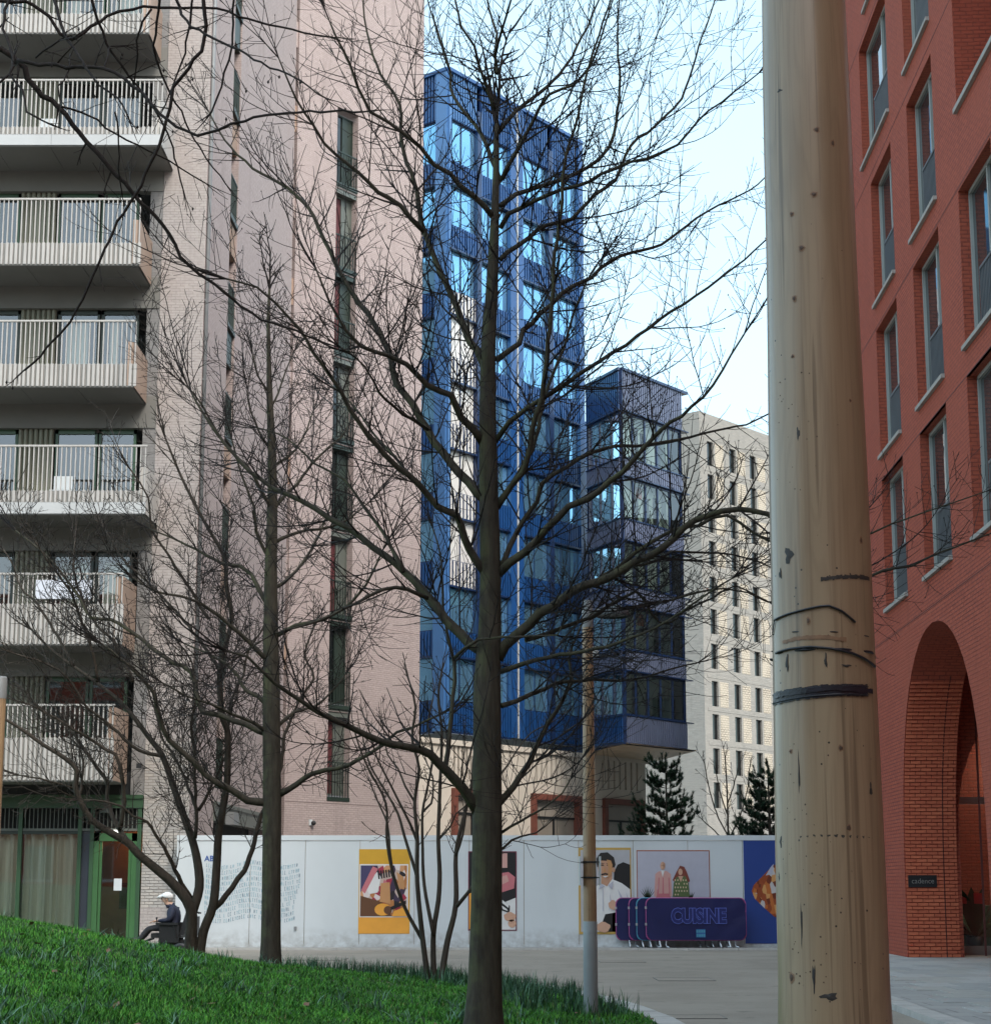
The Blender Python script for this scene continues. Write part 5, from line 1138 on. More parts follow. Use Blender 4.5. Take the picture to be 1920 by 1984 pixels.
# timber lamp posts
M_post = timber('honey_post_timber', (.40, .265, .15), (.30, .185, .10), (.17, .10, .055), .4, 1.6)
M_sleeve = plain('grey_post_sleeve', (.26, .285, .29), .45, .08, 2, dirt=.15)
def lamp_post(x, y, z0, zs, zt, r0, r1, label, head=True, group=None):
    r_ = empty('lamp_post', (x, y, z0), label, 'street lamp', group)
    mb = MB(); mb.lathe((x, y, 0), [(r0, z0 - .2), (r0 * .985, z0 + (zs - z0) * .5), (r0 * .97, zs), (r0 * .90, zs + .012)], 24); mb.build('sleeve', M_sleeve, r_, smooth=True)
    mb = MB(); n_ = 14; mb.lathe((x, y, 0), [(r0 * .93 + (r1 - r0 * .93) * i / n_, zs + .005 + (zt - .25 - zs) * i / n_) for i in range(n_ + 1)], 24); mb.build('post', M_post, r_, smooth=True)
    mb = MB(); mb.lathe((x, y, 0), [(r1 * 1.06, zt - .27), (r1 * 1.06, zt + .02), (r1 * .9, zt + .05), (0, zt + .06)], 20); mb.build('top_cap', M_grey, r_, smooth=True)
    if head:
        hx = x + .30; mb = MB(); mb.tube([(x + r1 * .8, y, zt - .1), (x + .16, y, zt - .06), (hx, y, zt - .03)], .022, 8); mb.build('arm', M_grey, r_, smooth=True)
        mb = MB(); mb.lathe((hx, y, zt - .14), [(.20, 0), (.205, .015), (.17, .08), (.09, .13), (.03, .145), (0, .147)], 24); mb.build('lamp_shade', plain('dark_grey_lamp_paint', (.06, .065, .07), .4, .1), r_, smooth=True)
        mb = MB(); mb.lathe((hx, y, zt - .14), [(0, .02), (.18, .02), (.197, .004)], 24); mb.build('lens', M_black, r_)
        mb = MB(); mb.box(x + r1 * .9, x + r1 * .9 + .07, y - .05, y + .03, zt - .62, zt - .50); mb.build('sensor_box', M_fascia, r_)
        for sx, zz_ in ((-1, 1), (1, 1)):
            mb = MB(); pxs = x + sx * .115; mb.box(pxs - .006, pxs + .006, y - .16, y + .1, P(1140, 1716, y).z, P(1140, 1660, y).z); mb.build('notice_plate', M_white, r_)
        for py in (1671, 1701):
            zc_ = P(1140, py, y).z; mb = MB(); mb.lathe((x, y, zc_), [(.082, -.01), (.084, .0), (.082, .01)], 20); mb.box(x - .115, x + .115, y - .012, y + .012, zc_ - .006, zc_ + .006); mb.build('clamp', M_black, r_, smooth=False)
    return r_
YL = 20.3; q_ = P(1143, 1760, YL)
lamp_post(q_.x, YL, 0.05, P(1144, 1787, YL).z, P(1134, 1172, YL).z, .083, .062, 'slim timber lamp post with a grey base sleeve standing on the grass tip')
q_ = P(-7, 1500, 25.0); lamp_post(q_.x, 25.0, .9, 1.6, P(0, 1318, 25.0).z, .10, .088, 'timber lamp post cut off by the left edge in front of the balconies', head=False)

# ================================================================== TREES
def bark(name, c1, c2, moss=None, mossdir=(-1, -0.3, 0), ms=0.55):
    m, n, b = new_mat(name)
    g = noise(n, 14, 6, stretch=(1, 1, .22)); col_ = mixc(n, ramp(n, g, .3, .7), c1, c2)
    if moss:
        ge = n.nodes.new('ShaderNodeNewGeometry'); dt = n.nodes.new('ShaderNodeVectorMath'); dt.operation = 'DOT_PRODUCT'; dt.inputs[1].default_value = mossdir
        n.links.new(ge.outputs['True Normal'], dt.inputs[0]); mu = n.nodes.new('ShaderNodeMath'); mu.operation = 'MULTIPLY'
        n.links.new(ramp(n, dt.outputs['Value'], .1, .9), mu.inputs[0]); n.links.new(ramp(n, noise(n, 3.5, 5), .42, .62), mu.inputs[1])
        mm = n.nodes.new('ShaderNodeMath'); mm.operation = 'MULTIPLY'; mm.inputs[1].default_value = ms; n.links.new(mu.outputs[0], mm.inputs[0]); col_ = mixc(n, mm.outputs[0], col_, moss)
    n.links.new(col_, b.inputs['Base Color']); b.inputs['Roughness'].default_value = .85; b.inputs['Specular IOR Level'].default_value = .3
    bump(n, b, noise(n, 24, 6, stretch=(1, 1, .12)), .9, .02); return m
M_bark = bark('grey_brown_bark', (.022, .019, .014), (.060, .052, .038), (.10, .115, .05))
M_bark2 = bark('smooth_brown_bark', (.034, .027, .021), (.07, .056, .043), (.08, .085, .05), ms=.3)
M_bark3 = bark('dark_near_bark', (.015, .012, .011), (.034, .028, .025))
M_twig = plain('dark_twig', (.016, .0125, .011), .7, .3, 6, spec=.25)
M_twig2 = plain('grey_brown_twig', (.036, .029, .023), .7, .3, 6, spec=.25)
RG = {'R1': (0, 0, 2.964), 'R2': (640, 0, 2.964), 'R3': (1280, 0, 2.964), 'R4': (0, 660, 2.964), 'R5': (640, 660, 2.964), 'R6': (1280, 660, 2.964), 'B7': (0, 1320, 2.952), 'B8': (480, 1320, 2.952), 'B9': (960, 1320, 2.952), 'C': (260, 1380, 6.323), 'N': (0, 0, 1), 'D': (0, 0, 1 / 1.0122)}
def T(*seg):
    """a limb measured on the photograph: region key followed by points in that enlargement"""
    out = []
    for key, pts in seg:
        ox, oy, s_ = RG[key]; out += [(ox + x / s_, oy + y / s_) for x, y in pts]
    return out
def catmull(P_, step):
    P_ = [Vector(p) for p in P_]; P_ = [P_[0] * 2 - P_[1]] + P_ + [P_[-1] * 2 - P_[-2]]; out = []
    for i in range(1, len(P_) - 2):
        a, b_, c_, d_ = P_[i - 1:i + 3]; k = max(1, int((c_ - b_).length / step))
        for j in range(k):
            t = j / k; out.append(.5 * (2 * b_ + (c_ - a) * t + (2 * a - 5 * b_ + 4 * c_ - d_) * t * t + (3 * b_ - a - 3 * c_ + d_) * t ** 3))
    out.append(P_[-2]); return out
rt_ = random.Random(11)
def rdir():
    while True:
        v = Vector((rt_.uniform(-1, 1), rt_.uniform(-1, 1), rt_.uniform(-1, 1)))
        if .05 < v.length < 1: return v.normalized()
class Tree:
    def __init__(s, name, label, cat, base, Y, barkm, twigm, group=None):
        s.root = empty(name, base, label, cat, group); s.Y = Y; s.bm = barkm; s.tm = twigm; s.tw = MB(); s.limbs = []; s.nt = 0
    def limb(s, pts, w0, w1, dy=0.0, y0=0.0, name='branch', n=9, power=.8, build=True, step=.12, flare=0.0):
        """pts measured positions, w0/w1 widths in photograph pixels, dy metres towards (-) or away from the camera at the tip"""
        L = [0.0]
        for a, b_ in zip(pts, pts[1:]): L.append(L[-1] + math.hypot(b_[0] - a[0], b_[1] - a[1]))
        P3 = [P(px, py, s.Y + y0 + dy * (l / L[-1])) for (px, py), l in zip(pts, L)]
        C_ = catmull(P3, step); k = len(C_); sc = s.Y / 3447
        if isinstance(w0, (list, tuple)):
            fr = [l / L[-1] for l in L]; rad = [float(np.interp(i / max(1, k - 1), fr, w0)) * sc / 2 for i in range(k)]
        else: rad = [max(.0032, (w0 + (w1 - w0) * (i / max(1, k - 1)) ** power) * sc / 2) for i in range(k)]
        jit = [Vector((0, 0, 0))] * k
        if name == 'branch': C_ = [c_ + rdir() * min(.018, rad[i] * .35 + .004) if 0 < i < k - 1 else c_ for i, c_ in enumerate(C_)]
        if flare:
            for i in range(k):
                h = (C_[i] - C_[0]).length; rad[i] *= 1 + flare * math.exp(-h / .22)
        if build:
            mb = MB(); mb.tube(C_, rad, n); o = mb.build(name, s.bm, s.root, smooth=True, uv=False)
        s.limbs.append((C_, rad, name)); return C_, rad
    def twig(s, p, d, L, r, lvl, up=.25, curl=.11, dens=1.0, nseg=None, minr=.0030):
        k = nseg or max(3, int(L / .09)); pts = [p.copy()]; d = d.normalized(); st = L / k
        for i in range(k):
            d = (d + rdir() * curl + Vector((0, 0, up * (.3 + i / k) * .22))).normalized(); pts.append(pts[-1] + d * st)
        s.tw.tube(pts, [max(minr, r * (1 - .72 * i / k)) for i in range(k + 1)], 4 if r > .006 else 3, cap=False); s.nt += 1
        if lvl <= 0:
            if rt_.random() < .3: s.tw.ball(pts[-1], .0065, 4, 2, squash=(1, 1, 1.7))
            return
        for i in range(1, k):
            if rt_.random() < .78 * dens:
                t = (pts[i + 1] - pts[i]).normalized(); side = t.cross(rdir()).normalized()
                dd = (t * rt_.uniform(.45, 1.0) + side * rt_.uniform(.5, 1.0)).normalized()
                s.twig(pts[i], dd, L * rt_.uniform(.28, .55) * (1 - .35 * i / k), max(minr, r * .55), lvl - 1, up, curl, dens * .85, minr=minr)
    def dress(s, spacing=.25, L0=.9, lvl=2, up=.3, tmin=.12, dens=1.0, maxr=.03, minr=.0030, flat=0.0):
        for C_, rad, nm_ in s.limbs:
            tmin_ = max(tmin, .55) if nm_ == 'trunk' and rad[0] > .1 else tmin; tot = 0; nxt = spacing * rt_.random(); full = sum((b_ - a).length for a, b_ in zip(C_, C_[1:])); ln = 0
            for i in range(1, len(C_) - 1):
                ln += (C_[i] - C_[i - 1]).length
                if ln < full * tmin_: nxt = max(nxt, ln + .02); continue
                if ln >= nxt:
                    nxt = ln + spacing * rt_.uniform(.5, 1.5) * (1.8 if nm_ == 'trunk' and rad[0] > .1 else 1)
                    t = (C_[i + 1] - C_[i - 1]).normalized(); sd_ = rdir(); sd_.y *= 1 - flat; side = t.cross(sd_)
                    if side.length < .1: continue
                    side.normalize(); f = 1 - .55 * ln / full
                    s.twig(C_[i], (t * rt_.uniform(.35, .9) + side * rt_.uniform(.6, 1) + Vector((0, 0, .15))).normalized(), L0 * rt_.uniform(.45, 1.25) * f, min(.011, max(minr * 1.3, rad[i] * .5)), lvl, up, dens=dens, minr=minr)
            # tip
            t = (C_[-1] - C_[-2]).normalized()
            for q_ in range(2): s.twig(C_[-1], (t + rdir() * .35 * q_).normalized(), L0 * rt_.uniform(.4, .8), max(minr * 1.2, rad[-1]), lvl, up, dens=dens, minr=minr)
    def finish(s):
        o = s.tw.build('twigs', s.tm, s.root, uv=False); tag(o, kind='stuff')

# ---- big centre tree
YM = 16.5; gx_, gy_ = P(936, 1990, YM).x, YM
mt = Tree('street_tree', 'big bare tree with a thick straight trunk at the centre of the picture', 'tree', (gx_, YM, bz(gx_, YM)), YM, M_bark, M_twig)
mt.limb([(936, 2030), (938, 1950), (940, 1880), (942, 1780), (944, 1640), (944, 1500), (944, 1400), (944, 1320), (949, 1220), (950, 1120), (949, 1040), (947, 960), (946, 890), (945, 780), (947, 660), (953, 560), (958, 440), (961, 340), (962, 240)],
        [70, 66, 63, 60, 58, 56, 55, 50, 44, 41, 40, 38, 36, 32, 28, 24, 18, 14, 11], 0, n=18, name='trunk', flare=.45)
ML_ = [
 (T(('B8', [(1320, 760), (1230, 620), (1150, 520), (980, 390), (760, 340), (580, 255), (400, 180), (250, 70), (150, 10)]), ('N', [(505, 1300), (478, 1270), (440, 1262)])), 26, 5, -1.2),
 (T(('R5', [(900, 1830), (700, 1640), (560, 1480), (420, 1330), (250, 1190), (100, 1080), (0, 1020)]), ('R4', [(1800, 960), (1640, 880), (1500, 800), (1330, 640), (1200, 470), (1100, 300)])), 26, 5, 1.0),
 (T(('R5', [(900, 1350), (800, 1210), (720, 1010), (620, 955), (500, 820), (320, 670), (170, 480), (60, 300), (0, 210)]), ('R4', [(1800, 60)]), ('R1', [(1720, 1880), (1580, 1740), (1480, 1650), (1300, 1600)])), 20, 4, -1.5),
 (T(('R5', [(890, 920), (740, 760), (640, 650), (560, 510), (470, 370), (390, 260), (340, 90), (300, 0)]), ('R2', [(240, 1840), (100, 1640), (0, 1450)]), ('R1', [(1830, 1310), (1770, 1190), (1650, 1080), (1450, 960), (1290, 800), (1200, 640)])), 22, 4, 1.3),
 (T(('R5', [(880, 590), (760, 440), (690, 320), (560, 250), (440, 130), (330, 90), (180, 30)]), ('N', [(670, 640), (640, 590), (612, 520)])), 20, 4, -1.0),
 (T(('R5', [(910, 180), (850, 60), (800, 0)]), ('R2', [(770, 1890), (690, 1690), (560, 1370), (510, 1200), (500, 1100), (440, 930), (405, 800), (395, 600), (290, 420), (230, 260), (195, 100), (190, -60)])), 19, 4, .8),
 (T(('R2', [(540, 1330), (400, 1180), (270, 1100), (160, 990), (30, 890), (-40, 820)]), ('R1', [(1800, 720), (1700, 560), (1600, 330)])), 13, 3.5, -.8),
 (T(('R2', [(940, 1250), (830, 1140), (740, 1060), (690, 1000), (600, 940), (520, 850), (410, 760), (330, 700), (230, 640), (160, 510), (110, 370), (40, 220), (0, 130)])), 15, 4, -1.1),
 (T(('R2', [(975, 1040), (900, 840), (790, 660), (700, 545), (690, 430), (640, 250), (560, 0)])), 12, 3.5, .7),
 (T(('R2', [(955, 640), (890, 470), (850, 360), (825, 260), (750, 150), (720, 0), (700, -80)])), 9, 4, -.5),
 (T(('R2', [(960, 420), (945, 320), (955, 190), (920, 90), (890, -60)])), 9, 4, .5), (T(('R2', [(945, 320), (990, 170), (1040, 0), (1060, -80)])), 8, 4, -.6),
 (T(('R2', [(965, 760), (1060, 640), (1170, 550), (1240, 500), (1350, 380), (1420, 260), (1500, 100), (1560, -60)])), 11, 4, .9),
 (T(('R2', [(985, 1030), (1100, 820), (1165, 690), (1260, 540), (1400, 490), (1490, 380), (1560, 200), (1620, 0)])), 12, 3.5, -.9),
 (T(('R5', [(955, 960), (1050, 830), (1130, 690), (1160, 520), (1215, 330), (1240, 80)]), ('R2', [(1270, 1800), (1290, 1450), (1330, 1150), (1340, 960), (1400, 740), (1480, 400), (1540, 200), (1620, -40)])), 15, 4, -1.3),
 (T(('R2', [(975, 1180), (1060, 1110), (1200, 1070), (1310, 1030), (1410, 990), (1540, 915), (1600, 840), (1640, 700), (1660, 500), (1650, 200), (1660, -50)])), 12, 3.5, 1.0),
 (T(('R2', [(975, 1310), (1020, 1230), (1170, 1160), (1330, 1090), (1480, 1040), (1640, 960), (1897, 880)]), ('R3', [(100, 830), (220, 680), (350, 580), (560, 420)])), 12, 3, -1.0),
 (T(('R2', [(975, 1490), (1080, 1400), (1250, 1290), (1390, 1250), (1520, 1120), (1640, 1030), (1720, 840), (1820, 760), (1897, 690)]), ('R3', [(120, 560), (220, 260), (310, 0)])), 12, 3.5, .8),
 (T(('R5', [(955, 110), (1080, 20)]), ('R2', [(1100, 1900), (1170, 1850), (1270, 1740), (1400, 1640), (1500, 1590), (1620, 1490), (1897, 1400)]), ('R3', [(150, 1290), (330, 1180), (560, 1060), (640, 960)])), 14, 3, 1.4),
 (T(('R5', [(945, 580), (1030, 470), (1130, 390), (1230, 320), (1340, 250), (1480, 160), (1700, 20)]), ('R3', [(60, 1790), (200, 1700), (420, 1540), (600, 1380)])), 13, 3.5, -1.2),
 (T(('R5', [(965, 930), (1040, 840), (1100, 740), (1180, 560), (1230, 320), (1330, 60)]), ('R2', [(1400, 1780), (1480, 1600), (1560, 1480)])), 13, 4, .9),
 (T(('R5', [(965, 1340), (1110, 1210), (1250, 1080), (1370, 960), (1480, 900), (1600, 810), (1750, 680), (1897, 510)]), ('R6', [(60, 470), (180, 380), (300, 250), (400, 80), (480, -40)])), 21, 4, -1.4),
 (T(('R5', [(975, 1310), (1060, 1120), (1180, 930), (1210, 830), (1360, 720), (1560, 620), (1760, 600), (1897, 590)]), ('R6', [(100, 570), (250, 535), (490, 480), (640, 410)])), 14, 4, 1.0),
 (T(('R5', [(960, 1830), (1010, 1750), (1080, 1680), (1200, 1570), (1330, 1480), (1460, 1410), (1600, 1350), (1760, 1270), (1897, 1190)]), ('R6', [(140, 1080), (270, 1000), (440, 970), (620, 1000), (900, 1180), (1205, 1350), (1280, 1322), (1440, 1290), (1600, 1220), (1890, 1110)])), 26, 3.2, -1.0),
 (T(('R5', [(1500, 1400), (1650, 1300), (1800, 1290), (1897, 1260)]), ('R6', [(60, 1210), (250, 1220), (420, 1230), (560, 1270), (700, 1330)])), 9, 3, .5),
 (T(('R5', [(1600, 1350), (1750, 1210), (1860, 1150)]), ('R6', [(60, 1090), (220, 1060), (380, 1000), (620, 1150), (900, 1160), (1200, 1108), (1330, 1050), (1590, 960), (1870, 865)])), 10, 2.6, -.6),
 (T(('B9', [(20, 700), (100, 610), (150, 540), (230, 380), (330, 190), (440, 0)]), ('R5', [(1370, 1830), (1450, 1620), (1530, 1540)])), 16, 4, .9),
 (T(('N', [(970, 1302), (1060, 1275), (1130, 1262), (1200, 1245), (1290, 1205), (1370, 1150), (1420, 1120)])), 12, 3.5, -1.1),
 (T(('R5', [(1120, 1720), (1330, 1650), (1500, 1590), (1660, 1490), (1760, 1440)]), ('R6', [(0, 1630), (130, 1560), (290, 1480), (430, 1410), (620, 1500)])), 11, 3.2, .8),
 (T(('N', [(972, 1368), (1030, 1347), (1080, 1325), (1150, 1318), (1230, 1316), (1300, 1296), (1352, 1284)])), 12, 3.5, 1.1),
 (T(('B8', [(1130, 490), (1150, 300), (1170, 100), (1185, 0)]), ('R5', [(712, 1850), (660, 1600), (640, 1400), (640, 1260), (590, 1080)])), 12, 3.5, .6),
 (T(('R5', [(715, 1820), (850, 1720), (1060, 1700), (1300, 1690), (1330, 1640)])), 8, 3, -.6),
 (T(('R5', [(560, 1480), (440, 1430), (300, 1430), (160, 1500), (0, 1580)]), ('R4', [(1740, 1640), (1560, 1690), (1400, 1800)])), 10, 3, -.9),
 (T(('R5', [(420, 1330), (350, 1180), (200, 960), (90, 800), (0, 750)]), ('R4', [(1800, 700), (1650, 560), (1480, 500)])), 10, 3, .8),
 (T(('R5', [(500, 830), (400, 700), (250, 540), (140, 380), (0, 250)])), 9, 3, 1.2),
 (T(('R5', [(560, 510), (420, 420), (280, 290), (200, 150), (60, 40)])), 9, 3, -1.4),
 (T(('B9', [(30, 870), (140, 800), (260, 740), (380, 640), (430, 560)])), 7, 3, -.5), (T(('B9', [(40, 960), (90, 910), (150, 890), (230, 870), (330, 790)])), 6, 2.5, .4),
 (T(('R6', [(620, 1505), (500, 1450), (360, 1420), (200, 1450), (60, 1490)])), 3, 6, 0),
]
for pts, w0, w1, dy in ML_: mt.limb(pts, w0 * .9, w1 * .85, dy)
ran = random.Random(3)
mt.dress(spacing=.50, L0=2.1, lvl=2, up=.4, tmin=.08, dens=.72, minr=.0026)
mt.dress(spacing=.12, L0=1.25, lvl=1, up=.45, tmin=.08, dens=.85, minr=.0023)
mt.finish()
# ---- straight tree on the left
Y2 = 28.0; x2 = P(524, 1870, Y2).x
t2 = Tree('street_tree', 'bare tree with a straight mid sized trunk left of the yellow poster', 'tree', (x2, Y2, bz(x2, Y2)), Y2, M_bark, M_twig)
t2.limb([(524, 1890), (525, 1800), (526, 1700), (527, 1600), (527, 1500), (526, 1400), (526, 1320), (525, 1250), (525, 1100), (528, 980), (527, 880), (523, 780), (521, 694), (520, 620), (522, 560)],
        [39, 38, 37, 37, 36, 35, 33, 30, 24, 20, 17, 13, 9, 7, 5], 0, n=14, name='trunk', flare=.35)
for pts, w0, w1, dy in [
 (T(('B8', [(180, 650), (370, 530), (520, 500), (680, 430), (770, 370), (850, 290), (950, 260), (1080, 200)])), 13, 4, -1.0),
 (T(('C', [(1640, 1110), (1390, 1090), (1150, 930), (900, 780), (740, 620), (590, 480), (430, 340), (360, 200), (320, 100)]), ('N', [(296, 1340), (250, 1290), (200, 1250)])), 17, 4, -1.2),
 (T(('C', [(1680, 280), (1520, 220), (1380, 150), (1220, 100), (1050, 30), (830, 0)]), ('R4', [(1100, 1900), (1000, 1860), (880, 1770), (780, 1690), (640, 1600), (520, 1590), (430, 1430), (260, 1230), (90, 1090)])), 13, 3.5, 1.4),
 (T(('R4', [(1580, 1700), (1700, 1640), (1850, 1600), (1990, 1530), (2100, 1400), (2200, 1200)])), 10, 3.5, -.8),
 (T(('R4', [(1560, 980), (1640, 880), (1700, 830), (1800, 700), (1897, 600)]), ('R5', [(60, 560), (130, 430)])), 8, 3, .8),
 (T(('R4', [(1560, 980), (1500, 860), (1420, 720), (1330, 640), (1220, 480), (1170, 380), (1060, 250)])), 9, 3, -1.1),
 (T(('R4', [(1570, 1160), (1650, 1120), (1760, 1090), (1897, 1070)]), ('R5', [(110, 1020), (220, 930)])), 8, 3, 1.0),
 (T(('R4', [(1540, 1520), (1440, 1340), (1380, 1290), (1280, 1280), (1130, 1200), (980, 1130), (860, 1080)])), 11, 3, .9),
 (T(('R4', [(1550, 1260), (1470, 1100), (1460, 960), (1380, 760), (1330, 560)])), 8, 3, -.6),
 (T(('R4', [(1550, 1850), (1440, 1740), (1330, 1640), (1200, 1540), (1090, 1480), (900, 1440), (760, 1360)])), 11, 3, -1.3),
 (T(('R4', [(1580, 1420), (1700, 1330), (1790, 1200), (1860, 1050), (1897, 940)])), 8, 3, 1.2),
 (T(('R4', [(1570, 720), (1650, 670), (1740, 560), (1800, 400)])), 6, 2.5, .5), (T(('R4', [(1550, 620), (1490, 520), (1440, 400), (1420, 280)])), 6, 2.5, -.5),
 (T(('R4', [(1545, 400), (1600, 300), (1640, 180), (1690, 60)])), 5, 2.5, .4), (T(('R4', [(1545, 300), (1480, 200), (1450, 80)])), 5, 2.5, -.3),
 (T(('B8', [(120, 150), (60, 80), (0, 60)]), ('R4', [(1330, 1880), (1200, 1800), (1060, 1740)])), 10, 3, .7), (T(('B8', [(170, 260), (260, 180), (380, 150), (480, 60), (560, -40)])), 8, 3, .9), (T(('B8', [(120, 300), (40, 240)]), ('B7', [(1330, 190), (1200, 130), (1060, 80), (930, 10)])), 8, 3, -1.1)]:
    t2.limb(pts, w0, w1, dy, step=.16)
t2.dress(spacing=.36, L0=2.2, lvl=2, up=.4, tmin=.08, dens=.85, minr=.0040); t2.dress(spacing=.16, L0=1.1, lvl=1, up=.35, tmin=.08, dens=.95, minr=.004); t2.finish()
# ---- spreading many stemmed tree at the left
Y3 = 30.0; x3 = P(373, 1852, Y3).x
t3 = Tree('spreading_tree', 'low spreading bare tree with several crooked stems beside the wheelchair user', 'tree', (x3, Y3, bz(x3, Y3)), Y3, M_bark2, M_twig2)
for pts, w0, w1, dy, nm in [
 (T(('B7', [(1095, 1620), (1092, 1480), (1090, 1300), (1000, 1170), (900, 1080), (790, 990), (740, 930), (620, 860), (520, 790), (460, 690), (430, 600), (440, 510), (370, 440), (240, 360), (130, 280), (0, 200), (-80, 150)])), 26, 4, -1.5, 'trunk'),
 (T(('B7', [(1100, 1320), (1140, 1180), (1130, 1040), (1100, 910), (1040, 740), (990, 600), (930, 430), (850, 320), (760, 200), (680, 110), (540, 0)]), ('R4', [(420, 1870), (300, 1780), (180, 1660)])), 20, 4, .8, 'trunk'),
 (T(('B7', [(1135, 1610), (1165, 1430), (1220, 1280), (1240, 1050), (1250, 880), (1280, 700), (1300, 560), (1300, 280), (1275, 220)]), ('R4', [(1260, 1950), (1280, 1800), (1330, 1600), (1300, 1400), (1290, 1250), (1180, 1050), (1050, 800), (950, 560)])), 20, 4, -.6, 'trunk'),
 (T(('B7', [(1225, 1300), (1330, 1180), (1417, 1050)]), ('B8', [(25, 960), (80, 770), (150, 600), (200, 440), (215, 300), (300, 100), (380, -20)]), ('R4', [(1750, 1800), (1800, 1650)])), 12, 3.5, .9, 'branch'),
 (T(('B7', [(750, 940), (690, 860), (640, 770), (610, 650), (610, 560), (560, 500), (490, 400), (450, 340), (380, 260), (240, 160), (120, 40)])), 11, 3, .9, 'branch'),
 (T(('B7', [(680, 850), (710, 690), (690, 500), (660, 420), (600, 390), (460, 300), (330, 220), (230, 160), (90, 110)])), 10, 3, -.9, 'branch'),
 (T(('B7', [(1090, 1240), (1000, 1080), (940, 950), (840, 810), (760, 770), (700, 720), (600, 690), (480, 680)])), 10, 3, -1.2, 'branch'),
 (T(('B7', [(1115, 900), (1120, 740), (1110, 500), (1110, 380), (1090, 240), (1120, 100)]), ('R4', [(1100, 1850), (1000, 1700)])), 8, 3, -.5, 'branch'),
 (T(('B7', [(1125, 730), (1020, 470), (930, 330), (890, 180), (840, 30)])), 7, 3, .7, 'branch'), (T(('B7', [(1135, 740), (1190, 640), (1240, 540), (1290, 430)])), 7, 4, .3, 'branch'),
 (T(('B7', [(1300, 300), (1330, 100), (1390, -30)]), ('R4', [(1420, 1800), (1540, 1600), (1560, 1500)])), 7, 3, .8, 'branch'),
 (T(('B7', [(930, 430), (800, 400), (680, 300), (600, 230), (500, 150)]), ('R4', [(380, 1930), (250, 1850), (90, 1800)])), 8, 3, -.9, 'branch'),
 (T(('B7', [(450, 670), (470, 560), (470, 430), (420, 340), (330, 300)])), 6, 2.5, .6, 'branch'), (T(('B7', [(440, 620), (340, 590), (230, 560), (120, 540)])), 5, 2.5, -.7, 'branch'),
 (T(('R4', [(420, 1870), (330, 1700), (220, 1520), (120, 1420), (80, 1300), (20, 1200)])), 7, 3, .7, 'branch'), (T(('R4', [(560, 1960), (520, 1760), (460, 1580), (390, 1420), (280, 1280), (200, 1150)])), 8, 3, -1.0, 'branch'), (T(('R4', [(760, 1960), (680, 1760), (560, 1640), (480, 1500), (420, 1300), (430, 1150)])), 8, 3, .8, 'branch'),
 (T(('R4', [(1270, 1900), (1130, 1700), (960, 1500), (820, 1360), (700, 1250), (600, 1080)])), 8, 3, 1.1, 'branch'), (T(('R4', [(1200, 1600), (1060, 1380), (980, 1250), (880, 1100), (850, 900), (750, 740)])), 7, 3, -.9, 'branch')]:
    t3.limb(pts, w0, w1, dy, name=nm, n=10, step=.13, flare=.25 if w0 > 24 else 0)
t3.dress(spacing=.22, L0=1.8, lvl=2, up=.4, tmin=.2, dens=.95, minr=.0038); t3.dress(spacing=.11, L0=.8, lvl=1, up=.35, tmin=.2, dens=1.05, minr=.0038); t3.finish()
# ---- slim many stemmed tree between the posters
Y4 = 27.0; x4 = P(840, 1900, Y4).x
t4 = Tree('slim_multi_stem_tree', 'slim young tree with a fan of thin stems left of the big trunk', 'tree', (x4, Y4, bz(x4, Y4)), Y4, M_bark2, M_twig2)
for pts, w0, w1, dy, nm in [
 (T(('B8', [(1035, 1740), (1000, 1470), (970, 1150), (970, 900), (955, 690), (980, 500), (940, 330), (960, 150), (930, 20)])), 12, 4, -.5, 'stem'),
 (T(('B8', [(1065, 1740), (1062, 1450), (1090, 1260), (1098, 1100), (1090, 900), (1100, 600), (1110, 300), (1090, 100), (1110, -60)])), 12, 4, .4, 'stem'),
 (T(('B8', [(1100, 1750), (1140, 1500), (1190, 1280), (1190, 1000), (1220, 840), (1280, 600), (1300, 400), (1380, 200)])), 14, 4, .8, 'stem'),
 (T(('B8', [(1195, 1290), (1290, 1170), (1360, 1040), (1417, 900)])), 8, 4, -.4, 'stem'), (T(('B8', [(1062, 1450), (1010, 1170), (1000, 940), (1000, 750), (1030, 600), (1060, 420), (1030, 250), (1060, 100)])), 8, 3, .6, 'stem'),
 (T(('B8', [(998, 1480), (900, 1300), (830, 1100), (795, 900), (790, 700), (690, 500), (640, 380), (610, 280)])), 8, 3, -.6, 'stem'), (T(('B8', [(970, 1120), (900, 900), (860, 760), (800, 650), (700, 480), (660, 330)])), 7, 3, .5, 'stem'),
 (T(('B8', [(970, 920), (930, 820), (870, 700), (800, 560), (740, 440), (700, 300)])), 6, 3, -.4, 'stem'), (T(('B8', [(955, 690), (900, 600), (860, 500), (800, 420), (780, 300)])), 5, 2.5, .4, 'stem'),
 (T(('B8', [(830, 1100), (812, 960), (800, 820), (740, 680), (700, 580)])), 5, 2.5, .3, 'stem'), (T(('B8', [(1190, 1000), (1230, 880), (1250, 700), (1220, 560), (1240, 400)])), 5, 2.5, -.5, 'stem'), (T(('B8', [(1098, 900), (1160, 830), (1190, 760), (1240, 720)])), 4.5, 2.5, -.3, 'stem'),
 (T(('B8', [(1000, 750), (1050, 700), (1060, 560), (1020, 460)])), 5, 2.5, .3, 'stem'), (T(('B9', [(-100, 640), (40, 520), (120, 400), (200, 300), (330, 230)])), 5, 2.5, .6, 'stem'), (T(('B9', [(-80, 800), (100, 600), (230, 480), (350, 330), (460, 250)])), 5, 2.5, -.6, 'stem')]:
    t4.limb(pts, w0, w1, dy, name=nm, n=8, step=.13)
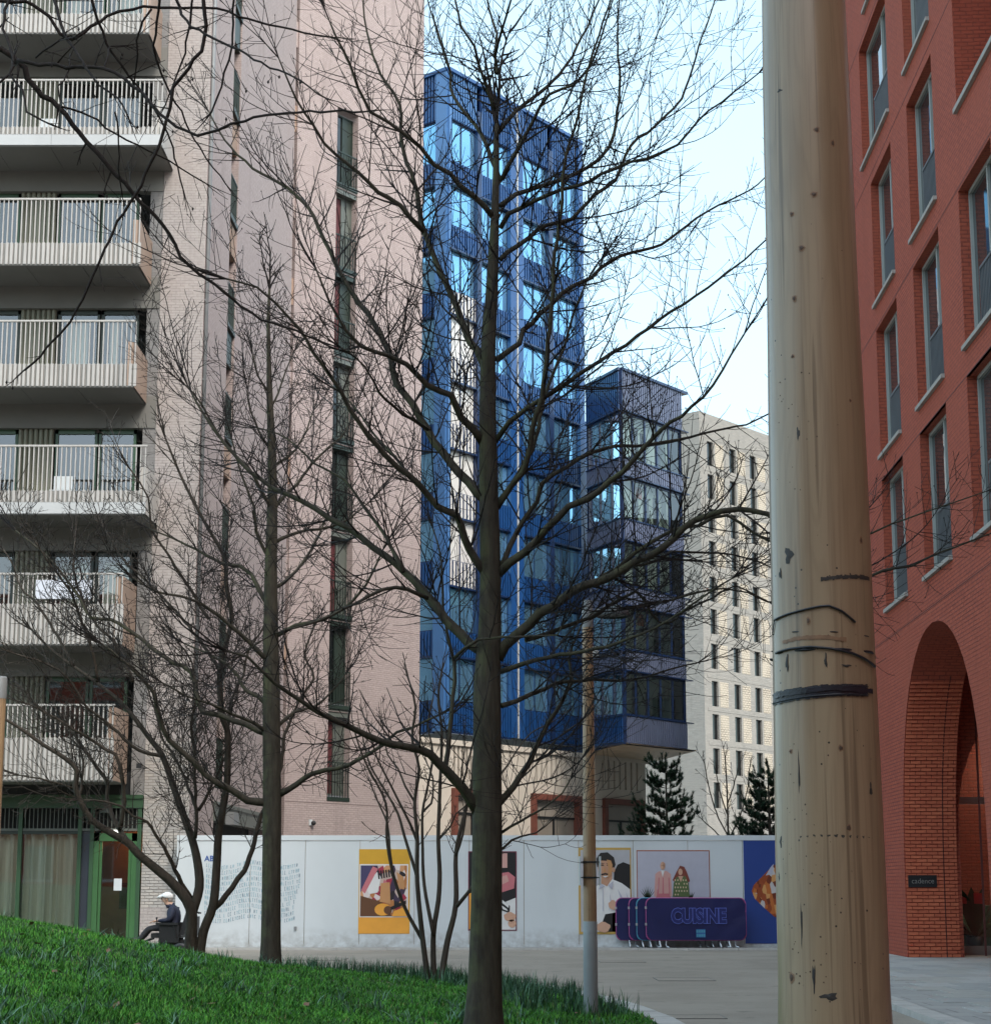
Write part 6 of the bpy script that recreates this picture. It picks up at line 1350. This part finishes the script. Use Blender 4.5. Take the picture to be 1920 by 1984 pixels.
t4.dress(spacing=.13, L0=.75, lvl=2, up=.45, tmin=.45, dens=.9, minr=.0036); t4.finish()
# ---- near tree whose boughs hang into the top left corner
Y5 = 8.0
t5 = Tree('overhanging_tree', 'near dark tree outside the picture whose boughs hang across the top left corner', 'tree', (-4.6, Y5, 0), Y5, M_bark3, M_bark3)
mb = MB(); mb.tube([(-4.6, Y5, -.1), (-4.55, Y5, 1.5), (-4.3, Y5, 3.2), (-4.0, Y5 - .1, 5.0), (-3.6, Y5, 7.5)], [.24, .18, .16, .12, .06], 14); mb.build('trunk', M_bark3, t5.root, smooth=True, uv=False)
for pts, w0, w1, dy in [
 ([(-560, -40), (-330, 10), (-120, 60)] + T(('R1', [(0, 285), (110, 350), (200, 500), (340, 620), (450, 760), (560, 880), (680, 1010), (800, 1150), (930, 1290), (1080, 1520), (1240, 1640), (1340, 1720), (1500, 1830), (1700, 1900), (1950, 2010)])), 24, 4, .9),
 (T(('R1', [(100, 345), (220, 365), (380, 380), (590, 390), (720, 450), (850, 570), (960, 690), (1060, 740), (1140, 775), (1260, 740), (1400, 690), (1600, 650), (1897, 637), (2080, 640)])), 9, 4, -.6),
 ([(-400, -30), (-150, -10)] + T(('R1', [(0, 0), (190, 20), (280, 90), (340, 190), (410, 222), (480, 180), (620, 90), (760, 45), (920, 35), (1240, 48), (1430, 110), (1600, 150), (1750, 190), (1897, 210)])), 13, 4, .7),
 (T(('R1', [(1160, -120), (1172, 0), (1175, 230), (1080, 390), (1000, 500), (960, 680), (890, 890), (780, 1110), (680, 1270), (600, 1430), (540, 1580), (480, 1720), (400, 1850), (310, 1956)]), ('R4', [(230, 90), (140, 170)])), 9, 4.5, .3),
 (T(('R1', [(280, -90), (330, 60), (390, 220), (480, 350), (560, 480), (680, 560), (740, 680)])), 8, 3.5, -.4), (T(('R1', [(500, -80), (560, 110), (640, 300), (740, 430), (840, 560), (930, 700), (990, 850), (1050, 1080)])), 7, 3.2, .5),
 (T(('R1', [(920, -60), (905, 120), (885, 260), (930, 420), (1040, 640), (1150, 850), (1300, 1060)])), 6, 3, .6), (T(('R1', [(985, -60), (1070, 120), (1180, 190), (1330, 260), (1500, 360), (1700, 450), (1870, 560)])), 7, 3, -.5),
 (T(('R1', [(1110, -60), (1090, 120), (1060, 300), (1000, 480), (950, 600)])), 5.5, 3, .3), (T(('R1', [(1345, -80), (1330, 250), (1290, 420), (1220, 640), (1205, 655)])), 5, 4, .3),
 (T(('R1', [(60, -60), (30, 60), (20, 160), (60, 260), (75, 380), (60, 430), (130, 520), (150, 640), (235, 685)])), 7, 4, -.3), (T(('R1', [(350, 610), (470, 640), (560, 690), (680, 780), (900, 880), (1040, 960), (1180, 1050)])), 5, 3, .4),
 (T(('R1', [(870, 50), (820, 120), (790, 230), (780, 400)])), 5, 3.5, .2), (T(('R1', [(600, 390), (640, 260), (720, 260)])), 4, 3, .2), (T(('R1', [(205, 330), (290, 260), (340, 230)])), 4, 4, -.1),
 (T(('R1', [(0, 470), (60, 420), (75, 330)])), 5, 4, .1), (T(('R1', [(405, 310), (390, 420), (340, 490), (340, 555)])), 4, 3, -.2), (T(('R1', [(660, 640), (680, 760), (680, 960), (700, 1100)])), 4, 2.5, .3)]:
    t5.limb(pts, w0, w1, dy, step=.05, n=8)
t5.dress(spacing=.2, L0=.24, lvl=1, up=.1, tmin=.1, dens=.7, minr=.0015); t5.finish()

# ---- pines and a bare sapling behind the hoarding
M_needle = leaf('pine_needles', (.014, .034, .016)); M_needle2 = leaf('lighter_pine_needles', (.026, .05, .024))  # two needle greens, the second lighter, mixed at random
def pine(px, pytop, Y, label, spread, seed, dens=1.0):
    rn = random.Random(seed); tp = P(px, pytop, Y); x = tp.x; H = tp.z
    r_ = empty('pine_tree', (x, Y, 0), label, 'tree', None)
    mb = MB(); mb.tube([(x, Y, -.1), (x + .02, Y, H * .5), (x, Y, H)], [.09, .05, .012], 8); mb.build('trunk', M_bark2, r_, smooth=True, uv=False)
    V = []; F = []; MI = []
    def brush(p, d, L):
        k = int(64 * dens); up = d.normalized()
        for i in range(k):
            t = i / k; q_ = p + d * L * t; a = Vector((rn.gauss(0, 1), rn.gauss(0, 1), rn.gauss(0, 1))); a = (a - up * a.dot(up)); 
            if a.length < 1e-3: continue
            a.normalize(); e = q_ + (a * .75 + up * .75) * rn.uniform(.08, .14); s_ = up.cross(a) * .009; b0 = len(V)
            V.extend([tuple(q_ - s_), tuple(q_ + s_), tuple(e)]); F.append((b0, b0 + 1, b0 + 2)); MI.append(0 if rn.random() < .65 else 1)
    z = .9
    while z < H - .42:
        f = (H - z) / H; L = spread * (f ** .62) + .08; k = rn.randint(4, 6); a0_ = rn.uniform(0, 6)
        for i in range(k):
            a = a0_ + 6.283 * i / k + rn.uniform(-.3, .3); L_ = L; L = L_ * rn.uniform(.45, 1.2); p0 = Vector((x, Y, min(H - .35, z + rn.uniform(-.28, .28)))); m_ = p0 + Vector((math.cos(a), math.sin(a), .15)) * L * .6; e = m_ + Vector((math.cos(a) * .4, math.sin(a) * .4, .45)) * L * .5
            mb = MB(); mb.tube([p0, m_, e], [.022 * (f + .3), .015 * (f + .3), .006], 5); mb.build('branch', M_bark2, r_, uv=False)
            for s_ in range(max(3, int(L / .07))):
                t = .2 + .8 * (s_ + rn.random()) / max(3, int(L / .07)); q_ = (p0.lerp(m_, t * 1.6) if t < .6 else m_.lerp(e, (t - .6) / .4)) + Vector((-math.sin(a), math.cos(a), rn.uniform(-.3, .7))) * rn.uniform(-.32, .32) * L * t; dd = Vector((math.cos(a) * .5 + rn.uniform(-.6, .6), math.sin(a) * .5 + rn.uniform(-.6, .6), .8)).normalized()
                brush(q_, dd, rn.uniform(.08, .17))
            brush(e, Vector((math.cos(a) * .3, math.sin(a) * .3, 1)).normalized(), .28); L = L_
        z += .22 + .10 * f
    for q_ in range(5): brush(Vector((x + rn.uniform(-.02, .02), Y, H - .5 + .1 * q_)), Vector((rn.uniform(-.3, .3), rn.uniform(-.3, .3), 1)).normalized(), .14)
    me = bpy.data.meshes.new('needles'); off = Vector((x, Y, 0)); me.from_pydata([(a - x, b_ - Y, c_) for a, b_, c_ in V], [], F); me.materials.append(M_needle); me.materials.append(M_needle2); me.polygons.foreach_set('material_index', MI)
    o = bpy.data.objects.new('needles', me); COL.objects.link(o); o.parent = r_; tag(o, kind='stuff')
pine(1289, 1463, 56, 'dark young pine rising above the hoarding right of the lamp post', 2.0, 5)
pine(1487, 1474, 53, 'dark pine half hidden by the timber pole above the blue poster', 1.9, 8)
Y6 = 55.0; x6 = P(1412, 1625, Y6).x
t6 = Tree('bare_sapling', 'thin bare sapling between the two pines behind the hoarding', 'tree', (x6, Y6, 0), Y6, M_bark2, M_twig2)
t6.limb([(1412, 1700), (1411, 1640), (1410, 1580), (1408, 1520), (1405, 1470)], 5, 2.5, 0, name='trunk', n=6)
for q_ in ([(1411, 1620), (1390, 1580), (1372, 1520), (1365, 1480)], [(1411, 1630), (1430, 1590), (1446, 1540), (1452, 1490)], [(1410, 1580), (1396, 1540), (1388, 1500)], [(1409, 1560), (1422, 1520), (1432, 1480)], [(1411, 1640), (1384, 1610), (1362, 1590)], [(1411, 1640), (1436, 1615), (1462, 1590)]): t6.limb(q_, 3.2, 2, random.uniform(-.5, .5), n=5)
t6.dress(spacing=.3, L0=.8, lvl=1, up=.4, tmin=.1, dens=.8, minr=.007); t6.finish()

# ================================================================== PERSON IN A POWERED WHEELCHAIR
YQ = 38.6; ch0 = P(322, 1830, YQ); cx, gz0 = ch0.x, -0.003
wc_ = empty('wheelchair', (cx + .15, YQ, gz0), 'black powered wheelchair on the pavement by the pale brick pier', 'wheelchair')
def wheel(x, y, r, w_, name='wheel'):
    mb = MB(); n_ = 18
    for sgn in (0,):
        prof = [(r * .55, -w_ / 2), (r * .92, -w_ / 2), (r, -w_ * .3), (r, w_ * .3), (r * .92, w_ / 2), (r * .55, w_ / 2)]
        b0 = len(mb.v)
        for rr2, yy in prof:
            for j in range(n_): a = 6.2832 * j / n_; mb.v.append((x + rr2 * math.cos(a), y + yy, gz0 + r + rr2 * math.sin(a)))
        for i in range(5):
            for j in range(n_): q_ = b0 + i * n_; j2 = (j + 1) % n_; mb.f.append((q_ + j, q_ + j2, q_ + n_ + j2, q_ + n_ + j)); mb.mi.append(0)
    o = mb.build(name, M_black, wc_, smooth=True)
    mb = MB()
    for j in range(6): a = 6.2832 * j / 6; mb.tube([(x, y, gz0 + r), (x + r * .58 * math.cos(a), y, gz0 + r + r * .58 * math.sin(a))], .02, 5)
    mb.tube([(x, y - w_ / 2, gz0 + r), (x, y + w_ / 2, gz0 + r)], .045, 8); mb.build('rim', M_grey, o)
for yy in (-.27, .27): wheel(cx + .34, YQ + yy, .17, .09); wheel(cx - .22, YQ + yy, .11, .06)
mb = MB(); mb.box(cx - .1, cx + .5, YQ - .2, YQ + .2, gz0 + .18, gz0 + .40); mb.build('battery_box', M_black, wc_)
mb = MB(); mb.box(cx - .24, cx + .34, YQ - .24, YQ + .24, gz0 + .44, gz0 + .54); mb.build('seat', M_black, wc_)
mb = MB(); mb.box8([Vector(q_) for q_ in ((cx + .30, YQ - .24, gz0 + .5), (cx + .38, YQ - .24, gz0 + .5), (cx + .38, YQ + .24, gz0 + .5), (cx + .30, YQ + .24, gz0 + .5), (cx + .42, YQ - .22, gz0 + 1.02), (cx + .50, YQ - .22, gz0 + 1.02), (cx + .50, YQ + .22, gz0 + 1.02), (cx + .42, YQ + .22, gz0 + 1.02))]); mb.build('backrest', M_black, wc_)
for yy in (-.28, .28):
    mb = MB(); mb.box(cx - .14, cx + .28, YQ + yy - .035, YQ + yy + .035, gz0 + .72, gz0 + .77); mb.tube([(cx + .2, YQ + yy, gz0 + .72), (cx + .26, YQ + yy, gz0 + .45)], .018, 6); mb.build('armrest', M_black, wc_)
    mb = MB(); mb.tube([(cx - .24, YQ + yy * .5, gz0 + .42), (cx - .40, YQ + yy * .4, gz0 + .36), (cx - .50, YQ + yy * .4, gz0 + .31)], .02, 6); mb.box8([Vector(q_) for q_ in ((cx - .5, YQ + yy * .4 - .06, gz0 + .27), (cx - .5, YQ + yy * .4 + .06, gz0 + .27), (cx - .66, YQ + yy * .4 + .06, gz0 + .37), (cx - .66, YQ + yy * .4 - .06, gz0 + .37), (cx - .5, YQ + yy * .4 - .06, gz0 + .295), (cx - .5, YQ + yy * .4 + .06, gz0 + .295), (cx - .66, YQ + yy * .4 + .06, gz0 + .39), (cx - .66, YQ + yy * .4 - .06, gz0 + .39))]); mb.build('footrest', M_black, wc_)
mb = MB(); mb.tube([(cx + .44, YQ + .1, gz0 + .95), (cx + .56, YQ + .1, gz0 + 1.0), (cx + .66, YQ + .1, gz0 + .97)], .016, 6); mb.tube([(cx + .44, YQ - .1, gz0 + .95), (cx + .56, YQ - .1, gz0 + 1.0), (cx + .66, YQ - .1, gz0 + .97)], .016, 6); mb.build('push_handle', M_black, wc_, smooth=True)
mb = MB(); mb.tube([(cx - .12, YQ - .28, gz0 + .77), (cx - .13, YQ - .28, gz0 + .86)], .012, 6); mb.ball((cx - .13, YQ - .28, gz0 + .87), .022, 6, 5); mb.build('joystick', M_black, wc_)
def body(J, E, mats, pick, name, parent, lvl=2):
    me = bpy.data.meshes.new(name); keys = list(J); idx = {k: i for i, k in enumerate(keys)}; off = rootloc(parent)
    me.from_pydata([tuple(Vector(J[k][0]) - off) for k in keys], [(idx[a], idx[b_]) for a, b_ in E], [])
    o = bpy.data.objects.new(name, me); COL.objects.link(o); sm = o.modifiers.new('skin', 'SKIN'); sm.branch_smoothing = .4
    lay = me.skin_vertices[0].data
    for k in keys: lay[idx[k]].radius = J[k][1] if isinstance(J[k][1], tuple) else (J[k][1], J[k][1]); lay[idx[k]].use_root = (k == keys[0])
    ss = o.modifiers.new('sub', 'SUBSURF'); ss.levels = lvl; ss.render_levels = lvl
    dg = bpy.context.evaluated_depsgraph_get(); dg.update(); m2 = bpy.data.meshes.new_from_object(o.evaluated_get(dg)); bpy.data.objects.remove(o)
    m2.name = name; m2.materials.clear()
    for m_ in mats: m2.materials.append(m_)
    m2.polygons.foreach_set('material_index', [pick(p.center + off) for p in m2.polygons]); m2.polygons.foreach_set('use_smooth', [True] * len(m2.polygons))
    o = bpy.data.objects.new(name, m2); COL.objects.link(o); o.parent = parent; return o
wc_.scale = (1.12, 1.1, .98)
mb = MB(); mb.box(cx + .46, cx + .62, YQ - .19, YQ + .19, gz0 + .48, gz0 + .9); mb.build('back_bag', M_black, wc_)
for yy in (-.26, .26): mb = MB(); mb.box(cx - .08, cx + .3, YQ + yy - .02, YQ + yy + .02, gz0 + .34, gz0 + .72); mb.build('side_panel', M_black, wc_)
pr = empty('person', (cx + .1, YQ, gz0), 'person in navy jacket and white cap sitting in the wheelchair facing left', 'person')
z = gz0
J = {'pelvis': ((cx + .20, YQ, z + .64), (.16, .17)), 'waist': ((cx + .19, YQ, z + .80), (.15, .16)), 'chest': ((cx + .17, YQ, z + 1.0), (.20, .22)), 'collar': ((cx + .09, YQ, z + 1.12), (.13, .14)), 'neck': ((cx + .04, YQ, z + 1.165), .075), 'jaw': ((cx - .005, YQ, z + 1.215), (.08, .072)), 'head': ((cx - .01, YQ, z + 1.30), (.105, .085)), 'crown': ((cx + .01, YQ, z + 1.37), (.07, .06)),
     'nose': ((cx - .118, YQ, z + 1.26), .018)}
E = [('pelvis', 'waist'), ('waist', 'chest'), ('chest', 'collar'), ('collar', 'neck'), ('neck', 'jaw'), ('jaw', 'head'), ('head', 'crown'), ('head', 'nose')]
for s_, nm in ((-1, 'near'), (1, 'far')):
    y = YQ + s_ * .1
    J.update({nm + 'hip': ((cx + .12, y, z + .62), .11), nm + 'thigh': ((cx - .1, y, z + .66), .085), nm + 'knee': ((cx - .32, y, z + .64), .066), nm + 'calf': ((cx - .42, y, z + .50), .06), nm + 'ankle': ((cx - .50, y, z + .38), .046), nm + 'heel': ((cx - .50, y, z + .34), .04), nm + 'toe': ((cx - .64, y, z + .43), .038)})
    E += [('pelvis', nm + 'hip'), (nm + 'hip', nm + 'thigh'), (nm + 'thigh', nm + 'knee'), (nm + 'knee', nm + 'calf'), (nm + 'calf', nm + 'ankle'), (nm + 'ankle', nm + 'heel'), (nm + 'heel', nm + 'toe')]
    ya = YQ + s_ * .22
    J.update({nm + 'shoulder': ((cx + .14, YQ + s_ * .17, z + 1.05), .095), nm + 'upperarm': ((cx + .12, ya, z + .92), .078), nm + 'elbow': ((cx + .10, ya, z + .82), .068), nm + 'forearm': ((cx - .02, ya, z + .815), .056), nm + 'wrist': ((cx - .13, ya * .5 + (YQ + s_ * .18) * .5, z + .805), .028), nm + 'palm': ((cx - .19, YQ + s_ * .19, z + .80), (.018, .034))})
    E += [('chest', nm + 'shoulder'), (nm + 'shoulder', nm + 'upperarm'), (nm + 'upperarm', nm + 'elbow'), (nm + 'elbow', nm + 'forearm'), (nm + 'forearm', nm + 'wrist'), (nm + 'wrist', nm + 'palm')]
    for f in range(4):
        yy = YQ + s_ * .19 + (f - 1.5) * .02; l_ = (.05, .062, .065, .05)[f]
        J[nm + 'finger%d' % f] = ((cx - .225, yy, z + .797), .0095); J[nm + 'fingermid%d' % f] = ((cx - .225 - l_ * .6, yy, z + .785), .0085); J[nm + 'fingertip%d' % f] = ((cx - .225 - l_, yy, z + .76), .0075)
        E += [(nm + 'palm', nm + 'finger%d' % f), (nm + 'finger%d' % f, nm + 'fingermid%d' % f), (nm + 'fingermid%d' % f, nm + 'fingertip%d' % f)]
    J[nm + 'thumb'] = ((cx - .175, YQ + s_ * .15, z + .79), .011); J[nm + 'thumbtip'] = ((cx - .215, YQ + s_ * .13, z + .775), .009); E += [(nm + 'palm', nm + 'thumb'), (nm + 'thumb', nm + 'thumbtip')]
M_jacket = plain('navy_jacket', (.014, .018, .04), .75, .25, 8, bmp=.3, bscale=25); M_trou = plain('charcoal_trousers', (.03, .03, .034), .8, .2, 8); M_shoe = plain('dark_shoe', (.02, .018, .017), .5, .1)
def pick(c_):
    if c_.z > z + 1.165 and c_.x < cx + .10 + (c_.z - z - 1.165): return 2
    if c_.x < cx - .125 and c_.z > z + .74 and c_.x > cx - .33 and abs(c_.y - YQ) > .1: return 2
    if c_.x < cx - .475 and c_.z < z + .5: return 3
    if c_.z > z + .74: return 0
    return 1
body(J, E, [M_jacket, M_trou, M_skin, M_shoe], pick, 'body', pr)
mb = MB(); mb.ball((cx + .005, YQ, z + 1.33), .118, 14, 9, squash=(1.02, .92, .88)); mb.v = [(x, y, max(q_, z + 1.305 - (x - cx) * .35)) for x, y, q_ in mb.v]; 
mb.tube([(cx - .09, YQ, z + 1.335), (cx - .15, YQ, z + 1.325), (cx - .185, YQ, z + 1.31)], [.05, .035, .012], 10); mb.build('cap', plain('white_cap', (.75, .74, .72), .8, .05, 10), pr, smooth=True)
mb = MB()
for sy in (-.035, .035): mb.ball((cx - .10, YQ + sy, z + 1.285), .011, 6, 4)
mb.build('eye', M_black, pr)
mb = MB(); mb.ball((cx - .092, YQ, z + 1.215), .02, 8, 5, squash=(.4, 1.1, .3)); mb.build('mouth', col('lip', (.35, .13, .1)), pr)
pr.scale = (1.12, 1.1, .98)
for sy in (-.085, .085):
    mb = MB(); mb.ball((cx + .01, YQ + sy, z + 1.27), .03, 8, 5, squash=(.6, .3, 1)); mb.build('ear', M_skin, pr)
mb = MB(); mb.ball((cx + .06, YQ, z + 1.26), .078, 10, 7, squash=(.7, 1, .9)); mb.build('hair', col('grey_hair', (.3, .28, .26)), pr, smooth=True)
# a small notice board of things seen on balconies
def chair(x, y, zf, label, m_):
    r_ = empty('balcony_chair', (x, y, zf), label, 'chair')
    mb = MB(); mb.box(x - .24, x + .24, y - .22, y + .22, zf + .40, zf + .45); mb.build('seat', m_, r_)
    mb = MB(); mb.box(x - .24, x + .24, y + .2, y + .24, zf + .45, zf + .9); mb.build('backrest', m_, r_)
    for sx in (-.21, .21):
        for sy in (-.18, .2): mb = MB(); mb.tube([(x + sx, y + sy, zf), (x + sx, y + sy, zf + .42)], .016, 6); mb.build('leg', M_grey, r_)
for k, px, label, m_ in ((4, 150, 'wicker chair behind the railing of the fifth balcony from the ground', M_tan), (2, 120, 'white chair behind the railing of the third balcony from the ground', M_white), (5, 60, 'white chair behind the railing of the sixth balcony from the ground', M_white)):
    zf = (Bx[k][2] + .02); q_ = P(px, 900, YB + .85); chair(q_.x, YB + .85, zf, label, m_)
q_ = P(125, 1140, YB + .02); mb = MB(); mb.box(q_.x - .7, q_.x + .7, YB - .06, YB - .04, q_.z - .28, q_.z + .2); cl = mb.build('balcony_banner', col('pale_cloth_banner', (.62, .64, .70)), None)
tag(cl, 'pale cloth sign hung on the railing of the second balcony from the ground', 'banner')
print('twigs', [t_.nt for t_ in (mt, t2, t3, t4, t5)], 'objects', len(bpy.data.objects), 'tris', sum(len(o.data.loops) - 2 * len(o.data.polygons) for o in bpy.data.objects if o.type == 'MESH'))
